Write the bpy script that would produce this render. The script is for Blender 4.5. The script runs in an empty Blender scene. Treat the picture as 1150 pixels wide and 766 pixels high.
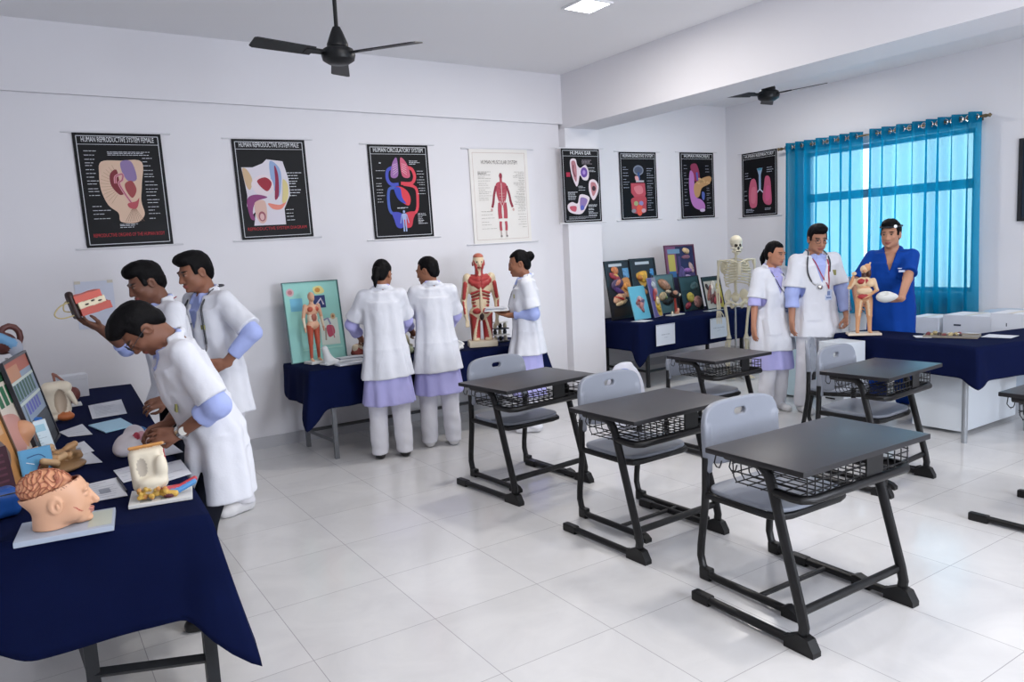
import bpy, bmesh, math, random
import numpy as np
from math import sin, cos, pi, radians as R, atan2, hypot
from mathutils import Vector, Matrix
random.seed(7)
S = bpy.context.scene
COL = S.collection
f4 = np.float32

# ------------------------------------------------------------------ colours / materials
def lin(c):
    if isinstance(c, str):
        c = [int(c[i:i+2], 16)/255 for i in (0, 2, 4)]
    return tuple((x/12.92 if x <= .04045 else ((x+.055)/1.055)**2.4) for x in c)
MATS = {}
def mat(name, color=None, rough=.5, metal=0., spec=.5, bump=0., bscale=200., vcol=False, noise=0., nscale=3., sheen=0., wrinkle=0.):
    if name in MATS: return MATS[name]
    m = bpy.data.materials.new(name); m.use_nodes = True
    nt = m.node_tree; b = nt.nodes['Principled BSDF']
    b.inputs['Roughness'].default_value = rough
    b.inputs['Metallic'].default_value = metal
    b.inputs['Specular IOR Level'].default_value = spec
    if sheen: b.inputs['Sheen Weight'].default_value = sheen
    if vcol:
        a = nt.nodes.new('ShaderNodeAttribute'); a.attribute_name = 'col'
        nt.links.new(a.outputs['Color'], b.inputs['Base Color'])
    else:
        c = lin(color)
        b.inputs['Base Color'].default_value = (*c, 1)
        if noise:
            tc = nt.nodes.new('ShaderNodeTexCoord'); n = nt.nodes.new('ShaderNodeTexNoise')
            n.inputs['Scale'].default_value = nscale; n.inputs['Detail'].default_value = 5
            nt.links.new(tc.outputs['Object'], n.inputs['Vector'])
            r = nt.nodes.new('ShaderNodeValToRGB')
            r.color_ramp.elements[0].position = .3; r.color_ramp.elements[1].position = .7
            r.color_ramp.elements[0].color = (*[x*(1-noise) for x in c], 1)
            r.color_ramp.elements[1].color = (*[min(1, x*(1+noise)) for x in c], 1)
            nt.links.new(n.outputs['Fac'], r.inputs['Fac']); nt.links.new(r.outputs['Color'], b.inputs['Base Color'])
    if bump:
        tc = nt.nodes.new('ShaderNodeTexCoord'); n = nt.nodes.new('ShaderNodeTexNoise')
        n.inputs['Scale'].default_value = bscale; n.inputs['Detail'].default_value = 3
        nt.links.new(tc.outputs['Object'], n.inputs['Vector'])
        bp = nt.nodes.new('ShaderNodeBump'); bp.inputs['Strength'].default_value = bump; bp.inputs['Distance'].default_value = .004
        nt.links.new(n.outputs['Fac'], bp.inputs['Height']); nt.links.new(bp.outputs['Normal'], b.inputs['Normal'])
    if wrinkle:                                   # soft drapery creases, longer than wide
        tc = nt.nodes.new('ShaderNodeTexCoord'); mp = nt.nodes.new('ShaderNodeMapping'); mp.inputs['Scale'].default_value = (1, 1, .5)
        n1 = nt.nodes.new('ShaderNodeTexNoise'); n1.inputs['Scale'].default_value = 8.5; n1.inputs['Detail'].default_value = 1.5; n1.inputs['Distortion'].default_value = .9; n1.inputs['Roughness'].default_value = .4
        nt.links.new(tc.outputs['Object'], mp.inputs['Vector']); nt.links.new(mp.outputs['Vector'], n1.inputs['Vector'])
        b1 = nt.nodes.new('ShaderNodeBump'); b1.inputs['Strength'].default_value = wrinkle; b1.inputs['Distance'].default_value = .03
        nt.links.new(n1.outputs['Fac'], b1.inputs['Height'])
        if bump: nt.links.new(b1.outputs['Normal'], bp.inputs['Normal'])
        else: nt.links.new(b1.outputs['Normal'], b.inputs['Normal'])
    MATS[name] = m
    return m

# ------------------------------------------------------------------ objects
def obj(name, me, m=None, parent=None, loc=(0, 0, 0), rot=(0, 0, 0)):
    o = bpy.data.objects.new(name, me); COL.objects.link(o)
    if me is not None and m is not None and len(me.materials) == 0:
        for x in (m if isinstance(m, (list, tuple)) else [m]): me.materials.append(x)
    o.location = loc; o.rotation_euler = rot
    if parent is not None: o.parent = parent
    return o
def tag(o, label=None, cat=None, group=None, kind=None):
    if label: o['label'] = label
    if cat: o['category'] = cat
    if group: o['group'] = group
    if kind: o['kind'] = kind
    return o
def thing(name, label, cat, loc=(0, 0, 0), rz=0., group=None):
    return tag(obj(name, None, None, None, loc, (0, 0, rz)), label, cat, group)
def struct(name, me, m, **k):
    return tag(obj(name, me, m, **k), kind='structure')
def dup(root, loc, rz, label, group=None):
    r = root.copy(); COL.objects.link(r); r.location = loc; r.rotation_euler = (0, 0, rz); r['label'] = label
    if group: r['group'] = group
    for ch in list(root.children):
        c = ch.copy(); COL.objects.link(c); c.parent = r
        for g in list(ch.children):
            d = g.copy(); COL.objects.link(d); d.parent = c
    return r

class MB:
    """collects simple shapes, builds one mesh"""
    def __init__(s): s.v = []; s.f = []; s.c = []; s.cc = None
    def col(s, c): s.cc = lin(c) if isinstance(c, str) else c; return s
    def add(s, vs, fs):
        n = len(s.v); s.v += [tuple(v) for v in vs]; s.f += [tuple(i+n for i in f) for f in fs]
        s.c += [s.cc or (1, 1, 1)]*len(vs); return s
    def box(s, c, d, M=None, bev=0.):
        bm = bmesh.new(); bmesh.ops.create_cube(bm, size=1)
        for v in bm.verts: v.co = Vector((v.co.x*d[0], v.co.y*d[1], v.co.z*d[2]))
        if bev: bmesh.ops.bevel(bm, geom=list(bm.edges), offset=bev, segments=2, profile=.7, affect='EDGES')
        M = M or Matrix(); C = Vector(c)
        bm.verts.index_update()
        s.add([M @ v.co + C for v in bm.verts], [[v.index for v in f.verts] for f in bm.faces]); bm.free(); return s
    def bx(s, lo, hi, bev=0.):
        return s.box([(a+b)/2 for a, b in zip(lo, hi)], [abs(b-a) for a, b in zip(lo, hi)], None, bev)
    def tube(s, pts, r, n=10, closed=False, cap=True, flat=1.):
        pts = [Vector(p) for p in pts]; k = len(pts)
        rs = r if isinstance(r, (list, tuple)) else [r]*k
        vs = []; up = None
        for i, p in enumerate(pts):
            if closed: t = pts[(i+1) % k]-pts[i-1]
            else: t = pts[min(i+1, k-1)]-pts[max(i-1, 0)]
            t = t.normalized() if t.length > 1e-9 else Vector((0, 0, 1))
            if up is None:
                up = Vector((0, 0, 1)) if abs(t.z) < .9 else Vector((1, 0, 0))
            a = t.cross(up)
            if a.length < 1e-4: a = t.orthogonal()
            a.normalize(); b = a.cross(t).normalized(); up = b
            for j in range(n):
                w = 2*pi*j/n
                vs.append(p+a*cos(w)*rs[i]+b*sin(w)*rs[i]*flat)
        fs = []
        for i in range(k if closed else k-1):
            i2 = (i+1) % k
            for j in range(n):
                fs.append((i*n+j, i*n+(j+1) % n, i2*n+(j+1) % n, i2*n+j))
        if cap and not closed:
            fs.append(tuple(reversed(range(n)))); fs.append(tuple((k-1)*n+j for j in range(n)))
        return s.add(vs, fs)
    def lathe(s, prof, c=(0, 0, 0), n=24, M=None):
        vs = []; C = Vector(c)
        for r, z in prof:
            for j in range(n):
                v = Vector((r*cos(2*pi*j/n), r*sin(2*pi*j/n), z))
                vs.append((M @ v if M else v)+C)
        fs = []
        for i in range(len(prof)-1):
            for j in range(n): fs.append((i*n+j, i*n+(j+1) % n, (i+1)*n+(j+1) % n, (i+1)*n+j))
        fs.append(tuple(reversed(range(n)))); fs.append(tuple((len(prof)-1)*n+j for j in range(n)))
        return s.add(vs, fs)
    def prism(s, poly, z0, z1):
        n = len(poly)
        vs = [(x, y, z0) for x, y in poly]+[(x, y, z1) for x, y in poly]
        fs = [tuple(reversed(range(n))), tuple(range(n, 2*n))]+[(i, (i+1) % n, n+(i+1) % n, n+i) for i in range(n)]
        return s.add(vs, fs)
    def mesh(s, name, smooth=False):
        me = bpy.data.meshes.new(name); me.from_pydata(s.v, [], s.f); me.validate()
        if s.cc:
            a = me.color_attributes.new('col', 'FLOAT_COLOR', 'POINT')
            a.data.foreach_set('color', np.array([(*c, 1) for c in s.c], f4).ravel())
        me.update()
        if smooth:
            me.polygons.foreach_set('use_smooth', [True]*len(me.polygons))
            try: me.set_sharp_from_angle(angle=R(40))
            except Exception: pass
        return me
    def build(s, name, m, parent=None, smooth=False, **k):
        return obj(name, s.mesh(name, smooth), m, parent, **k)

# ------------------------------------------------------------------ signed distance modelling (surface nets)
class G:
    def __init__(s, lo, hi, h):
        s.lo = np.floor(np.array(lo, float)/h)*h; s.h = h
        s.n = np.ceil((np.array(hi)-s.lo)/h).astype(int)+2
        s.f = np.full(s.n, .5, f4); s.c = np.zeros(s.n, np.uint8)
    def sl(s, lo, hi, pad):
        a = np.floor((np.array(lo)-pad-s.lo)/s.h).astype(int); b = np.ceil((np.array(hi)+pad-s.lo)/s.h).astype(int)+1
        a = np.clip(a, 0, s.n); b = np.clip(b, 0, s.n)
        if np.any(b <= a): return None
        P = [(s.lo[i]+s.h*np.arange(a[i], b[i])).astype(f4) for i in range(3)]
        return (slice(a[0], b[0]), slice(a[1], b[1]), slice(a[2], b[2])), np.meshgrid(*P, indexing='ij', sparse=True)
    def put(s, prim, k=0., c=0, op='u'):
        fn, lo, hi = prim
        q = s.sl(lo, hi, k+2.5*s.h)
        if q is None: return s
        sl, (X, Y, Z) = q
        d = fn(X, Y, Z).astype(f4); f = s.f[sl]
        if op == 'u':
            s.c[sl] = np.where(d < f, c, s.c[sl])
            if k > 0:
                h = np.clip(.5+.5*(f-d)/k, 0, 1); s.f[sl] = f*(1-h)+d*h-k*h*(1-h)
            else: s.f[sl] = np.minimum(f, d)
        elif op == 's':
            if k > 0:
                h = np.clip(.5-.5*(f+d)/k, 0, 1); s.f[sl] = f*(1-h)-d*h+k*h*(1-h)
            else: s.f[sl] = np.maximum(f, -d)
            if c: s.c[sl] = np.where(-d > f-s.h, c, s.c[sl])
        elif op == 'p':                       # paint only
            s.c[sl] = np.where(d < 0, c, s.c[sl])
        elif op == 'i':
            s.f[sl] = np.maximum(f, d)
        return s
    def cut(s, fn):                            # keep only fn<0 everywhere
        P = [(s.lo[i]+s.h*np.arange(s.n[i])).astype(f4) for i in range(3)]
        X, Y, Z = np.meshgrid(*P, indexing='ij', sparse=True)
        s.f = np.maximum(s.f, fn(X, Y, Z).astype(f4)); return s
    def warp(s, fn):
        P = [(s.lo[i]+s.h*np.arange(s.n[i])).astype(f4) for i in range(3)]
        X, Y, Z = np.meshgrid(*P, indexing='ij', sparse=True)
        s.f = s.f+fn(X, Y, Z).astype(f4); return s
    def front(s, x, z, sign=1):
        """largest (sign=1) or smallest y on the surface at local x, z"""
        i = int(round((x-s.lo[0])/s.h)); k = int(round((z-s.lo[2])/s.h))
        i = min(max(i, 0), s.n[0]-1); k = min(max(k, 0), s.n[2]-1)
        w = np.where(s.f[i, :, k] < 0)[0]
        if len(w) == 0: return None
        return s.lo[1]+s.h*(w[-1] if sign > 0 else w[0])+.5*s.h*sign
    def raw(s):
        f = s.f
        f[0] = f[-1] = .5; f[:, 0] = f[:, -1] = .5; f[:, :, 0] = f[:, :, -1] = .5
        f[np.abs(f) < 1e-6] = 1e-6
        ins = f < 0
        sl = lambda d, n: slice(d, n-1+d)
        n = s.n
        cnt = np.zeros(n-1, np.int8)
        for d in np.ndindex(2, 2, 2): cnt += ins[sl(d[0], n[0]), sl(d[1], n[1]), sl(d[2], n[2])]
        act = np.argwhere((cnt > 0) & (cnt < 8))
        idx = np.full(n-1, -1, np.int32); idx[act[:, 0], act[:, 1], act[:, 2]] = np.arange(len(act))
        acc = np.zeros((len(act), 3)); num = np.zeros(len(act))
        cs = list(np.ndindex(2, 2, 2))
        val = {d: f[act[:, 0]+d[0], act[:, 1]+d[1], act[:, 2]+d[2]] for d in cs}
        for d in cs:
            for ax in range(3):
                if d[ax]: continue
                e = list(d); e[ax] = 1; e = tuple(e)
                a, b = val[d], val[e]; x = (a < 0) != (b < 0)
                t = np.where(x, a/np.where(x, a-b, 1), 0)
                p = np.array(d, float)[None].repeat(len(act), 0); p[:, ax] += t
                acc[x] += p[x]; num[x] += 1
        loc = acc/num[:, None]
        v = s.lo+(act+loc)*s.h
        near = np.clip(act+np.round(loc).astype(int), 0, n-1)
        colr = s.c[near[:, 0], near[:, 1], near[:, 2]]
        Q = []
        for ax in range(3):
            b, c = (ax+1) % 3, (ax+2) % 3
            A = [slice(None)]*3; B = [slice(None)]*3
            A[ax] = slice(0, -1); B[ax] = slice(1, None)
            for o in (b, c): A[o] = slice(1, -1); B[o] = slice(1, -1)
            fa, fb = ins[tuple(A)], ins[tuple(B)]
            w = np.argwhere(fa != fb); up = fa[w[:, 0], w[:, 1], w[:, 2]]
            w = w.copy(); w[:, b] += 1; w[:, c] += 1
            def cell(db, dc):
                q = w.copy(); q[:, b] -= db; q[:, c] -= dc
                return idx[q[:, 0], q[:, 1], q[:, 2]]
            q = np.stack([cell(1, 1), cell(0, 1), cell(0, 0), cell(1, 0)], 1)
            q[~up] = q[~up][:, ::-1]; Q.append(q)
        return v, np.concatenate(Q), colr
    def mesh(s, name, pal=None, paint=None, relax=1):
        v, q, c = s.raw()
        for _ in range(relax):                 # one light Laplacian pass
            acc = np.zeros_like(v); num = np.zeros(len(v))
            for i in range(4):
                a, b = q[:, i], q[:, (i+1) % 4]
                np.add.at(acc, a, v[b]); np.add.at(num, a, 1)
            ok = num > 0
            v[ok] = .5*v[ok]+.5*acc[ok]/num[ok, None]
        me = bpy.data.meshes.new(name)
        me.vertices.add(len(v)); me.vertices.foreach_set('co', v.astype(f4).ravel())
        me.loops.add(q.size); me.loops.foreach_set('vertex_index', q.astype(np.int32).ravel())
        me.polygons.add(len(q)); me.polygons.foreach_set('loop_start', np.arange(0, q.size, 4, dtype=np.int32))
        me.update(calc_edges=True)
        me.polygons.foreach_set('use_smooth', np.ones(len(q), bool))
        if pal is not None or paint is not None:
            P = np.array([lin(x) for x in (pal or ['ffffff'])], f4)
            cc = np.ones((len(v), 4), f4); cc[:, :3] = P[np.minimum(c, len(P)-1)]
            if paint: paint(v, cc)
            a = me.color_attributes.new('col', 'FLOAT_COLOR', 'POINT'); a.data.foreach_set('color', cc.ravel())
        me.update()
        return me

def V(*a): return np.array(a, float)
def rc(a, b, ra, rb=None, flat=None):
    """round cone a->b; flat=(axis, scale) squeezes along an axis"""
    a = V(*a); b = V(*b); rb = ra if rb is None else rb; ba = b-a; L = max(float(ba @ ba), 1e-12); m = max(ra, rb)
    def fn(X, Y, Z):
        px, py, pz = X-a[0], Y-a[1], Z-a[2]
        t = np.clip((px*ba[0]+py*ba[1]+pz*ba[2])/L, 0, 1)
        qx, qy, qz = px-t*ba[0], py-t*ba[1], pz-t*ba[2]
        d2 = qx*qx+qy*qy+qz*qz
        if flat is not None:
            n = V(*flat[0]); n = n/np.linalg.norm(n); k = qx*n[0]+qy*n[1]+qz*n[2]
            d2 = d2-k*k+(k/flat[1])**2
            return (np.sqrt(np.maximum(d2, 0))-(ra+(rb-ra)*t))*min(1, flat[1])
        return np.sqrt(d2)-(ra+(rb-ra)*t)
    return fn, np.minimum(a, b)-m, np.maximum(a, b)+m
def el(c, r, M=None):
    c = V(*c); r = V(*r); m = r.max() if M is not None else r
    def fn(X, Y, Z):
        p = [X-c[0], Y-c[1], Z-c[2]]
        if M is not None: p = [M[0][i]*p[0]+M[1][i]*p[1]+M[2][i]*p[2] for i in range(3)]
        k0 = np.sqrt((p[0]/r[0])**2+(p[1]/r[1])**2+(p[2]/r[2])**2)
        k1 = np.sqrt((p[0]/r[0]**2)**2+(p[1]/r[1]**2)**2+(p[2]/r[2]**2)**2)
        return k0*(k0-1)/np.maximum(k1, 1e-6)
    return fn, c-m, c+m
def bxp(c, hf, r=0., M=None):
    c = V(*c); hf = V(*hf); m = np.linalg.norm(hf)+r if M is not None else hf+r
    def fn(X, Y, Z):
        p = [X-c[0], Y-c[1], Z-c[2]]
        if M is not None: p = [M[0][i]*p[0]+M[1][i]*p[1]+M[2][i]*p[2] for i in range(3)]
        q = [np.abs(p[i])-hf[i]+r for i in range(3)]
        o = np.sqrt(np.maximum(q[0], 0)**2+np.maximum(q[1], 0)**2+np.maximum(q[2], 0)**2)
        return o+np.minimum(np.maximum(np.maximum(q[0], q[1]), q[2]), 0)-r
    return fn, c-m, c+m
def loft(sec, ux=(1, 0, 0), uy=(0, 1, 0), fold=None, flat_ends=True, frames=None):
    """sections (cx,cy,cz,rx,ry); fold=(amp0, amp1, n, phase) wavy folds growing along the loft"""
    P = [V(*q[:3]) for q in sec]; ux = V(*ux); uy = V(*uy)
    m = max(max(q[3], q[4]) for q in sec)+.03
    N = len(sec)-1
    def fn(X, Y, Z):
        best = None
        for i in range(N):
            a, b = P[i], P[i+1]; ba = b-a; L = float(ba @ ba); ln = L**.5
            px, py, pz = X-a[0], Y-a[1], Z-a[2]
            tr = (px*ba[0]+py*ba[1]+pz*ba[2])/L
            t = np.clip(tr, 0, 1)
            qx, qy, qz = px-t*ba[0], py-t*ba[1], pz-t*ba[2]
            rx = sec[i][3]+(sec[i+1][3]-sec[i][3])*t; ry = sec[i][4]+(sec[i+1][4]-sec[i][4])*t
            if frames:
                fa, fb = frames[i], frames[i+1]
                u = (1-t)*(qx*fa[0][0]+qy*fa[0][1]+qz*fa[0][2])+t*(qx*fb[0][0]+qy*fb[0][1]+qz*fb[0][2])
                v = (1-t)*(qx*fa[1][0]+qy*fa[1][1]+qz*fa[1][2])+t*(qx*fb[1][0]+qy*fb[1][1]+qz*fb[1][2])
            else:
                u = qx*ux[0]+qy*ux[1]+qz*ux[2]; v = qx*uy[0]+qy*uy[1]+qz*uy[2]
            ax = np.maximum(np.maximum(-tr, tr-1), 0)*ln
            mn = np.minimum(rx, ry)
            k0 = np.sqrt((u/rx)**2+(v/ry)**2)
            k1 = np.sqrt((u/rx**2)**2+(v/ry**2)**2)
            d = k0*(k0-1)/np.maximum(k1, 1e-4)
            d = np.where(k0 < .2, -mn*(1-k0), d)
            if fold:
                th = np.arctan2(v/ry, u/rx); g = (i+t)/N
                d = d-(fold[0]+(fold[1]-fold[0])*g)*(np.sin(fold[2]*th+fold[3]+g)+.5*np.sin((fold[2]+4)*th+fold[3]*2.3+g*3))
            lo_s, hi_s = (.004 if i == 0 else .03), (.004 if i == N-1 else .03)
            d = np.maximum(np.maximum(d, -tr*ln-lo_s), (tr-1)*ln-hi_s)
            best = d if best is None else np.minimum(best, d)
        return best
    return fn, np.min(P, 0)-m, np.max(P, 0)+m
def rotm(rx=0, ry=0, rz=0):
    return np.array(Matrix.Rotation(rz, 3, 'Z') @ Matrix.Rotation(ry, 3, 'Y') @ Matrix.Rotation(rx, 3, 'X'))
def noise3(X, Y, Z, s, seed=0.):
    a = np.sin(X*s+1.3*np.sin(Y*s*.7+seed))+np.sin(Y*s*1.1+1.7*np.sin(Z*s*.8+2+seed))+np.sin(Z*s*.9+1.5*np.sin(X*s*.9+4+seed))
    return a/3
def smooth_pts(pts, n=4):
    pts = [V(*p) for p in pts]; out = []
    for i in range(len(pts)-1):
        a, b = pts[i], pts[i+1]; p0 = pts[max(i-1, 0)]; p3 = pts[min(i+2, len(pts)-1)]
        for j in range(n):
            t = j/n; out.append(tuple(.5*((2*a)+(b-p0)*t+(2*p0-5*a+4*b-p3)*t*t+(3*a-3*b+p3-p0)*t**3)))
    out.append(tuple(pts[-1])); return out

# ------------------------------------------------------------------ camera
YAW, PIT, ROL, FPX, CAMZ = 0.57576394, 0.11984755, -0.04958907, 845.6018, 1.6071
_f = Vector((sin(YAW)*cos(PIT), cos(YAW)*cos(PIT), -sin(PIT)))
_r = Vector((cos(YAW), -sin(YAW), 0)); _u = _r.cross(_f)
_r2 = cos(ROL)*_r+sin(ROL)*_u; _u2 = -sin(ROL)*_r+cos(ROL)*_u
cam = bpy.data.cameras.new('camera'); co = bpy.data.objects.new('camera', cam); COL.objects.link(co)
co.matrix_world = Matrix(((_r2.x, _u2.x, -_f.x, 0), (_r2.y, _u2.y, -_f.y, 0), (_r2.z, _u2.z, -_f.z, CAMZ), (0, 0, 0, 1)))
cam.sensor_width = 36; cam.lens = 36*FPX/1150; cam.clip_start = .05
S.camera = co

# ------------------------------------------------------------------ shell
YB, YA, XR, XL, YF, ZC = 6.59, 7.30, 8.45, -1.6, -2.2, 3.42
wall_m = mat('white_wall_paint', 'dfdee2', .55, spec=.25, noise=.015, nscale=1.2, bump=.05, bscale=60)
ceil_m = mat('ceiling_paint', 'ebebed', .8, spec=.1)
trim_m = mat('grey_skirting_tile', 'b4b4b8', .3)
white_m = mat('white_enamel', 'e8e8ea', .35)

def floor_mat():
    m = bpy.data.materials.new('polished_floor_tile'); m.use_nodes = True
    nt = m.node_tree; N = nt.nodes; L = nt.links; b = N['Principled BSDF']
    tc = N.new('ShaderNodeTexCoord')
    mp = N.new('ShaderNodeMapping'); mp.inputs['Location'].default_value = (-1.392, -3.435, 0)
    L.new(tc.outputs['Object'], mp.inputs['Vector'])
    br = N.new('ShaderNodeTexBrick'); br.offset = 0; br.squash = 1
    br.inputs['Scale'].default_value = 1; br.inputs['Brick Width'].default_value = .552; br.inputs['Row Height'].default_value = .552
    br.inputs['Mortar Size'].default_value = .0018; br.inputs['Mortar Smooth'].default_value = .3
    br.inputs['Color1'].default_value = (*lin('dbdad9'), 1); br.inputs['Color2'].default_value = (*lin('d5d4d3'), 1)
    br.inputs['Mortar'].default_value = (*lin('a3a1a3'), 1)
    L.new(mp.outputs['Vector'], br.inputs['Vector'])
    n = N.new('ShaderNodeTexNoise'); n.inputs['Scale'].default_value = 2.2; n.inputs['Detail'].default_value = 8; n.inputs['Roughness'].default_value = .62; n.inputs['Distortion'].default_value = 1.2
    L.new(tc.outputs['Object'], n.inputs['Vector'])
    rp = N.new('ShaderNodeValToRGB'); rp.color_ramp.elements[0].position = .35; rp.color_ramp.elements[1].position = .7
    rp.color_ramp.elements[0].color = (.9, .9, .91, 1); rp.color_ramp.elements[1].color = (1, 1, 1, 1)
    L.new(n.outputs['Fac'], rp.inputs['Fac'])
    mx = N.new('ShaderNodeMix'); mx.data_type = 'RGBA'; mx.blend_type = 'MULTIPLY'; mx.inputs['Factor'].default_value = 1
    L.new(br.outputs['Color'], mx.inputs[6]); L.new(rp.outputs['Color'], mx.inputs[7])
    L.new(mx.outputs[2], b.inputs['Base Color'])
    b.inputs['Roughness'].default_value = .16; b.inputs['Specular IOR Level'].default_value = .5
    return m
MB().bx((XL, YF, -.1), (XR, YA, 0)).build('floor', floor_mat())
o = bpy.data.objects['floor']; tag(o, kind='structure')
struct('ceiling', MB().bx((XL, YF, ZC), (XR, YA, ZC+.1)).mesh('ceiling'), ceil_m)
struct('wall_back', MB().bx((XL-.15, YB, 0), (5.0, YB+.2, ZC)).mesh('wall_back'), wall_m)
struct('trim_1', MB().bx((XL, YB-.035, 2.912), (5.03, YB, ZC)).mesh('trim_1'), wall_m)         # shallow band along the top of the wall
struct('pillar', MB().bx((5.0, YB-.11, 0), (5.46, YA, 2.86)).mesh('pillar'), wall_m)
struct('beam', MB().bx((5.03, YF, 2.86), (5.45, YA, ZC)).mesh('beam'), wall_m)
struct('wall_alcove', MB().bx((5.0, YA, 0), (XR+.2, YA+.2, ZC)).mesh('wall_alcove'), wall_m)
WY0, WY1, WZ0, WZ1 = 4.02, 6.06, .92, 2.64
w = MB()
w.bx((XR, YF, 0), (XR+.2, WY0, ZC)).bx((XR, WY1, 0), (XR+.2, YA, ZC)).bx((XR, WY0, 0), (XR+.2, WY1, WZ0)).bx((XR, WY0, WZ1), (XR+.2, WY1, ZC))
struct('wall_right', w.mesh('wall_right'), wall_m)
def win_wall(name, axis, at, th, a0, a1, holes, z0, z1):
    """wall along an axis with rectangular window holes"""
    w = MB(); e = sorted(holes); cur = a0
    def seg(p, q, za, zb):
        if axis == 'y': w.bx((min(at, at+th), p, za), (max(at, at+th), q, zb))
        else: w.bx((p, min(at, at+th), za), (q, max(at, at+th), zb))
    for p, q in e:
        seg(cur, p, 0, ZC); seg(p, q, 0, z0); seg(p, q, z1, ZC); cur = q
    seg(cur, a1, 0, ZC); return struct(name, w.mesh(name), wall_m)
win_wall('wall_left', 'y', XL, -.2, YF-.2, YB+.2, [], .95, 2.6)
win_wall('wall_front', 'x', YF, -.2, XL, XR+.2, [(2.3, 4.5), (6.0, 8.0)], .95, 2.6)
struct('baseboard_back', MB().bx((XL, YB-.012, 0), (5.0, YB, .1)).bx((4.988, YB-.122, 0), (5.46, YB-.11, .1)).mesh('baseboard_back'), trim_m)
struct('baseboard_alcove', MB().bx((5.46, YA-.012, 0), (XR, YA, .1)).mesh('baseboard_alcove'), trim_m)
struct('baseboard_right', MB().bx((XR-.012, YF, 0), (XR, YA, .1)).mesh('baseboard_right'), trim_m)

# window behind the curtains
glass = bpy.data.materials.new('window_glass'); glass.use_nodes = True
nt = glass.node_tree; b = nt.nodes['Principled BSDF']; tr = nt.nodes.new('ShaderNodeBsdfTransparent'); mx = nt.nodes.new('ShaderNodeMixShader')
b.inputs['Roughness'].default_value = .03; tr.inputs['Color'].default_value = (.95, .97, .98, 1)
mx.inputs['Fac'].default_value = .08
nt.links.new(tr.outputs[0], mx.inputs[1]); nt.links.new(b.outputs[0], mx.inputs[2]); nt.links.new(mx.outputs[0], nt.nodes['Material Output'].inputs['Surface'])
alu = mat('window_frame_grey', '8a8f98', .4)
def window(name, axis, at, a0, a1, z0, z1, transom, mull):
    w = MB()
    def bar(p, q, za, zb, t=.03):
        if axis == 'y': w.bx((at-t, p, za), (at+t, q, zb))
        else: w.bx((p, at-t, za), (q, at+t, zb))
    bar(a0, a0+.05, z0, z1); bar(a1-.05, a1, z0, z1); bar(a0, a1, z0, z0+.05); bar(a0, a1, z1-.05, z1)
    bar(a0, a1, transom-.05, transom+.05)
    for q in mull: bar(q-.035, q+.035, z0, z1)
    f = struct(name, w.mesh(name), alu)
    g = MB()
    if axis == 'y': g.bx((at-.004, a0+.04, z0+.04), (at+.004, a1-.04, z1-.04))
    else: g.bx((a0+.04, at-.004, z0+.04), (a1-.04, at+.004, z1-.04))
    g.build('pane', glass, f)
    return f
window('window_1', 'y', XR+.1, WY0, WY1, WZ0, WZ1, 2.07, [])
window('window_2', 'x', YF-.1, 2.3, 4.5, .95, 2.6, 2.05, [3.4])
window('window_3', 'x', YF-.1, 6.0, 8.0, .95, 2.6, 2.05, [7.0])

# ------------------------------------------------------------------ curtains
def curtain_mat():
    m = bpy.data.materials.new('turquoise_curtain'); m.use_nodes = True
    nt = m.node_tree; N = nt.nodes; L = nt.links; N.remove(N['Principled BSDF']); out = N['Material Output']
    d = N.new('ShaderNodeBsdfDiffuse'); t = N.new('ShaderNodeBsdfTranslucent'); p = N.new('ShaderNodeBsdfTransparent')
    d.inputs['Color'].default_value = (.004, .22, .40, 1); t.inputs['Color'].default_value = (.010, .36, .55, 1); p.inputs['Color'].default_value = (.50, .86, .93, 1)
    a = N.new('ShaderNodeMixShader'); a.inputs['Fac'].default_value = .45
    c = N.new('ShaderNodeMixShader'); lw = N.new('ShaderNodeLayerWeight'); lw.inputs['Blend'].default_value = .35
    mr = N.new('ShaderNodeMapRange'); mr.inputs['From Min'].default_value = .05; mr.inputs['From Max'].default_value = .75; mr.inputs['To Min'].default_value = .40; mr.inputs['To Max'].default_value = .03
    L.new(lw.outputs['Facing'], mr.inputs['Value']); L.new(mr.outputs['Result'], c.inputs['Fac'])
    L.new(d.outputs[0], a.inputs[1]); L.new(t.outputs[0], a.inputs[2]); L.new(a.outputs[0], c.inputs[1]); L.new(p.outputs[0], c.inputs[2])
    L.new(c.outputs[0], out.inputs['Surface']); return m
cur_m = curtain_mat()
steel = mat('brushed_steel', 'c8c8c6', .25, metal=1)
rod_m = mat('dark_brass_rod', '7a6a50', .35, metal=.8)
XC = 8.34
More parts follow.
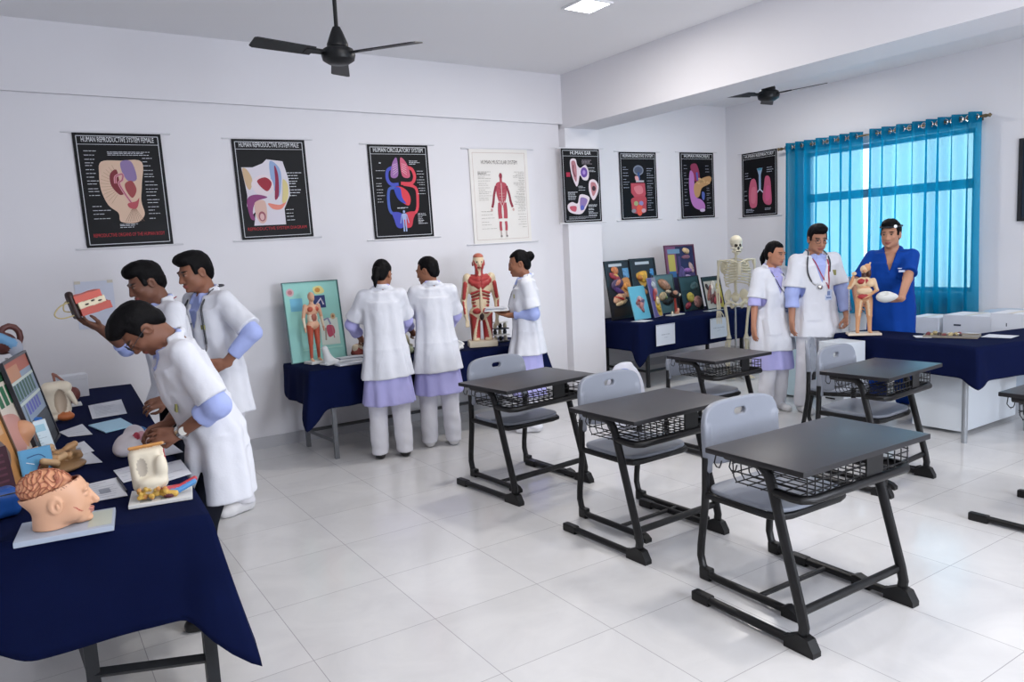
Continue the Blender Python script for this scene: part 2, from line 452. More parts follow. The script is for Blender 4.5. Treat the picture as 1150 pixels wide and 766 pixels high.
def curtain(y0, y1, npl, label, ph):
    t = thing('curtain', label, 'curtain', (XC, (y0+y1)/2, .66), 0, 'turquoise window curtains')
    nz, ny = 40, npl*14
    me = bpy.data.meshes.new('cloth'); vs = []; fs = []
    H = 2.115
    rng = random.Random(int(ph*10)); jit = [rng.uniform(-.25, .25) for _ in range(npl*2+2)]
    for k in range(nz+1):
        z = H*k/nz; q = k/nz
        for j in range(ny+1):
            u = j/ny; w = u*npl*2*pi
            i = int(u*npl*2); am = .066*(1+jit[i]*(1-q)*1.6)*(1.0+.25*(1-q))
            spread = 1+.035*(1-q)**2
            y = ((u-.5)*(y1-y0))*spread+.012*sin(w*2+ph)*(1-q)+.03*sin(u*9+ph*3)*sin(u*pi)
            x = am*sin(w+ph)+.012*sin(w*.37+3*q+ph)*(1-q)
            top = .018*cos(w+ph) if k == nz else 0
            vs.append((x, y, z+top*0))
    for k in range(nz):
        for j in range(ny):
            a = k*(ny+1)+j; fs.append((a, a+1, a+ny+2, a+ny+1))
    me.from_pydata(vs, [], fs); me.polygons.foreach_set('use_smooth', [True]*len(fs)); me.update()
    c = obj('drape', me, cur_m, t)
    # hem band doubled at the top
    hb = MB(); vv = []
    for k in (0, 1):
        for j in range(ny+1):
            x, y, z = vs[nz*(ny+1)+j]; vv.append((x-.004, y, z-(.0 if k else .11)))
    hb.add(vv, [(j, j+1, ny+2+j, ny+1+j) for j in range(ny)])
    hb.build('header_band', cur_m, t, smooth=True)
    for i in range(npl*2):
        w = (i+.5)*pi; u = (w-ph)/(npl*2*pi)
        if not 0.01 < u < .99: continue
        # rings sit where the cloth crosses the rod
        w0 = i*pi-ph; u = (w0/(npl*2*pi)) % 1.0
        y = (u-.5)*(y1-y0)
        sgn = 1 if i % 2 else -1
        rg = MB(); pts = [(-.012+.03*cos(a)*.2, y+.026*cos(a), H-.055+.026*sin(a)) for a in np.linspace(0, 2*pi, 17)[:-1]]
        rg.tube(pts, .007, 6, closed=True); rg.build('eyelet', steel, t, smooth=True)
    return t
curtain(5.215, 6.24, 7, 'narrower turquoise curtain panel on the left, beside the lung chart', .6)
curtain(3.93, 5.15, 8, 'wider turquoise curtain panel behind the person in blue scrubs', 2.1)
t = thing('curtain_rod', 'thin brass curtain rod with round finials above the turquoise curtains', 'curtain rod', (XC, 5.1, 2.72))
MB().tube([(0, -1.2, 0), (0, 1.18, 0)], .011, 10).build('rod', rod_m, t, smooth=True)
for s_, yy in ((-1, -1.2), (1, 1.18)):
    MB().lathe([(0.001, 0), (.016, .01), (.02, .03), (.012, .05), (.022, .07), (.001, .09)], (0, yy, 0), 14, Matrix.Rotation(-s_*pi/2, 4, 'X')).build('finial', rod_m, t, smooth=True)
    MB().tube([(0, yy-s_*.06, 0), (XR-XC, yy-s_*.06, 0)], .009, 8).bx((XR-XC-.01, yy-s_*.06-.02, -.03), (XR-XC, yy-s_*.06+.02, .03)).build('bracket', rod_m, t)

# ------------------------------------------------------------------ ceiling fans, lamps
fan_m = mat('dark_fan_enamel', '101215', .4, spec=.3)
fan_blade = mat('fan_blade_dark', '0d0f13', .5)
def fan(x, y, zh, ang, label):
    t = thing('ceiling_fan', label, 'ceiling fan', (x, y, ZC), 0, 'black ceiling fans')
    d = zh-ZC
    MB().lathe([(.001, 0), (.06, -.001), (.055, -.04), (.02, -.07), (.001, -.07)]).build('canopy', fan_m, t, smooth=True)
    MB().tube([(0, 0, -.03), (0, 0, d+.10)], .012, 10).build('rod', fan_m, t, smooth=True)
    MB().lathe([(.001, d+.16), (.022, d+.158), (.035, d+.13), (.062, d+.06), (.062, d+.045), (.001, d+.045)]).build('cup', fan_m, t, smooth=True)
    MB().lathe([(.001, d+.05), (.05, d+.05), (.088, d+.03), (.10, d+.0), (.092, d-.03), (.06, d-.05), (.001, d-.055)]).build('motor', fan_m, t, smooth=True)
    for k in range(3):
        a = ang+k*2*pi/3
        M = Matrix.Rotation(a, 4, 'Z') @ Matrix.Rotation(R(11), 4, 'X')
        poly = [(.16, -.055), (.50, -.060), (.52, -.045), (.525, .05), (.51, .060), (.16, .045)]
        b = MB(); n = len(poly)
        vs = [M @ Vector((px, py, zz)) + Vector((0, 0, d+.005)) for zz in (-.003, .003) for px, py in poly]
        b.add(vs, [tuple(reversed(range(n))), tuple(range(n, 2*n))]+[(i, (i+1) % n, n+(i+1) % n, n+i) for i in range(n)])
        bl = b.build('blade', fan_blade, t)
        arm = MB(); vs = [M @ Vector(p)+Vector((0, 0, d+.005)) for p in ((.08, -.02, -.006), (.21, -.03, -.006), (.21, .025, -.006), (.08, .02, -.006), (.08, -.02, .006), (.21, -.03, .006), (.21, .025, .006), (.08, .02, .006))]
        arm.add(vs, [(3, 2, 1, 0), (4, 5, 6, 7), (0, 1, 5, 4), (1, 2, 6, 5), (2, 3, 7, 6), (3, 0, 4, 7)]); arm.build('blade_arm', fan_m, bl)
    return t
FAN1 = fan(1.72, 4.37, 2.795, R(68), 'black ceiling fan on a long rod hanging in front of the left wall')
FAN2 = fan(5.93, 4.62, 2.90, R(40), 'black ceiling fan beyond the beam, near the turquoise curtains')

def emis(name, col, s):
    m = bpy.data.materials.new(name); m.use_nodes = True
    b = m.node_tree.nodes['Principled BSDF']; b.inputs['Base Color'].default_value = (.8, .8, .8, 1)
    b.inputs['Emission Color'].default_value = (*lin(col), 1); b.inputs['Emission Strength'].default_value = s; return m
led_m = emis('led_diffuser', 'f4f8ff', 9)
def area(name, loc, rot, sx, sy, power, col):
    l = bpy.data.lights.new(name, 'AREA'); l.shape = 'RECTANGLE'; l.size = sx; l.size_y = sy; l.energy = power; l.color = lin(col)
    o = bpy.data.objects.new(name, l); COL.objects.link(o); o.location = loc; o.rotation_euler = rot; return o
def lamp(x, y, label, pw, group=None):
    t = thing('ceiling_light', label, 'ceiling light', (x, y, ZC), 0, group)
    f = MB(); q = .14
    for lo, hi in (((-q, -q), (q, -q+.018)), ((-q, q-.018), (q, q)), ((-q, -q+.018), (-q+.018, q-.018)), ((q-.018, -q+.018), (q, q-.018))):
        f.bx((*lo, -.016), (*hi, -.001))
    f.build('frame', white_m, t)
    MB().bx((-q+.018, -q+.018, -.012), (q-.018, q-.018, -.003)).build('diffuser', led_m, t)
    area('ceiling_lamp', (x, y, ZC-.02), (0, 0, 0), .24, .24, pw, 'fff9f2')
LP = 54
lamp(3.82, 4.61, 'square lit ceiling panel light set in the ceiling left of the beam', LP*.6)
OUT = 'added square ceiling panel light out of view'
for x, y, k in ((1.7, 2.6, .35), (3.0, 1.2, .55), (1.1, .2, .3), (7.0, 5.6, .55), (7.0, 2.6, .25)):  # extra panels added out of view to brighten the room
    lamp(x, y, OUT, LP*k, 'added ceiling panel lights out of view')

# area lamps added outside the unseen front windows to light the room
DAY = 1.0
for x, k in ((3.4, 1.5), (7.0, .16)):
    area('added_front_light', (x, YF-.25, 1.8), (R(90), 0, 0), 2.1, 1.6, 185*k*DAY, 'f4f5ff')
area('daylight_right', (XR+.3, 5.04, 1.8), (0, R(90), 0), 1.7, 2.0, 35*DAY, 'd8ecff')
w = bpy.data.worlds.new('sky'); S.world = w; w.use_nodes = True
bg = w.node_tree.nodes['Background']; bg.inputs['Color'].default_value = (.90, .95, 1, 1); bg.inputs['Strength'].default_value = 2.5
# ------------------------------------------------------------------ school desks and chairs
blk = mat('black_powder_coat', '0b0b0d', .42, spec=.4, noise=.25, nscale=14)
top_m = mat('dark_grey_laminate', '29282d', .36, spec=.45, noise=.05, nscale=9)
edge_m = mat('desk_edge_band', '161519', .45)
seat_m = mat('grey_moulded_plastic', '858a95', .4, spec=.4)
wire_m = mat('black_wire', '0e0e10', .4)
def arc(c, r, a0, a1, n=6):
    return [(c[0]+r*cos(a), c[1]+r*sin(a)) for a in np.linspace(a0, a1, n)]
def foot_cap(x, yf, yb, h=.075):
    prof = [(yf, 0), (yb, 0), (yb, .042), (yf+.07, h), (yf+.025, h-.012), (yf, .02)]
    m = MB(); n = len(prof)
    vs = [(x-.021, y, z) for y, z in prof]+[(x+.021, y, z) for y, z in prof]
    m.add(vs, [tuple(range(n)), tuple(reversed(range(n, 2*n)))]+[(i, n+i, n+(i+1) % n, (i+1) % n) for i in range(n)])
    return m
def make_desk(label):
    t = thing('school_desk', label, 'desk', (0, 0, 0), 0, 'black school desks')
    MB().bx((-.36, -.24, .726), (.36, .24, .75), .006).build('desktop', [top_m, edge_m], t, smooth=True)
    me = t.children[0].data
    for p in me.polygons: p.material_index = 0 if p.normal.z > .5 else 1
    for s in (-1, 1):
        x = s*.288
        yz = [(.20, .712), (.03, .712)]+arc((.03, .652), .06, pi/2, pi, 5)[1:]
        yz = [(.20, .712), (.06, .712), (.02, .704), (-.012, .68), (-.03, .64), (-.165, .16), (-.178, .10), (-.172, .06), (-.145, .034), (-.10, .025)]
        l = MB().tube([(x, y, z) for y, z in yz], .0178, 10, flat=1.25).build('leg', blk, t, smooth=True)
        b = MB().tube([(x, -.10, .025), (x, .385, .025)], .0178, 10).build('floor_bar', blk, t, smooth=True)
        foot_cap(x, -.235, -.10).build('front_foot_cap', blk, b)
        MB().bx((x-.019, .30, 0), (x+.019, .40, .044), .008).build('rear_foot_cap', blk, b)
    MB().tube([(-.288, -.155, .15), (.288, -.155, .15)], .0178, 10).build('crossbar', blk, t, smooth=True)
    lp = [(-.288, -.04, .612), (-.30, -.13, .612), (-.295, -.175, .612), (-.265, -.20, .612), (.265, -.20, .612), (.295, -.175, .612), (.30, -.13, .612), (.288, -.04, .612)]
    MB().tube(lp, .0165, 10, flat=1.1).build('basket_rail', blk, t, smooth=True)
    MB().bx((.03, -.197, .605), (.125, -.190, .73)).build('bracket_plate', blk, t)
    w = MB()
    for i in range(15):
        x = -.285+.57*i/14
        w.tube([(x, .17, .70), (x, .165, .625), (x, .15, .605), (x, -.16, .605), (x, -.19, .63), (x, -.19, .70)], .0028, 5, cap=False)
    for y in (-.12, -.05, .02, .09, .15): w.tube([(-.29, y, .603), (.29, y, .603)], .003, 5)
    for z in (.64, .68): w.tube([(-.29, .168, z), (.29, .168, z)], .003, 5).tube([(-.29, -.19, z), (.29, -.19, z)], .003, 5)
    for s in (-1, 1):
        w.tube([(s*.29, .17, .69), (s*.29, -.19, .69)], .003, 5).tube([(s*.29, .17, .65), (s*.29, -.19, .65)], .003, 5)
    w.build('wire_basket', wire_m, t)
    for yy in (.20, .12):
        MB().tube([(-.34, yy, .725), (-.35, yy, .69), (-.35, yy-.012, .675), (-.35, yy-.028, .675), (-.35, yy-.035, .69), (-.345, yy-.035, .705)], .0028, 6).build('bag_hook', wire_m, t)
    return t

def chair_shells():
    g = G((-.27, .10, .50), (.27, .30, .88), .005)
    P = [(lo+hi)/2 for lo, hi in ((0, 0), (0, 0))]
    def plate(X, Y, Z):
        yc = .205+.07*(Z-.62)-.25*X*X
        n = 4.; zc, hz, hx = .70, .145, .225
        r = (np.abs(X/hx)**n+np.abs((Z-zc)/hz)**n)**(1/n)
        d = (r-1)*.14
        return np.sqrt(np.maximum(d, 0)**2+np.maximum(np.abs(Y-yc)-.010, 0)**2)+np.minimum(np.maximum(d, np.abs(Y-yc)-.010), 0)-.006
    g.put((plate, V(-.25, .12, .53), V(.25, .28, .87)), 0)
    for s in (-1, 1): g.put(rc((s*.214, .195, .54), (s*.214, .2, .74), .021), .01)
    g.put(rc((-.026, .10, .79), (.026, .30, .79), .0001), 0, op='s')
    def hole(X, Y, Z):
        x = np.abs(X)-.02; z = Z-.785
        return (np.sqrt(np.maximum(x, 0)**2+(z*1.0)**2)-.016)
    g.put((hole, V(-.06, .1, .75), V(.06, .3, .82)), .004, op='s')
    back = g.mesh('backrest')
    g = G((-.26, -.25, .40), (.26, .25, .49), .0055)
    def seat(X, Y, Z):
        n = 5.; r = (np.abs(X/.222)**n+np.abs(Y/.215)**n)**(1/n)
        d = (r-1)*.2
        zc = .443-.012*np.exp(-((X/.14)**2+((Y-.02)/.14)**2))-.05*np.maximum(-Y-.14, 0)
        return np.sqrt(np.maximum(d, 0)**2+np.maximum(np.abs(Z-zc)-.006, 0)**2)+np.minimum(np.maximum(d, np.abs(Z-zc)-.006), 0)-.006
    g.put((seat, V(-.24, -.23, .41), V(.24, .23, .47)), 0)
    return back, g.mesh('seat')
def make_chair(label):
    t = thing('school_chair', label, 'chair', (0, 0, 0), 0, 'grey plastic school chairs')
    back, seat = chair_shells()
    obj('backrest', back, seat_m, t); obj('seat', seat, seat_m, t)
    for s in (-1, 1):
        x = s*.225
        yz = [(.195, .60), (.20, .43), (.205, .36), (.235, .16), (.238, .11), (.225, .06), (.195, .033), (.15, .025), (-.28, .025)]
        l = MB().tube([(x, y, z) for y, z in yz], .0165, 10, flat=1.15).build('leg', blk, t, smooth=True)
        MB().bx((x-.018, .17, 0), (x+.018, .235, .06), .01).build('rear_foot_cap', blk, l)
        foot_cap(x, -.33, -.24, .05).build('front_foot_cap', blk, l)
    fr = MB()
    rail = [(-.225, .20, .418), (-.222, -.15, .415), (-.20, -.20, .414), (-.15, -.215, .414), (.15, -.215, .414), (.20, -.20, .414), (.222, -.15, .415), (.225, .20, .418)]
    fr.tube(rail, .014, 8, flat=1.25); fr.tube([(-.22, .05, .416), (.22, .05, .416)], .011, 8)
    fr.build('seat_frame', blk, t, smooth=True)
    MB().tube([(-.225, -.10, .027), (.225, -.10, .027)], .012, 8).build('stretcher', blk, t, smooth=True)
    return t
DESKS = [
    # x, y, rot, sx, sy, desk label, chair dx, dy, rot, chair label
    (2.745, 1.90, -1, 1.17, 1.0, 'largest black desk, nearest the camera on the right', .105, .30, -1, 'grey plastic chair pushed under the nearest desk'),
    (2.80, 2.955, 2, 1.05, 1.04, 'black desk in the middle of the left column, behind the nearest desk', .13, .29, 2, 'grey chair at the middle desk, a white and lilac bag behind it'),
    (2.80, 4.14, 6, 1.09, 1.08, 'black desk at the back of the left column, closest to the women in white', .07, .28, 4, 'grey chair at the desk closest to the women with their backs turned'),
    (4.555, 2.70, 4, .97, .92, 'black desk in front of the navy bench with the white panel', .105, .18, 3, 'grey chair at the desk in front of the white panelled bench'),
    (4.40, 3.90, 0, .87, 1.0, 'small black desk in front of the table of leaning anatomy boards', .05, .2, 0, 'chair tucked fully under the desk before the leaning anatomy boards'),
    (4.57, 1.62, 0, 1.0, 1.0, 'black desk cut off by the right edge of the photo', None, 0, 0, ''),
]
desk0 = make_desk(DESKS[0][5]); chair0 = make_chair(DESKS[0][9])
for i, (x, y, a, sx, sy, lab, cdx, cdy, ca, clab) in enumerate(DESKS):
    d = desk0 if i == 0 else dup(desk0, (0, 0, 0), 0, lab)
    d.location = (x, y, 0); d.rotation_euler = (0, 0, R(a)); d.scale = (sx, sy, 1)
    if cdx is None: continue
    c = chair0 if i == 0 else dup(chair0, (0, 0, 0), 0, clab)
    c.location = (x+cdx, y+cdy, 0); c.rotation_euler = (0, 0, R(ca)); c.scale = (min(1.1, sx), 1, 1)
    if i == 4:                                  # low-backed chair that slides in under the desk top
        for ch in c.children:
            if ch.name.startswith('backrest'): ch.scale = (1, 1, .56); ch.location = (0, 0, .235)
c = dup(chair0, (5.35, 3.53, 0), R(30), 'grey chair turned sideways between the student with a stethoscope and the navy bench'); c.scale = (1, 1, .93)
# ------------------------------------------------------------------ tables under navy cloths
navy = mat('navy_cotton_cloth', '0e1638', .9, spec=.05, bump=.25, bscale=500, noise=.08, nscale=6)
steel_leg = mat('grey_steel_tube', '6b6d70', .4, metal=.6)
dark_leg = mat('dark_steel_tube', '2b2d30', .45, metal=.4)
ply = mat('plywood_top', '8a7a62', .6)
lab_white = mat('white_laminate_panel', 'd4dae0', .4)
def cloth(name, label, poly, z, drops, tips, flare=.10, fold=.010, nfold=9, group='navy tablecloths', seed=1, edges_n=60, tip_out=.06, gw=.06):
    """navy cloth over a convex top; drops per edge, tips = extra drop at each corner"""
    rng = random.Random(seed); n = len(poly); en = lambda q, e: q[e] if isinstance(q, tuple) else q
    P = [Vector((*p, 0)) for p in poly]; cen = sum(P, Vector())/n
    nrm = []
    for i in range(n):
        e = P[(i+1) % n]-P[i]; nrm.append(Vector((e.y, -e.x, 0)).normalized())
    ring = []                                     # (point, outward, drop, edge coordinate)
    s_acc = 0
    for i in range(n):
        a, b = P[i], P[(i+1) % n]; L = (b-a).length; m = max(8, int(L*edges_n))
        n0 = (nrm[i-1]+nrm[i]).normalized(); n1 = (nrm[i]+nrm[(i+1) % n]).normalized()
        for k in range(m):
            u = k/m; p = a.lerp(b, u)
            ca = math.exp(-(u*L/gw)**2); cb = math.exp(-((1-u)*L/gw)**2)
            d0 = drops[i]; d = d0[0]*(1-u)+d0[1]*u if isinstance(d0, tuple) else d0
            dj = .5*(en(drops[i], 0)+en(drops[i-1], 1)); dk = .5*(en(drops[i], 1)+en(drops[(i+1) % n], 0))
            dr = d*(1-ca-cb)+(dj+tips[i])*ca+(dk+tips[(i+1) % n])*cb
            ou = (nrm[i]*(1-ca-cb)+n0*ca+n1*cb).normalized()
            ex = tip_out*(ca*bool(tips[i])+cb*bool(tips[(i+1) % n]))
            ring.append((p, ou, dr, s_acc+u*L, ex)); 
        s_acc += L
    M = len(ring); rows = 14
    vs = []; fs = []
    ins = [Vector((*(p-ou*.02).xy, z)) for p, ou, *_ in ring]
    for v in ins: vs.append(v)
    ph = [rng.uniform(0, 6) for _ in range(4)]
    for j in range(rows+1):
        t = j/rows
        for (p, ou, dr, s, ex) in ring:
            if j == 0: off, dz = .004, .002
            else: off, dz = .012, .010+dr*t
            wv = fold*t**.7*(sin(s*nfold*2+ph[0])+.6*sin(s*nfold*4.3+ph[1])+.4*sin(s*nfold*1.1+ph[2]))
            v = p+ou*(off+flare*.35*t*t*dr+ex*t+wv+.012*t)
            vs.append(Vector((v.x, v.y, z-dz)))
    for j in range(rows+1):
        for i in range(M):
            i2 = (i+1) % M; a = j*M+i; b = j*M+i2
            fs.append((a, a+M, b+M, b))
    c0 = len(vs); fs.append(tuple(range(M)))
    me = bpy.data.meshes.new('tablecloth'); me.from_pydata([tuple(v) for v in vs], [], fs)
    me.polygons.foreach_set('use_smooth', [True]*(len(fs)-1)+[False]); me.update()
    bm = bmesh.new(); bm.from_mesh(me); bmesh.ops.recalc_face_normals(bm, faces=bm.faces); bm.to_mesh(me); bm.free()
    o = obj(name, me, navy); sm = o.modifiers.new('thickness', 'SOLIDIFY'); sm.thickness = .002; sm.offset = -1
    return tag(o, label, 'tablecloth', group)
def table(label, poly, ztop, legm, legs, rail=None, rr=.016, group=None, round_leg=False):
    c = Vector((sum(p[0] for p in poly)/len(poly), sum(p[1] for p in poly)/len(poly), 0))
    t = thing('trestle_table', label, 'table', c, 0, group)
    MB().prism([(p[0]-c.x, p[1]-c.y) for p in poly], ztop-.025, ztop).build('tabletop', ply, t)
    for (x, y) in legs:
        m = MB()
        if round_leg: m.tube([(x-c.x, y-c.y, 0), (x-c.x, y-c.y, ztop-.025)], rr, 12)
        else: m.bx((x-c.x-rr, y-c.y-rr, 0), (x-c.x+rr, y-c.y+rr, ztop-.025))
        m.build('leg', legm, t, smooth=round_leg)
    for a, b, z in rail or []:
        MB().tube([(a[0]-c.x, a[1]-c.y, z), (b[0]-c.x, b[1]-c.y, z)], rr*.9, 4).build('rail', legm, t)
    return t
ZT = .735; ZCL = .742
# front-left table
fp = [(-.16, 2.93), (.475, 2.735), (.64, 6.35), (-.02, 6.38)]
table('long table with dark steel legs under the cloth at the left', [(-.135, 2.97), (.455, 2.785), (.615, 6.32), (0, 6.35)], ZT, dark_leg,
      [(.08, 3.02), (.455, 2.86), (.0, 4.6), (.52, 4.55), (.03, 6.2), (.57, 6.2)],
      [((.08, 3.02), (.455, 2.86), .16), ((.08, 3.02), (.0, 4.6), .16), ((.03, 6.2), (.57, 6.2), .16)], .022, 'tables under navy cloths')
cloth('tablecloth', 'navy cloth over the long table at the left with its corner hanging down', fp, ZCL, [(.41, .325), .33, .3, .3], [0, .20, .10, 0], nfold=5, fold=.005, seed=3, tip_out=.13, gw=.055)
# centre table
cp = [(1.84, 5.76), (4.08, 5.76), (4.08, 6.44), (1.84, 6.44)]
table('steel legged table against the white wall, below the poster of a red muscle figure', [(1.87, 5.79), (4.05, 5.79), (4.05, 6.41), (1.87, 6.41)], ZT, steel_leg,
      [(2.02, 5.80), (1.97, 6.36), (3.95, 5.80), (3.95, 6.36)],
      [((2.02, 5.80), (1.97, 6.36), .14), ((3.95, 5.80), (3.95, 6.36), .14), ((1.97, 6.36), (3.95, 6.36), .14)], .017, 'tables under navy cloths')
cloth('tablecloth', 'navy cloth on the table against the white wall behind the three women', cp, ZCL, [.30, .30, .12, .27], [.16, .12, 0, 0], nfold=8, fold=.009, seed=5, tip_out=.10)
# alcove table
sp = [(5.62, 6.10), (7.72, 6.25), (7.66, 6.98), (5.66, 6.94)]
table('table in the alcove carrying the leaning anatomy boards', [(5.65, 6.13), (7.69, 6.28), (7.63, 6.95), (5.69, 6.91)], ZT, dark_leg,
      [(5.80, 6.17), (5.78, 6.84), (7.55, 6.32), (7.52, 6.86)],
      [((5.80, 6.17), (5.78, 6.84), .18), ((5.80, 6.17), (7.55, 6.32), .18)], .017, 'tables under navy cloths')
cloth('tablecloth', 'navy cloth in the alcove with two printed sheets pinned to its front', sp, ZCL, [.34, .3, .12, .3], [.14, .12, 0, 0], nfold=6, fold=.006, seed=8, flare=.05)
# bench at the right: two tables in an L
table('bench table with round grey legs in front of the person in blue scrubs', [(5.80, 2.74), (6.26, 2.70), (6.32, 3.88), (6.0, 3.94)], ZT, mat('pale_steel_tube', '9da1a6', .3, metal=.5),
      [(5.83, 2.80), (6.02, 3.88), (6.24, 3.84)], [((5.83, 2.80), (6.02, 3.88), .68)], .021, 'tables under navy cloths', round_leg=True)
b2 = [(6.37, 2.55), (7.9, 2.35), (7.95, 2.95), (6.37, 3.12)]
table('end table running off the right edge of the photo under the navy bench cloth', [(6.30, 2.62), (7.87, 2.39), (7.92, 2.72), (6.30, 3.05)], ZT, MATS['pale_steel_tube'],
      [(6.50, 2.66), (7.7, 2.5), (7.75, 2.68)], [((6.50, 2.66), (7.7, 2.5), .42)], .021, 'tables under navy cloths', round_leg=True)
cloth('tablecloth', 'navy cloth draped over the bench at the right, beside the blue scrubs', [(5.77, 2.70), (7.9, 2.33), (7.95, 2.75), (6.34, 3.09), (6.35, 3.91), (5.98, 3.97)], ZCL, [.245, .2, .03, .03, .03, .23], [.055, 0, 0, 0, 0, 0], nfold=4, fold=.005, seed=11, flare=.05)
t = thing('base_cabinet', 'white panelled cabinet standing under the navy bench cloth', 'cabinet', (6.42, 3.10, 0))
MB().bx((-.40, -.20, .03), (.46, .20, .70), .004).build('body', lab_white, t)
MB().bx((-.36, -.203, .08), (.42, -.2, .66)).build('front_panel', lab_white, t)
MB().lathe([(.001, 0), (.006, .001), (.006, .004), (.001, .005)], (.36, -.203, .1), 8, Matrix.Rotation(pi/2, 4, 'X')).build('screw', dark_leg, t)
t = thing('drawer_unit', 'white drawer unit standing against the left end of the navy bench', 'drawer unit', (5.74, 3.74, 0), R(-6))
MB().bx((-.14, -.12, .03), (.12, .13, .715), .004).build('body', lab_white, t)
for k in range(3):
    d = MB().bx((-.146, -.11, .06+k*.215), (-.141, .12, .26+k*.215)).build('drawer', lab_white, t)
    MB().bx((-.155, -.04, .24+k*.215), (-.146, .05, .25+k*.215)).build('handle', dark_leg, d)
# cartons behind the bench
card = mat('white_cardboard', 'd9dce2', .6, noise=.02, nscale=4)
ink = mat('printed_ink', '3a4152', .7)
tape = mat('packing_tape', 'c9c3b4', .3)
def carton(x, y, sx, sy, z0, h, rz, label, marks):
    t = thing('carton', label, 'box', (x, y, z0), rz, 'white cartons behind the bench')
    MB().bx((-sx, -sy, 0), (sx, sy, h), .006).build('box_body', card, t)
    MB().bx((-sx-.001, -.025, h), (sx+.001, .025, h+.001)).build('tape_strip', tape, t)
    for (y0, y1, za, zb) in marks: MB().bx((-sx-.0015, y0, za), (-sx, y1, zb)).build('printed_mark', ink, t)
    return t
lowb = thing('low_bench', 'low white bench carrying the row of cartons', 'bench', (7.35, 3.4, 0))
MB().bx((-.2, -.75, .40), (.25, .72, .43)).build('top', white_m, lowb)
for s1 in (-.17, .22):
    for s2 in (-.7, .68): MB().bx((s1-.015, s2-.015, 0), (s1+.015, s2+.015, .40)).build('leg', dark_leg, lowb)
Rz = R(0)
carton(7.38, 3.86, .16, .135, .432, .345, R(2), 'white carton on the low bench, nearest the person in blue scrubs', [(.08, .095, .24, .27)])
carton(7.37, 3.455, .17, .215, .432, .38, R(-2), 'middle white carton with a dark printed word, behind the specimen tray', [(.05, .115, .28, .295), (-.10, -.06, .18, .19)])
carton(7.36, 3.10, .17, .155, .432, .415, R(0), 'rightmost white carton with printed symbols, at the photo edge', [(.02, .028, .30, .33), (-.12, .03, .25, .258), (-.02, .03, .17, .172), (-.02, -.018, .10, .172), (.028, .03, .10, .172), (-.02, .03, .10, .102)])
t = thing('plastic_tub', 'pale grey tub with rounded lid beside the curtain, behind the white cartons', 'tub', (7.9, 3.42, 0))
MB().lathe([(.001, .0), (.17, .0), (.21, .74), (.001, .74)], (0, 0, 0), 28).build('tub_body', mat('pale_blue_plastic', 'aebccc', .4), t, smooth=True)
MB().lathe([(.001, .74), (.225, .74), (.225, .77), (.19, .80), (.10, .815), (.001, .82)], (0, 0, 0), 28).build('lid', MATS['pale_blue_plastic'], t, smooth=True)
# small cabinet behind the two students
t = thing('small_cabinet', 'small pale cabinet standing on the floor behind the two students by the curtain', 'cabinet', (6.62, 4.78, 0), R(4))
pc = mat('cyan_lit_white_cabinet', 'c4dbe2', .35)  # white cabinet, the curtain's cyan light put into its colour
MB().bx((-.24, -.22, .02), (.24, .22, .80), .01).build('body', pc, t)
MB().bx((-.23, -.228, .05), (.23, -.221, .56), .003).build('lower_door', pc, t)
MB().bx((-.23, -.228, .575), (.23, -.221, .78), .003).build('upper_door', pc, t)
# bag behind the middle desk's chair
t = thing('cloth_bag', 'white and lilac rounded bag behind the chair of the middle desk', 'bag', (4.36, 4.93, 0), R(-50)); t.scale = (1, 1, 1.07)
g = G((-.25, -.16, -.02), (.25, .16, .62), .008)
g.put(el((0, 0, .28), (.17, .10, .27))).put(bxp((0, 0, .10), (.15, .09, .095), .04), .05).put(rc((-.07, 0, .5), (.05, 0, .53), .02), .02)
g.cut(lambda X, Y, Z: .002-Z+0*X+0*Y)
obj('bag_body', g.mesh('bag_body'), mat('white_nylon', 'd9dbe6', .6), t)
g = G((-.2, -.2, .2), (.2, .0, .6), .008); g.put(el((.01, -.075, .40), (.10, .04, .11)))
obj('front_pocket', g.mesh('front_pocket'), mat('lilac_nylon', '6f7fc4', .6), t)
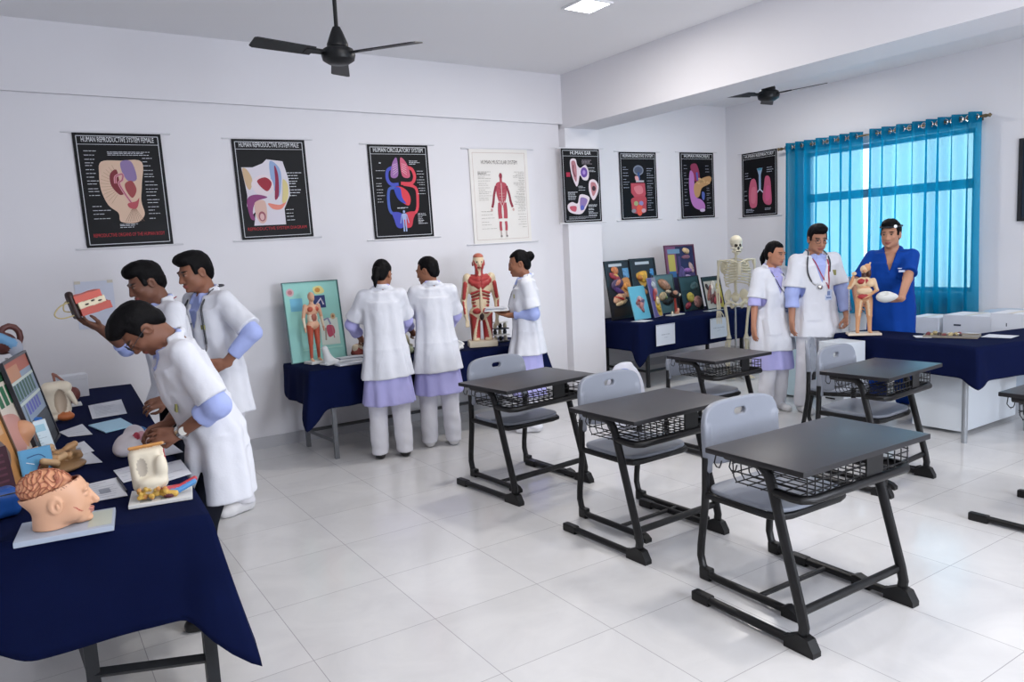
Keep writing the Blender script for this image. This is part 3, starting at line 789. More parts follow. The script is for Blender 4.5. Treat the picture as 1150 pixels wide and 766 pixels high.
# ------------------------------------------------------------------ printed sheets, charts and boards
print_m = mat('printed_chart', vcol=True, rough=.5, spec=.2)
art_m = mat('painted_board_art', vcol=True, rough=.45, spec=.3)
class Canvas:
    """flat artwork in fractions of the sheet: x 0..1 left to right, y 0..1 top to bottom; lies in the local xz plane facing -y"""
    def __init__(s, w, h, bg, thick=.0015, relief=.00025):
        s.w, s.h = w, h; s.m = MB(); s.lay = 0; s.re = relief
        s.m.col(bg).bx((-w/2, 0, -h/2), (w/2, thick, h/2))
    def P(s, x, y, z=None): return ((x-.5)*s.w, -(s.lay*s.re+.0003) if z is None else z, (.5-y)*s.h)
    def poly(s, pts, c, up=True):
        if up: s.lay += 1
        s.m.col(c); n = len(pts); s.m.add([s.P(*p) for p in pts], [tuple(range(n))]); return s
    def rect(s, x0, y0, x1, y1, c, up=True): return s.poly([(x0, y1), (x1, y1), (x1, y0), (x0, y0)], c, up)
    def ell(s, cx, cy, rx, ry, c, a=0, n=22, up=True):
        asp = s.w/s.h; q = []
        for i in range(n):
            t = 2*pi*i/n; x, y = rx*cos(t), ry*sin(t)/1.0
            X = x*cos(a)-y/asp*sin(a); Y = x*asp*sin(a)+y*cos(a)
            q.append((cx+X, cy-Y))
        return s.poly(q, c, up)
    def blob(s, pts, c, n=5, up=True): return s.poly([(p[0], p[1]) for p in closed_pts(pts, n)], c, up)
    def line(s, pts, wd, c, sm=0, up=True):
        if up: s.lay += 1
        if sm: pts = [p[:2] for p in smooth_pts([(x, y, 0) for x, y in pts], sm)]
        q = [Vector(((x-.5)*s.w, (.5-y)*s.h)) for x, y in pts]; wd = wd*s.w
        L, Rr = [], []
        for i, p in enumerate(q):
            t = (q[min(i+1, len(q)-1)]-q[max(i-1, 0)])
            t = t.normalized() if t.length > 0 else Vector((1, 0)); nn = Vector((-t.y, t.x))*wd/2
            L.append(p+nn); Rr.append(p-nn)
        y = -(s.lay*s.re+.0003); vs = [(v.x, y, v.y) for v in L]+[(v.x, y, v.y) for v in Rr]; k = len(q)
        s.m.col(c).add(vs, [(i, k+i, k+i+1, i+1) for i in range(k-1)]); return s
    def frame(s, d, wd, c):
        a = s.w/s.h; e = d*a; f = wd*a
        s.lay += 1
        for r in ((d, e, 1-d, e+f), (d, 1-e-f, 1-d, 1-e), (d, e, d+wd, 1-e), (1-d-wd, e, 1-d, 1-e)): s.rect(*r, c, False)
        return s
    def notes(s, x0, x1, y0, y1, n, c, th=.006, seed=0, right=False):
        """short illegible caption strokes"""
        r = random.Random(seed); s.lay += 1
        for i in range(n):
            y = y0+(y1-y0)*(i+r.uniform(-.2, .2))/max(1, n-1); L = (x1-x0)*r.uniform(.45, 1)
            a = x1-L if right else x0
            x = a
            while x < a+L-.01:
                q = min(a+L, x+r.uniform(.02, .06)); s.rect(x, y, q, y+th, c, False); x = q+.008
        return s
    def text(s, txt, cx, cy, hgt, c, wmax=None, mirror=False):
        s.lay += 1
        cu = bpy.data.curves.new('lettering', 'FONT'); cu.body = txt; cu.align_x = 'CENTER'; cu.align_y = 'CENTER'; cu.size = 1; cu.resolution_u = 2
        o = bpy.data.objects.new('lettering', cu); COL.objects.link(o)
        dg = bpy.context.evaluated_depsgraph_get(); me = o.evaluated_get(dg).to_mesh()
        vs = [v.co.copy() for v in me.vertices]; fs = [tuple(p.vertices) for p in me.polygons]
        o.evaluated_get(dg).to_mesh_clear(); bpy.data.objects.remove(o); bpy.data.curves.remove(cu)
        w = max(v.x for v in vs)-min(v.x for v in vs); k = hgt*s.h/.72; kx = k
        if wmax and w*k > wmax*s.w: kx = wmax*s.w/w
        y = -(s.lay*s.re+.0003)
        s.m.col(c).add([((-1 if mirror else 1)*v.x*kx+(cx-.5)*s.w, y, v.y*k+(.5-cy)*s.h) for v in vs], fs); return s
    def mesh(s, name='sheet'): return s.m.mesh(name)
def closed_pts(pts, n=5):
    out = []; N = len(pts)
    for i in range(N):
        p0, p1, p2, p3 = [np.array(pts[(i+j-1) % N], float) for j in range(4)]
        for k in range(n):
            t = k/n; out.append(tuple(.5*((2*p1)+(p2-p0)*t+(2*p0-5*p1+4*p2-p3)*t*t+(3*p1-3*p2+p3-p0)*t**3)))
    return out
K = '090a0f'; Wt = 'cfd2d8'
def chart_base(w, h, title, dark=True, foot=None):
    c = Canvas(w, h, K if dark else 'e4e1dc')
    if dark:
        c.frame(.035, .008, Wt); c.rect(.04, .098, .96, .102, Wt); c.text(title, .5, .060, .046, 'e8eaee', .82)
    else:
        c.frame(.05, .005, 'bda9a0'); c.text(title, .5, .14, .042, '4a4238', .62)
    if foot: c.text(foot, .5, .895, .032, 'b8323a', .82)
    return c
def hang_chart(label, c, loc, rz=0., tilt=0.):
    t = thing('wall_chart', label, 'poster', loc, rz, 'anatomy charts hung along the walls')
    obj('sheet', c.mesh(), print_m, t, (0, 0, 0), (0, tilt, 0))
    for z, nm in ((c.h/2+.004, 'top_rod'), (-c.h/2-.004, 'bottom_rod')):
        x0, x1 = -c.w*.62, c.w*.62
        MB().tube([(x0, .004, z), (x1, .004, z)], .007, 8).build(nm, mat('white_chart_rod', 'd6d6da', .4), t, rot=(0, tilt, 0), smooth=True)
    return t
W1 = .62; H1 = .865
# female pelvis section
c = chart_base(.61, .86, 'HUMAN REPRODUCTIVE SYSTEM FEMALE', foot='REPRODUCTIVE ORGANS OF THE HUMAN BODY')
c.blob([(.28, .25), (.5, .24), (.74, .25), (.71, .45), (.68, .60), (.70, .72), (.60, .79), (.42, .78), (.40, .70), (.30, .63), (.24, .50), (.24, .36)], 'd9bba4')
for i in range(13):
    a = 2.0+i*.17; c.line([(.50+.13*cos(a), .46-.10*sin(a)), (.50+.26*cos(a), .46-.20*sin(a))], .004, 'a98a76', up=i == 0)
for i in range(9): c.line([(.57+.004*i, .66), (.47+.027*i, .78)], .004, '8d6c5c', up=i == 0)
c.blob([(.50, .25), (.62, .25), (.66, .40), (.56, .42), (.50, .34)], '8d78a4').blob([(.36, .36), (.44, .32), (.46, .44), (.50, .52), (.44, .54), (.36, .46)], '7c3038')
c.blob([(.52, .44), (.60, .42), (.64, .50), (.58, .57), (.52, .50)], '9c4a4c')
c.line([(.41, .44), (.42, .38), (.50, .36), (.49, .41), (.45, .44), (.50, .53), (.56, .61)], .030, 'd79aa4', 4).line([(.41, .44), (.42, .38), (.50, .36), (.49, .41), (.45, .44), (.50, .53), (.56, .61)], .010, 'a04e60', 4)
c.blob([(.52, .62), (.62, .60), (.66, .57), (.62, .66), (.54, .66)], 'b4525c')
c.notes(.10, .26, .16, .54, 13, Wt, .005, 1).notes(.36, .86, .16, .19, 3, Wt, .005, 2).notes(.75, .90, .22, .75, 17, Wt, .005, 3).notes(.12, .34, .64, .74, 4, Wt, .005, 4).notes(.40, .64, .80, .83, 3, Wt, .005, 5)
hang_chart('dark chart of a female pelvis section, leftmost on the white wall', c, (.77, YB-.012, 2.215), 0, R(-1.0))
# male section
c = chart_base(.615, .835, 'HUMAN REPRODUCTIVE SYSTEM MALE', foot='REPRODUCTIVE SYSTEM DIAGRAM')
c.poly([(.18, .86), (.62, .86), (.62, .70), (.72, .56), (.72, .40), (.66, .22), (.44, .20), (.38, .24), (.24, .28), (.09, .28), (.12, .46), (.13, .56), (.11, .66), (.16, .76), (.22, .72)][::-1], 'd8d3dc')
c.blob([(.10, .30), (.16, .30), (.22, .40), (.18, .50), (.13, .46)], 'cdb08c').blob([(.48, .22), (.60, .28), (.62, .40), (.56, .58), (.48, .44)], '8fa6cc').blob([(.54, .26), (.58, .36), (.56, .56), (.50, .60), (.53, .42)], '8e2b4a')
c.blob([(.20, .44), (.32, .36), (.46, .38), (.50, .50), (.38, .57), (.26, .54)], 'e2d4da').blob([(.28, .42), (.40, .38), (.48, .44), (.40, .52)], '9c2f3e')
c.blob([(.12, .60), (.24, .55), (.40, .58), (.24, .62), (.18, .72), (.20, .80), (.14, .78)], '8a4478').blob([(.22, .63), (.36, .62), (.36, .80), (.28, .84), (.22, .76)], 'd6b2a6').ell(.30, .77, .05, .05, '9c5a66').ell(.30, .775, .03, .034, 'dcb6b4')
c.blob([(.40, .64), (.56, .66), (.66, .62), (.58, .70), (.46, .70)], 'e08878').blob([(.64, .40), (.70, .46), (.68, .60), (.60, .64), (.62, .52)], 'd8c98e')
c.notes(.70, .93, .33, .56, 9, Wt, .007, 6).notes(.64, .84, .71, .82, 4, Wt, .006, 7)
hang_chart('dark chart of a male pelvis section, second from the left on the white wall', c, (1.92, YB-.012, 2.225), 0, R(-1.2))
# circulation
c = chart_base(.615, .865, 'HUMAN CIRCULATORY SYSTEM')
c.line([(.46, .42), (.34, .42), (.28, .36), (.30, .27), (.40, .24)], .05, '4a55b8', 4).line([(.50, .41), (.68, .41), (.74, .34), (.70, .26), (.60, .24)], .05, 'd84a58', 4)
c.line([(.42, .46), (.30, .47), (.27, .60), (.30, .72), (.46, .76)], .045, '4a62b4', 4).line([(.54, .42), (.74, .46), (.76, .60), (.72, .72), (.56, .76)], .045, 'd84a58', 4)
c.blob([(.32, .72), (.48, .74), (.48, .88), (.38, .88), (.34, .80)], '4a50b4').blob([(.70, .72), (.52, .74), (.52, .88), (.62, .88), (.66, .80)], 'c8404e')
c.blob([(.46, .14), (.38, .20), (.34, .34), (.46, .33)], '9a6ea8').blob([(.52, .14), (.62, .20), (.66, .34), (.53, .33)], 'c8607a')
for i in range(5): c.line([(.46, .20+.02*i), (.38, .22+.025*i)], .006, 'e2c4d4', up=i == 0).line([(.53, .20+.02*i), (.61, .22+.025*i)], .006, 'eac0c8', up=False)
c.blob([(.40, .46), (.50, .45), (.60, .50), (.64, .58), (.60, .65), (.48, .60)], 'd84450').blob([(.38, .46), (.48, .46), (.50, .56), (.56, .63), (.46, .60), (.40, .54)], '3a4cb4')
c.ell(.51, .715, .018, .016, '9fb0d8').rect(.475, .735, .545, .80, '9fb0d8').rect(.48, .80, .502, .93, '9fb0d8').rect(.518, .80, .54, .93, '9fb0d8').line([(.47, .745), (.44, .84)], .014, '9fb0d8').line([(.55, .745), (.58, .84)], .014, '9fb0d8')
c.notes(.10, .26, .28, .34, 2, Wt, .005, 8).notes(.09, .22, .41, .60, 7, Wt, .005, 9).notes(.66, .88, .17, .20, 3, Wt, .006, 10).notes(.74, .90, .28, .52, 9, Wt, .005, 11, True).notes(.74, .90, .74, .85, 7, Wt, .006, 12).rect(.16, .19, .19, .20, Wt).notes(.40, .62, .67, .675, 2, Wt, .006, 13)
hang_chart('dark chart of blood circulation in blue and red, third from the left', c, (3.115, YB-.012, 2.205), 0, R(-1.0))
# muscles, white
c = chart_base(.70, .94, 'HUMAN MUSCULAR SYSTEM', dark=False)
mr, md = 'b0505c', '8e3a48'
c.ell(.51, .285, .028, .034, md).rect(.49, .31, .53, .35, mr)
c.blob([(.42, .37), (.50, .345), (.60, .37), (.60, .46), (.57, .55), (.51, .60), (.45, .55), (.42, .46)], mr)
c.line([(.42, .39), (.38, .48), (.36, .56), (.335, .62)], .038, md, 3).line([(.60, .39), (.64, .48), (.66, .56), (.69, .62)], .038, md, 3)
c.ell(.325, .645, .018, .018, 'caa8a4').ell(.70, .645, .018, .018, 'caa8a4')
c.line([(.47, .57), (.46, .66), (.465, .74)], .065, mr, 3).line([(.55, .57), (.56, .66), (.555, .74)], .065, mr, 3)
c.line([(.465, .77), (.46, .82), (.465, .87)], .042, mr, 3).line([(.555, .77), (.56, .82), (.555, .87)], .042, mr, 3)
c.line([(.465, .87), (.465, .92)], .018, 'b8a4a0').line([(.555, .87), (.555, .92)], .018, 'b8a4a0').ell(.465, .93, .018, .012, '8e8884').ell(.56, .93, .018, .012, '8e8884')
c.line([(.51, .36), (.51, .57)], .008, 'e6d6d2').line([(.47, .55), (.51, .62), (.55, .55)], .010, 'e6d6d2').line([(.45, .41), (.50, .43)], .006, md).line([(.52, .43), (.58, .41)], .006, md)
for y in (.47, .50, .53): c.line([(.46, y), (.56, y)], .004, 'd0a4a0', up=y == .47)
c.notes(.12, .38, .24, .27, 4, '8a8680', .004, 14).notes(.12, .36, .29, .54, 12, '9a968e', .0035, 15).notes(.14, .40, .66, .84, 6, '9a968e', .0035, 16).notes(.72, .92, .24, .66, 30, '9a968e', .0035, 17, True).notes(.74, .92, .70, .84, 6, '9a968e', .0035, 18, True)
hang_chart('white chart with a red standing muscle figure', c, (4.225, YB-.012, 2.16), 0, R(-.8))
# ear chart on the pillar
c = chart_base(.52, .78, 'HUMAN EAR'); wo = 'dccfd6'
c.blob([(.22, .16), (.36, .14), (.40, .22), (.48, .26), (.62, .22), (.70, .32), (.66, .42), (.54, .42), (.46, .36), (.40, .48), (.34, .50), (.24, .34)], wo).blob([(.25, .18), (.34, .17), (.38, .28), (.36, .44), (.30, .40), (.26, .28)], 'b07880').ell(.57, .32, .09, .07, '6a4a9a').ell(.57, .32, .04, .03, 'a88acc').line([(.30, .22), (.28, .30), (.34, .38)], .03, '7a4a54', 3)
c.blob([(.70, .44), (.84, .42), (.94, .50), (.90, .62), (.78, .70), (.68, .58)], wo).blob([(.73, .47), (.84, .46), (.89, .52), (.85, .60), (.77, .64)], 'b87a80').ell(.81, .54, .05, .035, '3a2830')
c.blob([(.10, .76), (.22, .72), (.36, .74), (.44, .62), (.68, .66), (.60, .78), (.46, .88), (.26, .88), (.12, .84)], wo).blob([(.46, .66), (.62, .69), (.56, .78), (.44, .84), (.42, .74)], '8a74a8').blob([(.16, .78), (.32, .78), (.30, .85), (.18, .83)], 'c05a6c').ell(.48, .80, .05, .035, '5a62b0')
c.rect(.10, .32, .20, .38, 'a83048').notes(.52, .82, .15, .20, 4, 'a89ca4', .006, 20).notes(.66, .90, .26, .31, 3, Wt, .006, 21).notes(.40, .62, .50, .56, 3, Wt, .006, 22).notes(.12, .38, .58, .68, 6, Wt, .007, 23).notes(.64, .90, .76, .90, 7, Wt, .008, 24).notes(.12, .90, .92, .95, 3, '9a9ca4', .006, 25)
hang_chart('dark chart of ear sections hung on the white pillar', c, (5.195, YB-.122, 2.26), 0, R(-.8))
# digestive
c = chart_base(.63, .85, 'HUMAN DIGESTIVE SYSTEM')
c.ell(.50, .27, .14, .075, '7d8494').ell(.50, .27, .11, .055, '525a6e').line([(.50, .30), (.51, .42)], .055, '30548c').blob([(.40, .36), (.48, .36), (.50, .42), (.42, .42)], 'd8a0a0').rect(.42, .42, .64, .445, 'b8b4bc')
c.poly([(.28, .46), (.66, .46), (.68, .62), (.64, .68), (.38, .68), (.28, .60)][::-1], 'b8505e').blob([(.36, .52), (.56, .50), (.60, .60), (.44, .62)], 'cf7a84').blob([(.30, .68), (.66, .66), (.68, .80), (.64, .90), (.32, .90), (.28, .78)], 'b04a54').ell(.40, .76, .06, .035, '9aa87a').ell(.54, .76, .06, .035, '8a88b8').blob([(.42, .80), (.56, .80), (.54, .93), (.44, .93)], 'd85a48').ell(.33, .87, .06, .03, '8a8894').ell(.60, .87, .06, .03, 'c0a4ac')
c.notes(.08, .24, .22, .52, 8, 'aeb4c4', .006, 26).notes(.72, .92, .24, .86, 18, 'aeb4c4', .007, 27)
hang_chart('dark chart of a head with red digestive organs, beside the pillar chart', c, (6.785, YA-.012, 2.345), 0, R(-1))
# pancreas
c = chart_base(.645, .88, 'HUMAN PANCREAS')
c.blob([(.30, .20), (.46, .17), (.54, .26), (.56, .40), (.44, .44), (.36, .36)], '8e3a58').blob([(.28, .28), (.38, .32), (.40, .46), (.42, .66), (.60, .72), (.70, .80), (.66, .88), (.40, .84), (.28, .72), (.24, .48)], 'b478b8').line([(.48, .30), (.50, .42)], .05, '4a5cae').blob([(.40, .48), (.60, .40), (.84, .36), (.92, .40), (.84, .48), (.62, .54), (.54, .66), (.44, .68), (.38, .60)], 'bc9468').blob([(.62, .60), (.70, .62), (.68, .72), (.62, .70)], '5668b0').ell(.62, .88, .08, .025, 'c8b8d0')
for i in range(14):
    r = random.Random(i); c.ell(.44+.42*r.random(), .45+.08*r.random()-.06, .025, .015, 'd0ac7c', up=i == 0)
c.notes(.10, .24, .20, .80, 13, 'aeb4c4', .006, 28).notes(.74, .90, .20, .30, 3, 'aeb4c4', .006, 29).notes(.76, .90, .54, .84, 9, 'aeb4c4', .006, 30)
hang_chart('dark chart of a yellow pancreas on a violet organ, next to the room corner', c, (7.86, YA-.012, 2.355), 0, R(-1))
# lungs
c = chart_base(.57, .855, 'HUMAN RESPIRATORY')
c.poly([(.44, .26), (.60, .26), (.55, .36), (.55, .60), (.49, .60), (.49, .36)][::-1], '8fa6c4').ell(.52, .275, .07, .02, '4a8aa0').line([(.52, .58), (.42, .64)], .03, 'b8bcd0').line([(.52, .58), (.62, .64)], .03, 'b8bcd0')
c.blob([(.26, .44), (.38, .42), (.44, .56), (.44, .80), (.38, .86), (.24, .84), (.20, .64)], 'c0607a').blob([(.68, .40), (.80, .42), (.84, .62), (.84, .82), (.68, .82), (.60, .72), (.64, .54)], 'b85a78').blob([(.28, .56), (.40, .56), (.38, .78), (.26, .76)], 'cc7288').blob([(.70, .56), (.80, .56), (.80, .74), (.68, .76)], 'c85c86')
c.notes(.10, .30, .32, .40, 3, 'aeb4c4', .008, 31).notes(.08, .18, .60, .72, 3, 'aeb4c4', .008, 32).notes(.72, .92, .26, .32, 3, 'aeb4c4', .008, 33).notes(.12, .36, .88, .92, 3, 'aeb4c4', .008, 34).notes(.66, .86, .88, .90, 2, 'aeb4c4', .008, 35)
hang_chart('dark chart of pink lungs beside the turquoise curtain', c, (XR-.012, 6.735, 2.325), R(90+180), R(0))
# framed picture at the right edge
t = thing('framed_picture', 'dark framed picture on the right wall, cut by the photo edge', 'picture', (XR-.005, 3.31, 2.05), R(-90))
c = Canvas(.50, .74, '2a3440'); c.rect(.1, .1, .9, .5, '33424e').blob([(.2, .9), (.3, .6), (.6, .55), (.8, .9)], '6e7880')
obj('picture_sheet', c.mesh('picture_sheet'), print_m, t, (0, -.012, 0))
f = MB()
for lo, hi in (((-.285, -.025, -.405), (-.25, 0, .405)), ((.25, -.025, -.405), (.285, 0, .405)), ((-.25, -.025, .37), (.25, 0, .405)), ((-.25, -.025, -.405), (.25, 0, -.37))): f.bx(lo, hi, .004)
f.build('frame', mat('black_picture_frame', '1b1d22', .4), t)
# pale sheet taped on the wall behind the raised skin model
t = thing('paper_sheet', 'pale sheet of paper taped to the wall behind the raised skin model', 'paper', (.49, YB-.004, 1.35))
MB().bx((-.13, -.001, -.18), (.13, .001, .18)).build('sheet', mat('pale_blue_paper', 'ccd2e2', .7), t)
for x, z in ((-.11, .17), (.11, .17)): MB().bx((x-.02, -.0018, z-.008), (x+.02, -.001, z+.014)).build('tape', tape, t)
# ------------------------------------------------------------------ people
coat_m = mat('white_coat_cotton', 'd8dae1', .8, spec=.15, bump=.15, bscale=90, wrinkle=.42)
shirt_m = mat('pale_blue_shirt', 'a4b1e2', .75, spec=.15, bump=.12, bscale=90, wrinkle=.42)
lilac_m = mat('lilac_kurta', 'b2b0e2', .75, spec=.15, bump=.12, bscale=90, wrinkle=.42)
wtrous_m = mat('white_trousers', 'dcdce2', .8, spec=.1, bump=.15, bscale=60, wrinkle=.42)
dtrous_m = mat('dark_navy_trousers', '14161f', .8, spec=.1, bump=.1, wrinkle=.42)
scrub_m = mat('royal_blue_scrubs', '0a3f96', .8, spec=.15, bump=.15, bscale=90, wrinkle=.42)
hair_m = mat('black_hair', '070608', .6, spec=.12, bump=.5, bscale=130)
skin_m = mat('skin', vcol=True, rough=.5, spec=.35)
shoe_b = mat('black_shoe', '101012', .35); shoe_w = mat('white_shoe', 'd8d8da', .5)
gold_m = mat('olive_badge', '8c8a4a', .45); tube_m = mat('black_rubber_tube', '20242c', .4)
card_m = mat('id_card', 'b8c4dc', .4); lan_m = mat('navy_lanyard', '27305c', .6); red_m = mat('red_lanyard', 'a8243a', .6)
SKIN = ['a86f52', '8a5a45', '9a5a4c']

def ik(a, b, l1, l2, pole):
    a = V(*a); b = V(*b); d = b-a; L = np.linalg.norm(d); Lc = min(L, (l1+l2)*.999)
    if L > Lc: b = a+d/L*Lc; d = b-a; L = Lc
    x = (l1*l1-l2*l2+L*L)/(2*L); h = math.sqrt(max(l1*l1-x*x, 0)); n = d/L
    p = V(*pole); p = p-n*(p @ n); p = p/(np.linalg.norm(p)+1e-9)
    return a+n*x+p*h, b

class Human:
    def __init__(s, H, lean=0., leanx=0., twist=0., hips=(0, 0), feet=None, head=(0, 0, 0), hands=None, poles=None, female=False, sh=1., hipz=None, neckfwd=0., hs=1.):
        k = s.k = H/1.70; s.female = female
        hz = (.90 if hipz is None else hipz)*k
        s.hip = V(hips[0], hips[1], hz)
        M = Matrix.Rotation(twist, 3, 'Z') @ Matrix.Rotation(leanx, 3, 'Y') @ Matrix.Rotation(-lean, 3, 'X'); s.M = np.array(M)
        s.U = lambda x, y, z: s.hip+s.M @ (V(x, y, z)*k-V(0, 0, .90*k))
        w = (.150 if female else .170)*sh
        s.sh = [s.U(-w, -.01, 1.395), s.U(w, -.01, 1.395)]
        s.neck = s.U(0, -.015+neckfwd*.3, 1.44)
        hp, hy, hr = head
        s.Hm = np.array(Matrix.Rotation(twist*.0+hy, 3, 'Z') @ Matrix.Rotation(hr, 3, 'Y') @ Matrix.Rotation(-hp, 3, 'X'))
        s.hk = k*(.97 if female else 1.)*hs
        nv = s.M @ V(0, .02+neckfwd, .055)*k
        s.hc = s.neck+nv+s.Hm @ V(0, .02, .10)*s.hk
        s.feet = [V(*f) for f in (feet or [(-.10, .0, 0), (.10, .0, 0)])]
        hj = [s.hip+V(-.085*k, 0, -.02*k), s.hip+V(.085*k, 0, -.02*k)]
        s.hj = hj
        s.knee = []; s.ank = []
        for i in range(2):
            an = s.feet[i]+V(0, -.03*k, .085*k); kn, an = ik(hj[i], an, .404*k, .396*k, (0, 1, 0))
            s.knee.append(kn); s.ank.append(an)
        s.el = []; s.wr = []
        hands = hands or [None, None]; poles = poles or [None, None]; s.hd = []
        for i in range(2):
            sg = -1 if i == 0 else 1
            h = hands[i] if hands[i] is not None else dict(p=s.U(sg*.25, .02, .84))
            e, wv = ik(s.sh[i], h['p'], .285*k, .255*k, poles[i] if poles[i] is not None else (sg*.6, -1, -.3))
            s.el.append(e); s.wr.append(wv); s.hd.append(h)
        s.sec = [(0, -.01, .84, .155, .115), (0, -.005, .95, .16, .115), (0, 0, 1.06, .14, .10), (0, .005, 1.20, .155, .112), (0, 0, 1.32, .165, .105), (0, -.01, 1.40, .125, .075), (0, -.015, 1.44, .06, .055)]
        if female: s.sec = [(0, -.01, .84, .15, .100), (0, -.005, .95, .155, .105), (0, 0, 1.06, .122, .092), (0, .01, 1.20, .14, .112), (0, .0, 1.32, .145, .10), (0, -.01, 1.40, .11, .07), (0, -.015, 1.44, .05, .05)]
    def tsec(s, inf, z0=None, hem=None):
        out = []
        for x, y, z, rx, ry in s.sec:
            p = s.U(x, y, z); out.append((*p, (rx+inf)*s.k, (ry+inf)*s.k))
        return out
    def hand(s, g, i):
        """palm, four fingers and a thumb"""
        k = s.k*(.92 if s.female else 1.); h = s.hd[i]; sg = -1 if i == 0 else 1
        w = s.wr[i]; d = h.get('d'); d = (w-s.el[i]) if d is None else V(*d); d = d/np.linalg.norm(d)
        n = V(*h.get('n', (-sg, 0, 0)));                     # palm faces n
        n = n-d*(n @ d); n = n/(np.linalg.norm(n)+1e-9)
        t = np.cross(d, n)*sg*-1.0                         # towards the thumb
        if h.get('tflip'): t = -t
        cu = h.get('curl', .5)
        P = lambda a, b, c: w+d*a*k+t*b*k+n*c*k
        g.put(rc(P(-.02, 0, 0), P(.03, 0, 0), .024*k, .027*k, flat=(n, .75)), .01)
        g.put(rc(P(.03, .018, .0), P(.085, .022, .0), .022*k, .017*k, flat=(n, .75)), .012)
        g.put(rc(P(.03, -.016, .0), P(.08, -.024, .0), .022*k, .016*k, flat=(n, .75)), .012)
        for j, (off, L) in enumerate(((.029, .070), (.010, .078), (-.010, .072), (-.028, .056))):
            b0 = P(.085-abs(off-.005)*.25, off, 0); a = cu*.7; dd = d
            q = b0
            for m, (fl, r0, r1) in enumerate(((.44, .0090, .0082), (.31, .0082, .0075), (.25, .0075, .0062))):
                ang = a*(.75+.55*m) if m else a*.75
                if m == 0: cur = ang
                else: cur = cur+a*.95
                e = q+(d*cos(cur)+n*sin(cur))*L*fl*k+t*(off*.12*k)
                g.put(rc(q, e, r0*k, r1*k), .004); q = e
        th = h.get('thumb', .6)
        q0 = P(.015, .024, .006); q1 = P(.05, .046, .018+.012*th); q2 = P(.078, .048-.012*th, .026+.024*th); q3 = P(.10, .044-.024*th, .03+.03*th)
        g.put(rc(q0, q1, .013*k, .0115*k), .008).put(rc(q1, q2, .0105*k, .0095*k), .004).put(rc(q2, q3, .0095*k, .0075*k), .003)
    def body(s, h=.0055):
        k = s.k
        pts = [s.hc, *s.wr, *s.el, *s.ank, *s.feet, *s.sh, s.hip, *s.knee]
        lo = np.min(pts, 0)-.24; hi = np.max(pts, 0)+.24; lo[2] = max(lo[2], .0)
        g = G(lo, hi, h)
        g.put(loft(s.tsec(0), s.M @ V(1, 0, 0), s.M @ V(0, 1, 0)), .03)
        mm = .93 if s.female else 1.
        for i in range(2):
            g.put(rc(s.hj[i], s.knee[i], .085*k, .055*k), .03).put(rc(s.knee[i], s.ank[i], .054*k, .036*k), .02)
            g.put(rc(s.ank[i], s.feet[i]+V(0, -.02, .045)*k, .036*k, .033*k), .01).put(rc(s.feet[i]+V(0, -.02, .045)*k, s.feet[i]+V(0, .09, .03)*k, .033*k, .026*k), .01)
            g.put(rc(s.sh[i], s.el[i], .05*k*mm, .039*k*mm), .03).put(rc(s.el[i], s.wr[i], .039*k*mm, .026*k*mm), .015)
            s.hand(g, i)
        # neck and head
        hm, hk, hc = s.Hm, s.hk, s.hc
        T = lambda x, y, z: hc+hm @ (V(x, y, z)*hk)
        E = lambda c, r, kk=.01, **a: g.put(el(T(*c), V(*r)*hk, hm), kk, **a)
        nr = .046 if s.female else .055
        g.put(rc(s.neck+s.M @ V(0, -.005, -.03)*k, T(0, -.025, -.055), nr*k*1.12, nr*k), .025)
        E((0, -.018, .03), (.073, .093, .088), .02); E((0, .03, -.025), (.060, .066, .082), .03); E((0, .052, -.085), (.036, .036, .030), .025)
        E((-.042, .02, -.06), (.022, .04, .035), .02); E((.042, .02, -.06), (.022, .04, .035), .02)
        nf = .103 if s.female else .109
        g.put(rc(T(0, .088, .012), T(0, nf, -.034), .009*hk, (.0105 if s.female else .012)*hk), .012)
        E((-.013, .098, -.038), (.010, .010, .008), .006); E((.013, .098, -.038), (.010, .010, .008), .006)
        for sx in (-1, 1):
            E((sx*.031, .082, .022), (.024, .012, .008), .01)
            E((sx*.031, .100, .004), (.017, .012, .009), .008, op='s')
            E((sx*.031, .080, .004), (.014, .012, .011), .004)
            E((sx*.036, .062, -.025), (.022, .022, .018), .015)
            E((sx*.074, -.012, -.010), (.009, .022, .033), .008)
            E((sx*.079, -.006, -.012), (.006, .012, .020), .004, op='s')
        E((0, .092, -.062), (.024, .012, .007), .006); E((0, .091, -.073), (.019, .012, .007), .006); E((0, .085, -.098), (.016, .014, .012), .012)
        return g
    def paint(s, tone, beard=0):
        hm, hk, hc = s.Hm, s.hk, s.hc
        base = np.array(lin(tone))
        def fn(v, cc):
            q = ((v-hc) @ hm)/hk
            cc[:, :3] = base
            cc[:, :3] *= (1+.05*np.sin(v[:, 0:1]*40+v[:, 2:3]*33))
            def put(c, r, colr, a=1.):
                d = sum(((q[:, i]-c[i])/r[i])**2 for i in range(3)); w = (np.clip(1.6-d*.9, 0, 1)*a)[:, None]
                cc[:, :3] = cc[:, :3]*(1-w)+np.array(lin(colr))*w
            put((0, .095, -.067), (.024, .03, .011), '8a4644', .8)
            for sx in (-1, 1):
                put((sx*.033, .088, .026), (.021, .03, .0045), '1a1210', 1.)
                put((sx*.031, .093, .004), (.012, .02, .0045), 'a8988f', .6)
                put((sx*.031, .095, .004), (.007, .02, .006), '140d0b', 1.)
                put((sx*.031, .088, .011), (.016, .03, .003), '20130f', .8)
            if beard: put((0, .095, -.052), (.026, .03, .006), '2a1c18', .7*beard)
        return fn
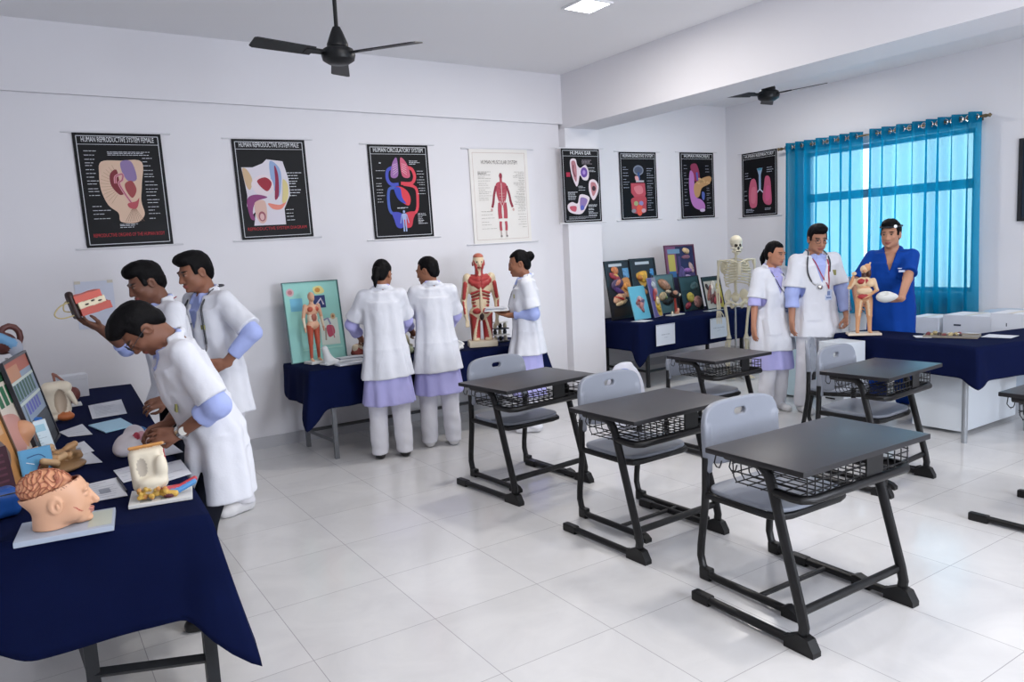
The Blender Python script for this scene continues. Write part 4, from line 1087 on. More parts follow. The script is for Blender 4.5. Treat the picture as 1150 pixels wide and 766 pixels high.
    def coat(s, hem, inf=.022, sleeve=.75, sr=.072, flare=.07, v=True, h=.007, fold=.010, nf=7, lo_z=None, vz=1.17, front_open=0., hip_y=0., sleeve_droop=.0, colr=0):
        """loose garment: torso, short sleeves, hem at height hem (metres above the floor)"""
        k = s.k
        pts = [s.hc, *s.el, *s.sh, s.hip, s.hip+V(0, 0, -.5)]
        lo = np.min(pts, 0)-.26; hi = np.max(pts, 0)+.2; lo[2] = hem-.05
        g = G(lo, hi, h)
        cs = [(0, -.005, .93, .170, .122), (0, 0, 1.06, .158, .112), (0, .005, 1.20, .160, .115), (0, 0, 1.32, .165, .108), (0, -.01, 1.40, .125, .078), (0, -.015, 1.44, .06, .055)]
        if s.female: cs = [(0, -.005, .93, .166, .122), (0, 0, 1.06, .143, .106), (0, .01, 1.20, .145, .116), (0, .0, 1.32, .147, .103), (0, -.01, 1.40, .112, .072), (0, -.015, 1.44, .05, .05)]
        sec = []
        for x, y, z, rx, ry in cs:
            q = s.U(x, y, z); sec.append((*q, (rx+inf)*k, (ry+inf)*k))
        b = s.hip*1.; b[2] = hem-.02
        fm = .5*(s.feet[0]+s.feet[1]); b[:2] = b[:2]*.7+fm[:2]*.3+V(0, hip_y)
        dn = (*b, sec[0][3]+flare*k, sec[0][4]+flare*.8*k)
        ux, uy = s.M @ V(1, 0, 0), s.M @ V(0, 1, 0)
        H0 = (V(1, 0, 0), V(0, 1, 0)); HM = ((ux+H0[0])/2, (uy+H0[1])/2); HU = (ux, uy)
        g.put(loft([dn]+sec, fold=(fold, -fold*.15, nf, 1.+k*7), frames=[H0, H0, HM, HU, HU, HU, HU]), .0)
        for i in range(2):
            e = s.sh[i]+(s.el[i]-s.sh[i])*min(sleeve, 1.)
            inn = s.sh[i]+s.M @ V((.03 if i == 0 else -.03), 0, -.008)*k
            g.put(rc(inn, e+V(0, 0, -sleeve_droop*k), .065*k, sr*k), .03)
            g.put(rc(s.sh[i], s.U(0, -.012, 1.425), .050*k, .048*k), .02)
        g.warp(lambda X, Y, Z: .0045*noise3(X, Y, Z, 19, 1)+.0030*noise3(X, Y, Z*.35, 48, 3+s.k*9)+.0022*noise3(X, Y, Z, 60, 6))
        C = G(lo, hi, h)
        C.put(loft(s.tsec(.016), ux, uy), .02)
        for i in range(2):
            e = s.sh[i]+(s.el[i]-s.sh[i])*min(sleeve, 1.)
            C.put(rc(s.sh[i], e, .064*k, .062*k), .03)
        C.cut(lambda X, Y, Z: hem+.05-Z+0*X+0*Y)
        g.f = np.minimum(g.f, C.f)
        g.cut(lambda X, Y, Z: hem-Z+.006*np.sin(X*9)+0*Y)
        for i in range(2):                         # cuff: trim the sleeve square to the arm
            a = (s.el[i]-s.sh[i]); L = np.linalg.norm(a); a = a/L; e = s.sh[i]+a*L*min(sleeve, 1.)
            cx, cy, cz = e; ax, ay, az = a
            g.put((lambda X, Y, Z, e=e, a=a: np.maximum(-((X-e[0])*a[0]+(Y-e[1])*a[1]+(Z-e[2])*a[2]), np.sqrt((X-e[0])**2+(Y-e[1])**2+(Z-e[2])**2)-.115*k), e-.12, e+.12), .002, op='s') if sleeve < .99 else None
        if v:
            M = s.M; org = s.U(0, 0, vz)
            def vee(X, Y, Z):
                p = [X-org[0], Y-org[1], Z-org[2]]
                q = [M[0][i]*p[0]+M[1][i]*p[1]+M[2][i]*p[2] for i in range(3)]
                return np.maximum(np.abs(q[0])-np.clip(q[2], 0, .3*k)*.26-.002, np.maximum(-q[1]+.012, -q[2]))
            g.put((vee, org-.35, org+.35), .006, op='s')
            for sg in (-1, 1):                     # lapels
                a, m, b = s.U(sg*.072, -.03, 1.455), s.U(sg*.062, .075, 1.37), s.U(sg*.006, .133, vz)
                g.put(rc(a, m, .020*k, .017*k, flat=(s.M @ V(0, 1, .3), .45)), .006); g.put(rc(m, b, .017*k, .010*k, flat=(s.M @ V(0, 1, .3), .5)), .006)
            g.put(rc(s.U(-.07, -.05, 1.46), s.U(.07, -.05, 1.46), .018*k, flat=(s.M @ V(0, 1, -.2), .6)), .012)
        g.put(rc(s.neck+s.M @ V(0, 0, -.01)*k, s.neck+s.M @ V(0, .0, .12)*k, (.046 if s.female else .054)*k), .004, op='s')
        ap = [s.U((.066 if s.female else .070)*cos(q), -.018+(.062)*sin(q), 1.462-.010*math.sin(q)) for q in np.linspace(R(-200), R(20), 9)]
        if v and not getattr(s, 'nocollar', False):
            for q0, q1 in zip(ap, ap[1:]): g.put(rc(q0, q1, .013*k, flat=(s.M @ V(0, 0, 1), 1.6)), .004)
        return g
    def shirt(s, sleeve_to=.6, inf=.006, r=.047, h=.007, colr=0):
        """long shirt sleeves and collar that show out of the coat; sleeve_to = share of forearm covered"""
        k = s.k
        pts = [s.hc, *s.el, *s.sh, *s.wr, s.hip]
        lo = np.min(pts, 0)-.12; hi = np.max(pts, 0)+.12
        g = G(lo, hi, h)
        g.put(loft(s.tsec(inf), s.M @ V(1, 0, 0), s.M @ V(0, 1, 0)), .02)
        to = sleeve_to if isinstance(sleeve_to, (list, tuple)) else (sleeve_to, sleeve_to)
        for i in range(2):
            g.put(rc(s.sh[i], s.el[i], .050*k, (r+.004)*k), .012)
            if to[i] > 0:
                e = s.el[i]+(s.wr[i]-s.el[i])*to[i]
                g.put(rc(s.el[i], e, (r+.004)*k, (r-.008*to[i])*k), .02)
                if to[i] < .7: g.put(rc(e+(s.el[i]-e)*.12, e, (r+.004)*k), .01)
                a = (s.wr[i]-s.el[i]); a = a/np.linalg.norm(a)
                g.put((lambda X, Y, Z, e=e, a=a: np.maximum(-((X-e[0])*a[0]+(Y-e[1])*a[1]+(Z-e[2])*a[2]), np.sqrt((X-e[0])**2+(Y-e[1])**2+(Z-e[2])**2)-.09), e-.1, e+.1), .002, op='s')
        for sg in (-1, 1):
            g.put(rc(s.U(sg*.055, -.04, 1.475), s.U(sg*.025, .055, 1.435), .014*k, flat=((0, 1, .2), .6)), .01)
            g.put(rc(s.U(sg*.03, .055, 1.44), s.U(sg*.055, .09, 1.39), .016*k, .006*k), .008)
        g.put(rc(s.U(-.055, -.055, 1.478), s.U(.055, -.055, 1.478), .014*k), .012)
        g.warp(lambda X, Y, Z: .0022*noise3(X, Y, Z, 48, 5)+.0016*noise3(X, Y, Z, 95, 2))
        g.put(rc(s.neck+s.M @ V(0, 0, -.02)*k, s.neck+s.M @ V(0, .02, .14)*k, .049*k), .004, op='s')
        return g
    def trousers(s, h=.007, wide=.0, to=.06, top=None):
        k = s.k; pts = [*s.hj, *s.knee, *s.ank]
        lo = np.min(pts, 0)-.18; hi = np.max(pts, 0)+.18; lo[2] = 0
        g = G(lo, hi, h)
        g.put(el(s.hip+V(0, 0, -.01), (.155*k, .118*k, .13*k)))
        for i in range(2):
            a = s.ank[i]+V(0, 0, -.03*k)
            g.put(rc(s.hj[i], s.knee[i], .092*k, (.070+wide)*k), .03).put(rc(s.knee[i], a, (.070+wide)*k, (.058+wide*1.2)*k), .02)
        g.warp(lambda X, Y, Z: .004*noise3(X, Y, Z, 30, 4)+.003*np.sin(Z*60+X*25+Y*10)*np.exp(-Z*5))
        g.cut(lambda X, Y, Z: to-Z+.01*np.sin(Y*14)+0*X)
        return g
    def kurta(s, hem, h=.007, flare=.065, fold=.009):
        k = s.k
        b = s.hip*1.; b[2] = hem-.02; fm = .5*(s.feet[0]+s.feet[1]); b[:2] = b[:2]*.6+fm[:2]*.4
        g = G((s.hip[0]-.35, s.hip[1]-.35, hem-.03), (s.hip[0]+.35, s.hip[1]+.35, s.hip[2]+.2), h)
        g.put(loft([(*b, (.16+flare)*k, (.105+flare)*k), (*(s.hip+V(0, 0, .06*k)), .165*k, .115*k)], fold=(fold, .001, 9, .7)))
        g.cut(lambda X, Y, Z: hem-Z+.004*np.sin(X*16)+0*Y)
        return g
    def hair(s, style='short', h=.0055):
        hm, hk, hc = s.Hm, s.hk, s.hc
        T = lambda x, y, z: hc+hm @ (V(x, y, z)*hk)
        g = G(hc-.22*hk-.06, hc+.22*hk+.06, h)
        E = lambda c, r, kk=.012, **a: g.put(el(T(*c), V(*r)*hk, hm), kk, **a)
        if style in ('short', 'quiff', 'cap'):
            E((0, -.02, .040), (.080, .102, .090))
            E((0, .02, .095), (.066, .075, .045), .02)
            if style == 'quiff': E((0, .064, .097), (.058, .038, .026), .02)
            else: E((0, .055, .082), (.060, .036, .028), .015)
            E((0, -.07, -.01), (.066, .050, .075), .02)
            for sx in (-1, 1): E((sx*.068, .025, .0), (.010, .016, .035), .008)
        else:
            E((0, -.02, .036), (.079, .101, .091)); E((0, -.06, -.015), (.068, .055, .078), .02)
            if style == 'bun':
                E((0, -.125, .035), (.046, .042, .046), .012)
            if style == 'pony':
                E((0, -.118, .0), (.028, .026, .028), .012)
                g.put(rc(T(0, -.125, -.005), T(0, -.14, -.08), .026*hk, .030*hk), .01); g.put(rc(T(0, -.14, -.08), T(.0, -.125, -.155), .030*hk, .010*hk), .01)
        a0, b0 = (.040, .058) if style in ('short', 'quiff', 'cap') else (.028, .072)
        def face(X, Y, Z):
            p = [X-hc[0], Y-hc[1], Z-hc[2]]
            q = [(hm[0][i]*p[0]+hm[1][i]*p[1]+hm[2][i]*p[2])/hk for i in range(3)]
            fr = np.maximum(-(q[1]-a0), q[2]-b0-.05*np.maximum(.03-np.abs(q[0]), 0)*0)
            side = np.maximum(np.maximum(-(q[1]+.035), q[2]+.012), -(np.abs(q[0])-.045))      # keeps the ears free
            low = q[2]+.085
            return np.minimum(np.minimum(fr, side), low)*hk
        lo, hi = hc-.3, hc+.3
        if style == 'pony':
            def face2(X, Y, Z, f=face):
                p = [X-hc[0], Y-hc[1], Z-hc[2]]
                y = (hm[0][1]*p[0]+hm[1][1]*p[1]+hm[2][1]*p[2])/hk
                return np.maximum(f(X, Y, Z), -(y+.095)*hk)
            g.put((face2, lo, hi), .006, op='s')
        else: g.put((face, lo, hi), .006, op='s')
        g.warp(lambda X, Y, Z: .0022*noise3(X, Y, Z, 90, 2)+.0016*noise3(X, Y, Z, 170, 5))
        return g
    def shoes(s, i):
        k = s.k; f = s.feet[i]
        g = G(f+V(-.09, -.13, -.01), f+V(.09, .2, .16), .006)
        g.put(rc(f+V(0, -.05, .04)*k, f+V(0, .09, .032)*k, .043*k, .040*k)).put(rc(f+V(0, .09, .03)*k, f+V(0, .125, .028)*k, .040*k, .034*k), .02)
        g.put(rc(f+V(0, -.05, .05)*k, f+V(0, -.045, .085)*k, .042*k), .02)
        g.cut(lambda X, Y, Z: .003-Z+0*X+0*Y)
        return g

def on_surface(gs, x, z, up=.004):
    ys = [y for y in (g.front(x, z) for g in gs) if y is not None]
    return (max(ys) if ys else .1)+up
def strap(gs, pts, r, flat=.5, up=.004, n=6):
    """tube laid over the front of garments through (x,z) points; pts with 3 numbers are used as they are"""
    out = []
    for p in pts:
        if len(p) == 3: out.append(p)
        else: out.append((p[0], on_surface(gs, p[0], p[1], up), p[1]))
    return MB().tube(out, r, n, flat=flat)
PEOPLE = {}
def person(key, label, pos, yaw, Hm, tone, parts, hairst, beard=0, res=.0055):
    t = thing('person', label, 'person', (pos[0], pos[1], 0), yaw, 'people in the room')
    g = Hm.body(res); obj('body', g.mesh('body', ['ffffff'], Hm.paint(tone, beard)), skin_m, t)
    obj('hair', Hm.hair(hairst).mesh('hair'), hair_m, t)
    gs = {}
    for nm, gg, m in parts:
        gs[nm] = gg; obj(nm, gg.mesh(nm, relax=3), m, t)
    PEOPLE[key] = (t, Hm, gs, g)
    return t, gs
def shoes(t, Hm, m):
    for i in range(2): obj('shoe', Hm.shoes(i).mesh('shoe'), m, t)
def badge(t, gs, x, z, m=gold_m, sx=.022, sz=.014):
    y = on_surface(list(gs), x, z, .001)
    MB().bx((x-sx, y-.004, z-sz), (x+sx, y+.004, z+sz), .002).build('badge', m, t)
def lanyard(t, gs, k, strap_m, zc, x=.0, card=True, nz=1.44):
    gl = list(gs); L = []
    for sg in (-1, 1):
        pts = [(sg*.075*k, -.03*k, (nz+.035)*k)]+[(sg*(.07*k*(1-u))+x*u, (nz-.02)*k*(1-u)+(zc+.05)*u) for u in (.12, .3, .5, .7, .85, 1.)]
        o = strap(gl, pts, .006, .4).build('lanyard', strap_m, t, smooth=True)
    if card:
        y = on_surface(gl, x, zc, .004)
        c = MB().bx((x-.032, y-.003, zc-.05), (x+.032, y+.003, zc+.045), .003).build('id_card', card_m, t)
        MB().bx((x-.022, y+.003, zc-.035), (x+.022, y+.0045, zc-.02)).bx((x-.014, y+.003, zc-.008), (x+.014, y+.0045, zc+.03)).build('card_print', mat('card_print', '6d7fae', .5), c)
def stethoscope(label, pos, yaw, gs, k, pts_l, pts_r, bell):
    """rubber tube round the neck; the two ends hang on the chest"""
    t = thing('stethoscope', label, 'stethoscope', (pos[0], pos[1], 0), yaw)
    gl = list(gs)
    def P(p): return (p[0], on_surface(gl, p[0], p[1], .010), p[1]) if len(p) == 2 else p
    pts = smooth_pts([P(p) for p in pts_l]); 
    MB().tube(pts, .0062, 8).build('tubing', tube_m, t, smooth=True)
    q = P(bell)
    MB().tube(smooth_pts([P(p) for p in pts_r]), .0045, 8).build('earpiece_tubes', steel, t, smooth=True)
    MB().lathe([(.001, -.004), (.020, -.004), (.022, .002), (.014, .008), (.001, .009)], (q[0], q[1]+.006, q[2]-.02), 16, Matrix.Rotation(-pi/2, 4, 'X')).build('chest_piece', steel, t, smooth=True)
    return t
def L2(pos, yaw, p):
    """world point -> local coordinates of a person at pos / yaw"""
    x, y = p[0]-pos[0], p[1]-pos[1]; c, s_ = cos(-yaw), sin(-yaw)
    return V(x*c-y*s_, x*s_+y*c, p[2])

def pocket(t, gs, x, z, m, w=.065, hh=.07, up=.009):
    y0 = on_surface(gs, x, z, 0)
    vs = []; nx, nz = 6, 5
    for j in range(nz+1):
        for i in range(nx+1):
            xx = x-w+2*w*i/nx; zz = z-hh+2*hh*j/nz; vs.append((xx, on_surface(gs, xx, zz, up), zz))
    n = len(vs); vs += [(a, b-.02, c) for a, b, c in vs]
    fs = []
    for j in range(nz):
        for i in range(nx):
            a = j*(nx+1)+i; fs.append((a, a+nx+1, a+nx+2, a+1))
    b = [i for i in range(nx+1)]; 
    top = [nz*(nx+1)+i for i in range(nx+1)]
    for seq, fl in ((b, 0), (top, 1), ([j*(nx+1) for j in range(nz+1)], 1), ([j*(nx+1)+nx for j in range(nz+1)], 0)):
        for p, q in zip(seq, seq[1:]): fs.append((p, q, q+n, p+n))
    o = MB().add(vs, fs).build('pocket', m, t, smooth=True)
# ---- three students at the left-hand table
# 1 bending over the table, in front
p, a = (.625, 3.60), R(92)
W = lambda q, p=p, a=a: L2(p, a, q)
# the near arm is the left hand of a man facing left: index 0 is local -x
hm1 = Human(1.57, lean=R(19), hips=(0, -.07), hipz=.87, hs=.99, feet=[(-.13, .03, 0), (.13, .09, 0)], head=(R(60), R(2), R(-4)), neckfwd=.0,
            hands=[dict(p=W((.515, 3.49, .885)), d=(.2, 1, .1), n=(.8, .1, -.5), curl=.8), dict(p=W((.50, 3.68, .90)), d=(-.1, 1, -.2), n=(-.6, 0, -.8), curl=.8)],
            poles=[(-.75, -.8, -.3), (.7, -.8, -.2)])
t, gs = person('bend', 'person in a white coat bending over the left table, head bowed, holding a model', p, a, hm1, '7d5340',
               [('coat', hm1.coat(.56, sleeve=.86, sr=.080, flare=.035, fold=.007, hip_y=-.03), coat_m), ('shirt', hm1.shirt((.42, .42), r=.055), shirt_m), ('trousers', hm1.trousers(), dtrous_m)], 'quiff')
shoes(t, hm1, shoe_b); badge(t, gs.values(), -.09, 1.0, sx=.02, sz=.018)
w = hm1.wr[0]; d_ = (hm1.wr[0]-hm1.el[0]); d_ = d_/np.linalg.norm(d_)
Mx = Vector(d_).to_track_quat('Z', 'Y').to_matrix().to_4x4()
wt = MB().lathe([(.030, -.010), (.033, -.008), (.033, .008), (.030, .010)], w-d_*.02, 20, Mx).build('wristwatch', steel, t, smooth=True)
MB().lathe([(.001, 0), (.019, 0), (.019, .007), (.001, .008)], w-d_*.02+V(-.03, 0, .01), 16, Matrix.Rotation(-pi/2, 4, 'Y')).build('watch_face', mat('watch_face', 'c9c7c0', .3), wt, smooth=True)
gl = MB(); T1 = lambda x, y, z: tuple(hm1.hc+hm1.Hm @ (V(x, y, z)*hm1.hk))
for sx in (-1, 1):
    gl.tube([T1(sx*.033+.022*cos(q), .108, .002+.017*sin(q)) for q in np.linspace(0, 2*pi, 15)[:-1]], .0018, 5, closed=True).tube([T1(sx*.055, .106, .006), T1(sx*.078, .05, .008), T1(sx*.08, -.01, .002)], .0018, 5)
gl.tube([T1(-.011, .112, .006), T1(.011, .112, .006)], .0018, 5).build('glasses', tube_m, t)

# 2 holding the skin model up, behind
p, a = (.74, 4.92), R(104)
W = lambda q, p=p, a=a: L2(p, a, q)
hm2 = Human(1.65, lean=R(7), hips=(0, -.02), feet=[(-.10, .0, 0), (.10, .0, 0)], head=(R(24), R(-4), 0),
            hands=[dict(p=W((.64, 4.62, .86)), d=(.3, 1, -.2), n=(.6, 0, -.6), curl=.7), dict(p=W((.365, 4.85, 1.285)), d=W((.26, 4.79, 1.345))-W((.365, 4.85, 1.285)), n=(0, 0, 1), curl=.35, thumb=.3)],
            poles=[(-.8, -.6, -.5), (.2, .1, -1)])
t, gs = person('hold', 'person in a white coat raising a layered skin model at the far left', p, a, hm2, '6f4a3a',
               [('coat', hm2.coat(.80, sleeve=.9, sr=.078, flare=.05), coat_m), ('shirt', hm2.shirt((.8, .25)), shirt_m), ('trousers', hm2.trousers(), dtrous_m)], 'short')
shoes(t, hm2, shoe_b)
lanyard(t, gs.values(), hm2.k, red_m, 1.10, card=False)

# 3 standing with a stethoscope
p, a = (1.02, 5.10), R(112)
W = lambda q, p=p, a=a: L2(p, a, q)
hm3 = Human(1.69, lean=R(6), hips=(0, -.03), feet=[(-.13, .0, 0), (.13, .02, 0)], head=(R(17), R(-6), 0), sh=1.02,
            hands=[dict(p=W((1.02, 4.83, 1.0)), d=(.6, 1, 0), n=(.6, -.4, 0), curl=.7), dict(p=W((.86, 5.02, .97)), d=(-.5, 1, 0), n=(-.6, -.3, 0), curl=.7)],
            poles=[(-1, -.45, -.4), (1, -.5, -.4)])
t, gs = person('steth', 'person in white coat with a stethoscope standing upright by the white wall at the left', p, a, hm3, '8a5d48',
               [('coat', hm3.coat(.67, sleeve=.86, sr=.082, flare=.05), coat_m), ('shirt', hm3.shirt((.72, .9), r=.052), shirt_m), ('trousers', hm3.trousers(wide=.006), wtrous_m)], 'quiff', beard=.6)
shoes(t, hm3, shoe_w); badge(t, gs.values(), -.085, 1.225)
MB().tube([(.03, on_surface(gs.values(), .03, 1.25), 1.25), (.035, on_surface(gs.values(), .035, 1.19)+.005, 1.19)], .006, 6).build('pen', mat('pen_silver', '8a8f98', .3, metal=.8), t)
stethoscope('black stethoscope round the neck of the student standing by the white wall', p, a, gs.values(), hm3.k,
            [(-.10, 1.12), (-.098, 1.25), (-.09, 1.36), (-.075, .02, 1.455), (-.05, -.075, 1.475), (.05, -.075, 1.475), (.075, .02, 1.455), (.09, 1.36), (.06, 1.24), (.03, 1.14)], [(-.10, 1.12), (-.085, 1.08), (-.06, 1.06)], (.03, 1.13))

# ---- three women at the centre table
def woman(key, label, p, a, H, head, hands, poles, hairst, hem, khem, **kw):
    hm = Human(H, female=True, head=head, hands=hands, poles=poles, **kw)
    t, gs = person(key, label, p, a, hm, '8f6048',
                   [('coat', hm.coat(hem, sleeve=.80, sr=.082, flare=.045, inf=.024), coat_m), ('shirt', hm.shirt((.55, .55) if key != 'w3' else (.75, .75), r=.05), lilac_m if key != 'w3' else shirt_m),
                    ('kurta', hm.kurta(khem), lilac_m), ('trousers', hm.trousers(wide=.012, to=.045), wtrous_m)], hairst)
    return t, hm, gs
p, a = (2.39, 5.53), R(-20); W = lambda q, p=p, a=a: L2(p, a, q)
t, hm, gs = woman('w1', 'person with a low ponytail seen from behind, in a white coat and lilac kurta', p, a, 1.585, (R(20), R(-28), 0),
      [dict(p=W((2.33, 5.86, .93)), d=(.2, 1, 0), n=(.3, 0, -1)), dict(p=W((2.62, 5.80, .93)), d=(-.2, 1, 0), n=(-.3, 0, -1))], [(-1, -.4, -.4), (1, -.4, -.4)], 'pony', .655, .44, feet=[(-.10, .02, 0), (.10, .02, 0)], lean=R(4))
shoes(t, hm, shoe_b)
p, a = (2.86, 5.57), R(-24); W = lambda q, p=p, a=a: L2(p, a, q)
t, hm, gs = woman('w2', 'person with cropped black hair seen from behind, head turned left, in white coat', p, a, 1.585, (R(14), R(62), 0),
      [dict(p=W((2.82, 5.90, .93)), d=(.2, 1, 0), n=(.3, 0, -1)), dict(p=W((3.09, 5.82, .93)), d=(-.2, 1, 0), n=(-.3, 0, -1))], [(-1, -.4, -.4), (1, -.4, -.4)], 'neat', .64, .45, feet=[(-.10, .02, 0), (.10, .02, 0)], lean=R(3), sh=1.04)
shoes(t, hm, shoe_w)
p, a = (3.72, 5.48), R(58); W = lambda q, p=p, a=a: L2(p, a, q)
t, hm, gs = woman('w3', 'person with a hair bun in profile, holding a white tray beside the torso model', p, a, 1.60, (R(14), R(2), 0),
      [dict(p=W((3.555, 5.51, 1.045)), d=(.35, 1, .12), n=(.2, 0, 1), curl=.35, thumb=.2), dict(p=W((3.63, 5.66, 1.05)), d=(-.35, 1, .12), n=(-.2, 0, 1), curl=.35, thumb=.2)],
      [(-.5, -1, -.5), (.5, -1, -.5)], 'bun', .70, .33, feet=[(-.09, .0, 0), (.09, .03, 0)])
shoes(t, hm, shoe_w)
lanyard(t, gs.values(), hm.k, lan_m, .98, x=.0); badge(t, gs.values(), -.085, 1.21, sx=.018, sz=.018)

# ---- three people at the right
p, a = (5.79, 4.49), R(166); W = lambda q, p=p, a=a: L2(p, a, q)
hm = Human(1.565, female=True, head=(R(12), R(16), 0), feet=[(-.085, .0, 0), (.085, .03, 0)],
           hands=[dict(p=V(-.17, .20, .78), d=(.25, .6, -.9), n=(.9, .2, 0)), dict(p=V(.235, .03, .74), d=(-.02, .1, -1), n=(-1, 0, 0), curl=.4)], poles=[(-1, -.6, 0), (1, -.8, 0)])
t, gs = person('wr', 'person with a long black ponytail in a white coat beside the hanging skeleton', p, a, hm, 'b07c62',
               [('coat', hm.coat(.575, sleeve=.86, sr=.078, flare=.05), coat_m), ('shirt', hm.shirt((.25, .15), r=.056), lilac_m), ('kurta', hm.kurta(.40), lilac_m), ('trousers', hm.trousers(wide=.012, to=.04), wtrous_m)], 'pony')
shoes(t, hm, shoe_w); lanyard(t, gs.values(), hm.k, tube_m, .96, x=-.06)
badge(t, gs.values(), -.10, 1.16, sx=.012, sz=.02)
pocket(t, list(gs.values())[:1], .085, .80, coat_m)
p, a = (6.02, 4.20), R(152); W = lambda q, p=p, a=a: L2(p, a, q)
hm = Human(1.69, head=(R(16), R(-6), 0), sh=1.05, feet=[(-.12, .0, 0), (.12, .02, 0)],
           hands=[dict(p=V(-.24, .14, .80), d=(.3, .5, -.8), n=(.9, .2, 0), curl=.9), dict(p=V(.25, .05, .80), d=(0, .1, -1), n=(-1, 0, 0), curl=.5)], poles=[(-1, -.7, 0), (1, -.8, 0)])
t, gs = person('mr', 'person in glasses and white coat with a stethoscope, standing before the turquoise curtain', p, a, hm, 'a87860',
               [('coat', hm.coat(.70, sleeve=.85, sr=.088, flare=.045), coat_m), ('shirt', hm.shirt((.8, .55), r=.058), shirt_m), ('trousers', hm.trousers(wide=.015), wtrous_m)], 'quiff')
shoes(t, hm, shoe_w); lanyard(t, gs.values(), hm.k, red_m, 1.08, x=-.05); badge(t, gs.values(), -.12, 1.27, sx=.02, sz=.024)
pocket(t, list(gs.values())[:1], .09, .93, coat_m, .07, .075)
gl = MB(); T2 = lambda x, y, z: tuple(hm.hc+hm.Hm @ (V(x, y, z)*hm.hk))
for sx in (-1, 1):
    gl.tube([T2(sx*.033+.023*cos(q), .110, .002+.018*sin(q)) for q in np.linspace(0, 2*pi, 15)[:-1]], .0018, 5, closed=True).tube([T2(sx*.056, .106, .006), T2(sx*.08, -.01, .004)], .0018, 5)
gl.build('glasses', tube_m, t)
stethoscope('dark stethoscope hanging on the chest of the student in front of the curtain', p, a, gs.values(), hm.k,
            [(.10, 1.20), (.125, 1.28), (.115, 1.38), (.075, .02, 1.46), (.05, -.075, 1.48), (-.05, -.075, 1.48), (-.075, .02, 1.46), (-.085, 1.38), (-.07, 1.28)], [(.10, 1.20), (.07, 1.17), (.05, 1.18)], (.03, 1.17))
p, a = (6.42, 3.66), R(112); W = lambda q, p=p, a=a: L2(p, a, q)
p = (6.53, 3.78)
W = lambda q, p=p, a=a: L2(p, a, q)
hm = Human(1.69, head=(R(4), R(-8), 0), sh=.93, feet=[(-.11, .0, 0), (.11, .03, 0)], lean=R(4),
           hands=[dict(p=W((6.115, 3.475, .985)), d=W((5.98, 3.50, .985))-W((6.115, 3.475, .985)), n=(.5, .1, .6), curl=.55, thumb=.9), dict(p=W((6.17, 3.88, .98)), d=(-.4, 1, 0), n=(-.6, 0, -.5))], poles=[(-1, -.5, -.2), (1, -.5, -.4)])
t, gs = person('doc', 'person in royal blue scrubs and dark cap behind the navy bench', p, a, hm, 'b5846a',
               [('scrub_top', hm.coat(.62, inf=.024, sleeve=.78, sr=.072, flare=.01, fold=.007, vz=1.27), scrub_m), ('trousers', hm.trousers(wide=.012), scrub_m)], 'cap')
shoes(t, hm, shoe_b)
_h = hm.wr[0]+(V(*hm.hd[0]['d'])/np.linalg.norm(hm.hd[0]['d']))*.115+V(*hm.hd[0].get('n', (0, 0, 1)))*.045
DOC_HAND = Vector((p[0], p[1], 0))+Matrix.Rotation(a, 3, 'Z') @ Vector(_h)
T3 = lambda x, y, z: tuple(hm.hc+hm.Hm @ (V(x, y, z)*hm.hk))
MB().tube([T3(.086*cos(q), -.018+.108*sin(q), .068) for q in np.linspace(0, 2*pi, 29)[:-1]], .008, 6, closed=True).build('head_band', tube_m, t, smooth=True)
MB().lathe([(.001, 0), (.014, 0), (.014, .006), (.001, .007)], T3(-.06, .075, .072), 12, Matrix(hm.Hm.tolist()).to_4x4() @ Matrix.Rotation(R(35), 4, 'Z') @ Matrix.Rotation(-pi/2, 4, 'X')).build('band_patch', mat('white_patch', 'e8eef2', .15), t, smooth=True)  # small white patch on the side of the band
y = on_surface(gs.values(), -.10, 1.27)
bd = MB()
for i, (x0, x1) in enumerate(((-.135, -.115), (-.112, -.10), (-.097, -.075))): bd.bx((x0, y-.006, 1.283), (x1, y+.002, 1.291))
bd.bx((-.13, y-.006, 1.255), (-.082, y+.003, 1.272)); bd.build('chest_print', mat('white_print', 'c8d4ee', .6), t)
# ------------------------------------------------------------------ anatomy models, boards and papers
mod_m = mat('painted_plastic_model', vcol=True, rough=.42, spec=.4)
base_w = mat('white_model_base', 'd9d9d6', .45); base_g = mat('grey_blue_model_base', 'a9b4c4', .45)
ivory = mat('ivory_bone', 'cfc7ae', .5, noise=.06, nscale=30)
paper_m = mat('white_paper', 'd3d6dd', .7); paper_b = mat('pale_blue_folder', '9cc6dc', .5)
ZO = .7455
class SG:
    """scaled colour model: coordinates in its own units times k"""
    def __init__(s, lo, hi, h, k=1.):
        s.k = k; s.g = G(V(*lo)*k, V(*hi)*k, h)
    def rc(s, a, b, ra, rb=None, c=0, k=.0, op='u', flat=None):
        s.g.put(rc(V(*a)*s.k, V(*b)*s.k, ra*s.k, None if rb is None else rb*s.k, flat), k*s.k, c, op); return s
    def el(s, ct, r, c=0, k=.0, op='u', M=None):
        s.g.put(el(V(*ct)*s.k, V(*r)*s.k, M), k*s.k, c, op); return s
    def bx(s, ct, hf, r=0, c=0, k=.0, op='u', M=None):
        s.g.put(bxp(V(*ct)*s.k, V(*hf)*s.k, r*s.k, M), k*s.k, c, op); return s
    def chain(s, pts, r, c=0, k=.0):
        for i in range(len(pts)-1):
            ra = r[i] if isinstance(r, (list, tuple)) else r; rb = r[i+1] if isinstance(r, (list, tuple)) else r
            s.rc(pts[i], pts[i+1], ra, rb, c, k)
        return s
def slab(sx, sy, h, bev=.004): return MB().bx((-sx/2, -sy/2, 0), (sx/2, sy/2, h), bev)

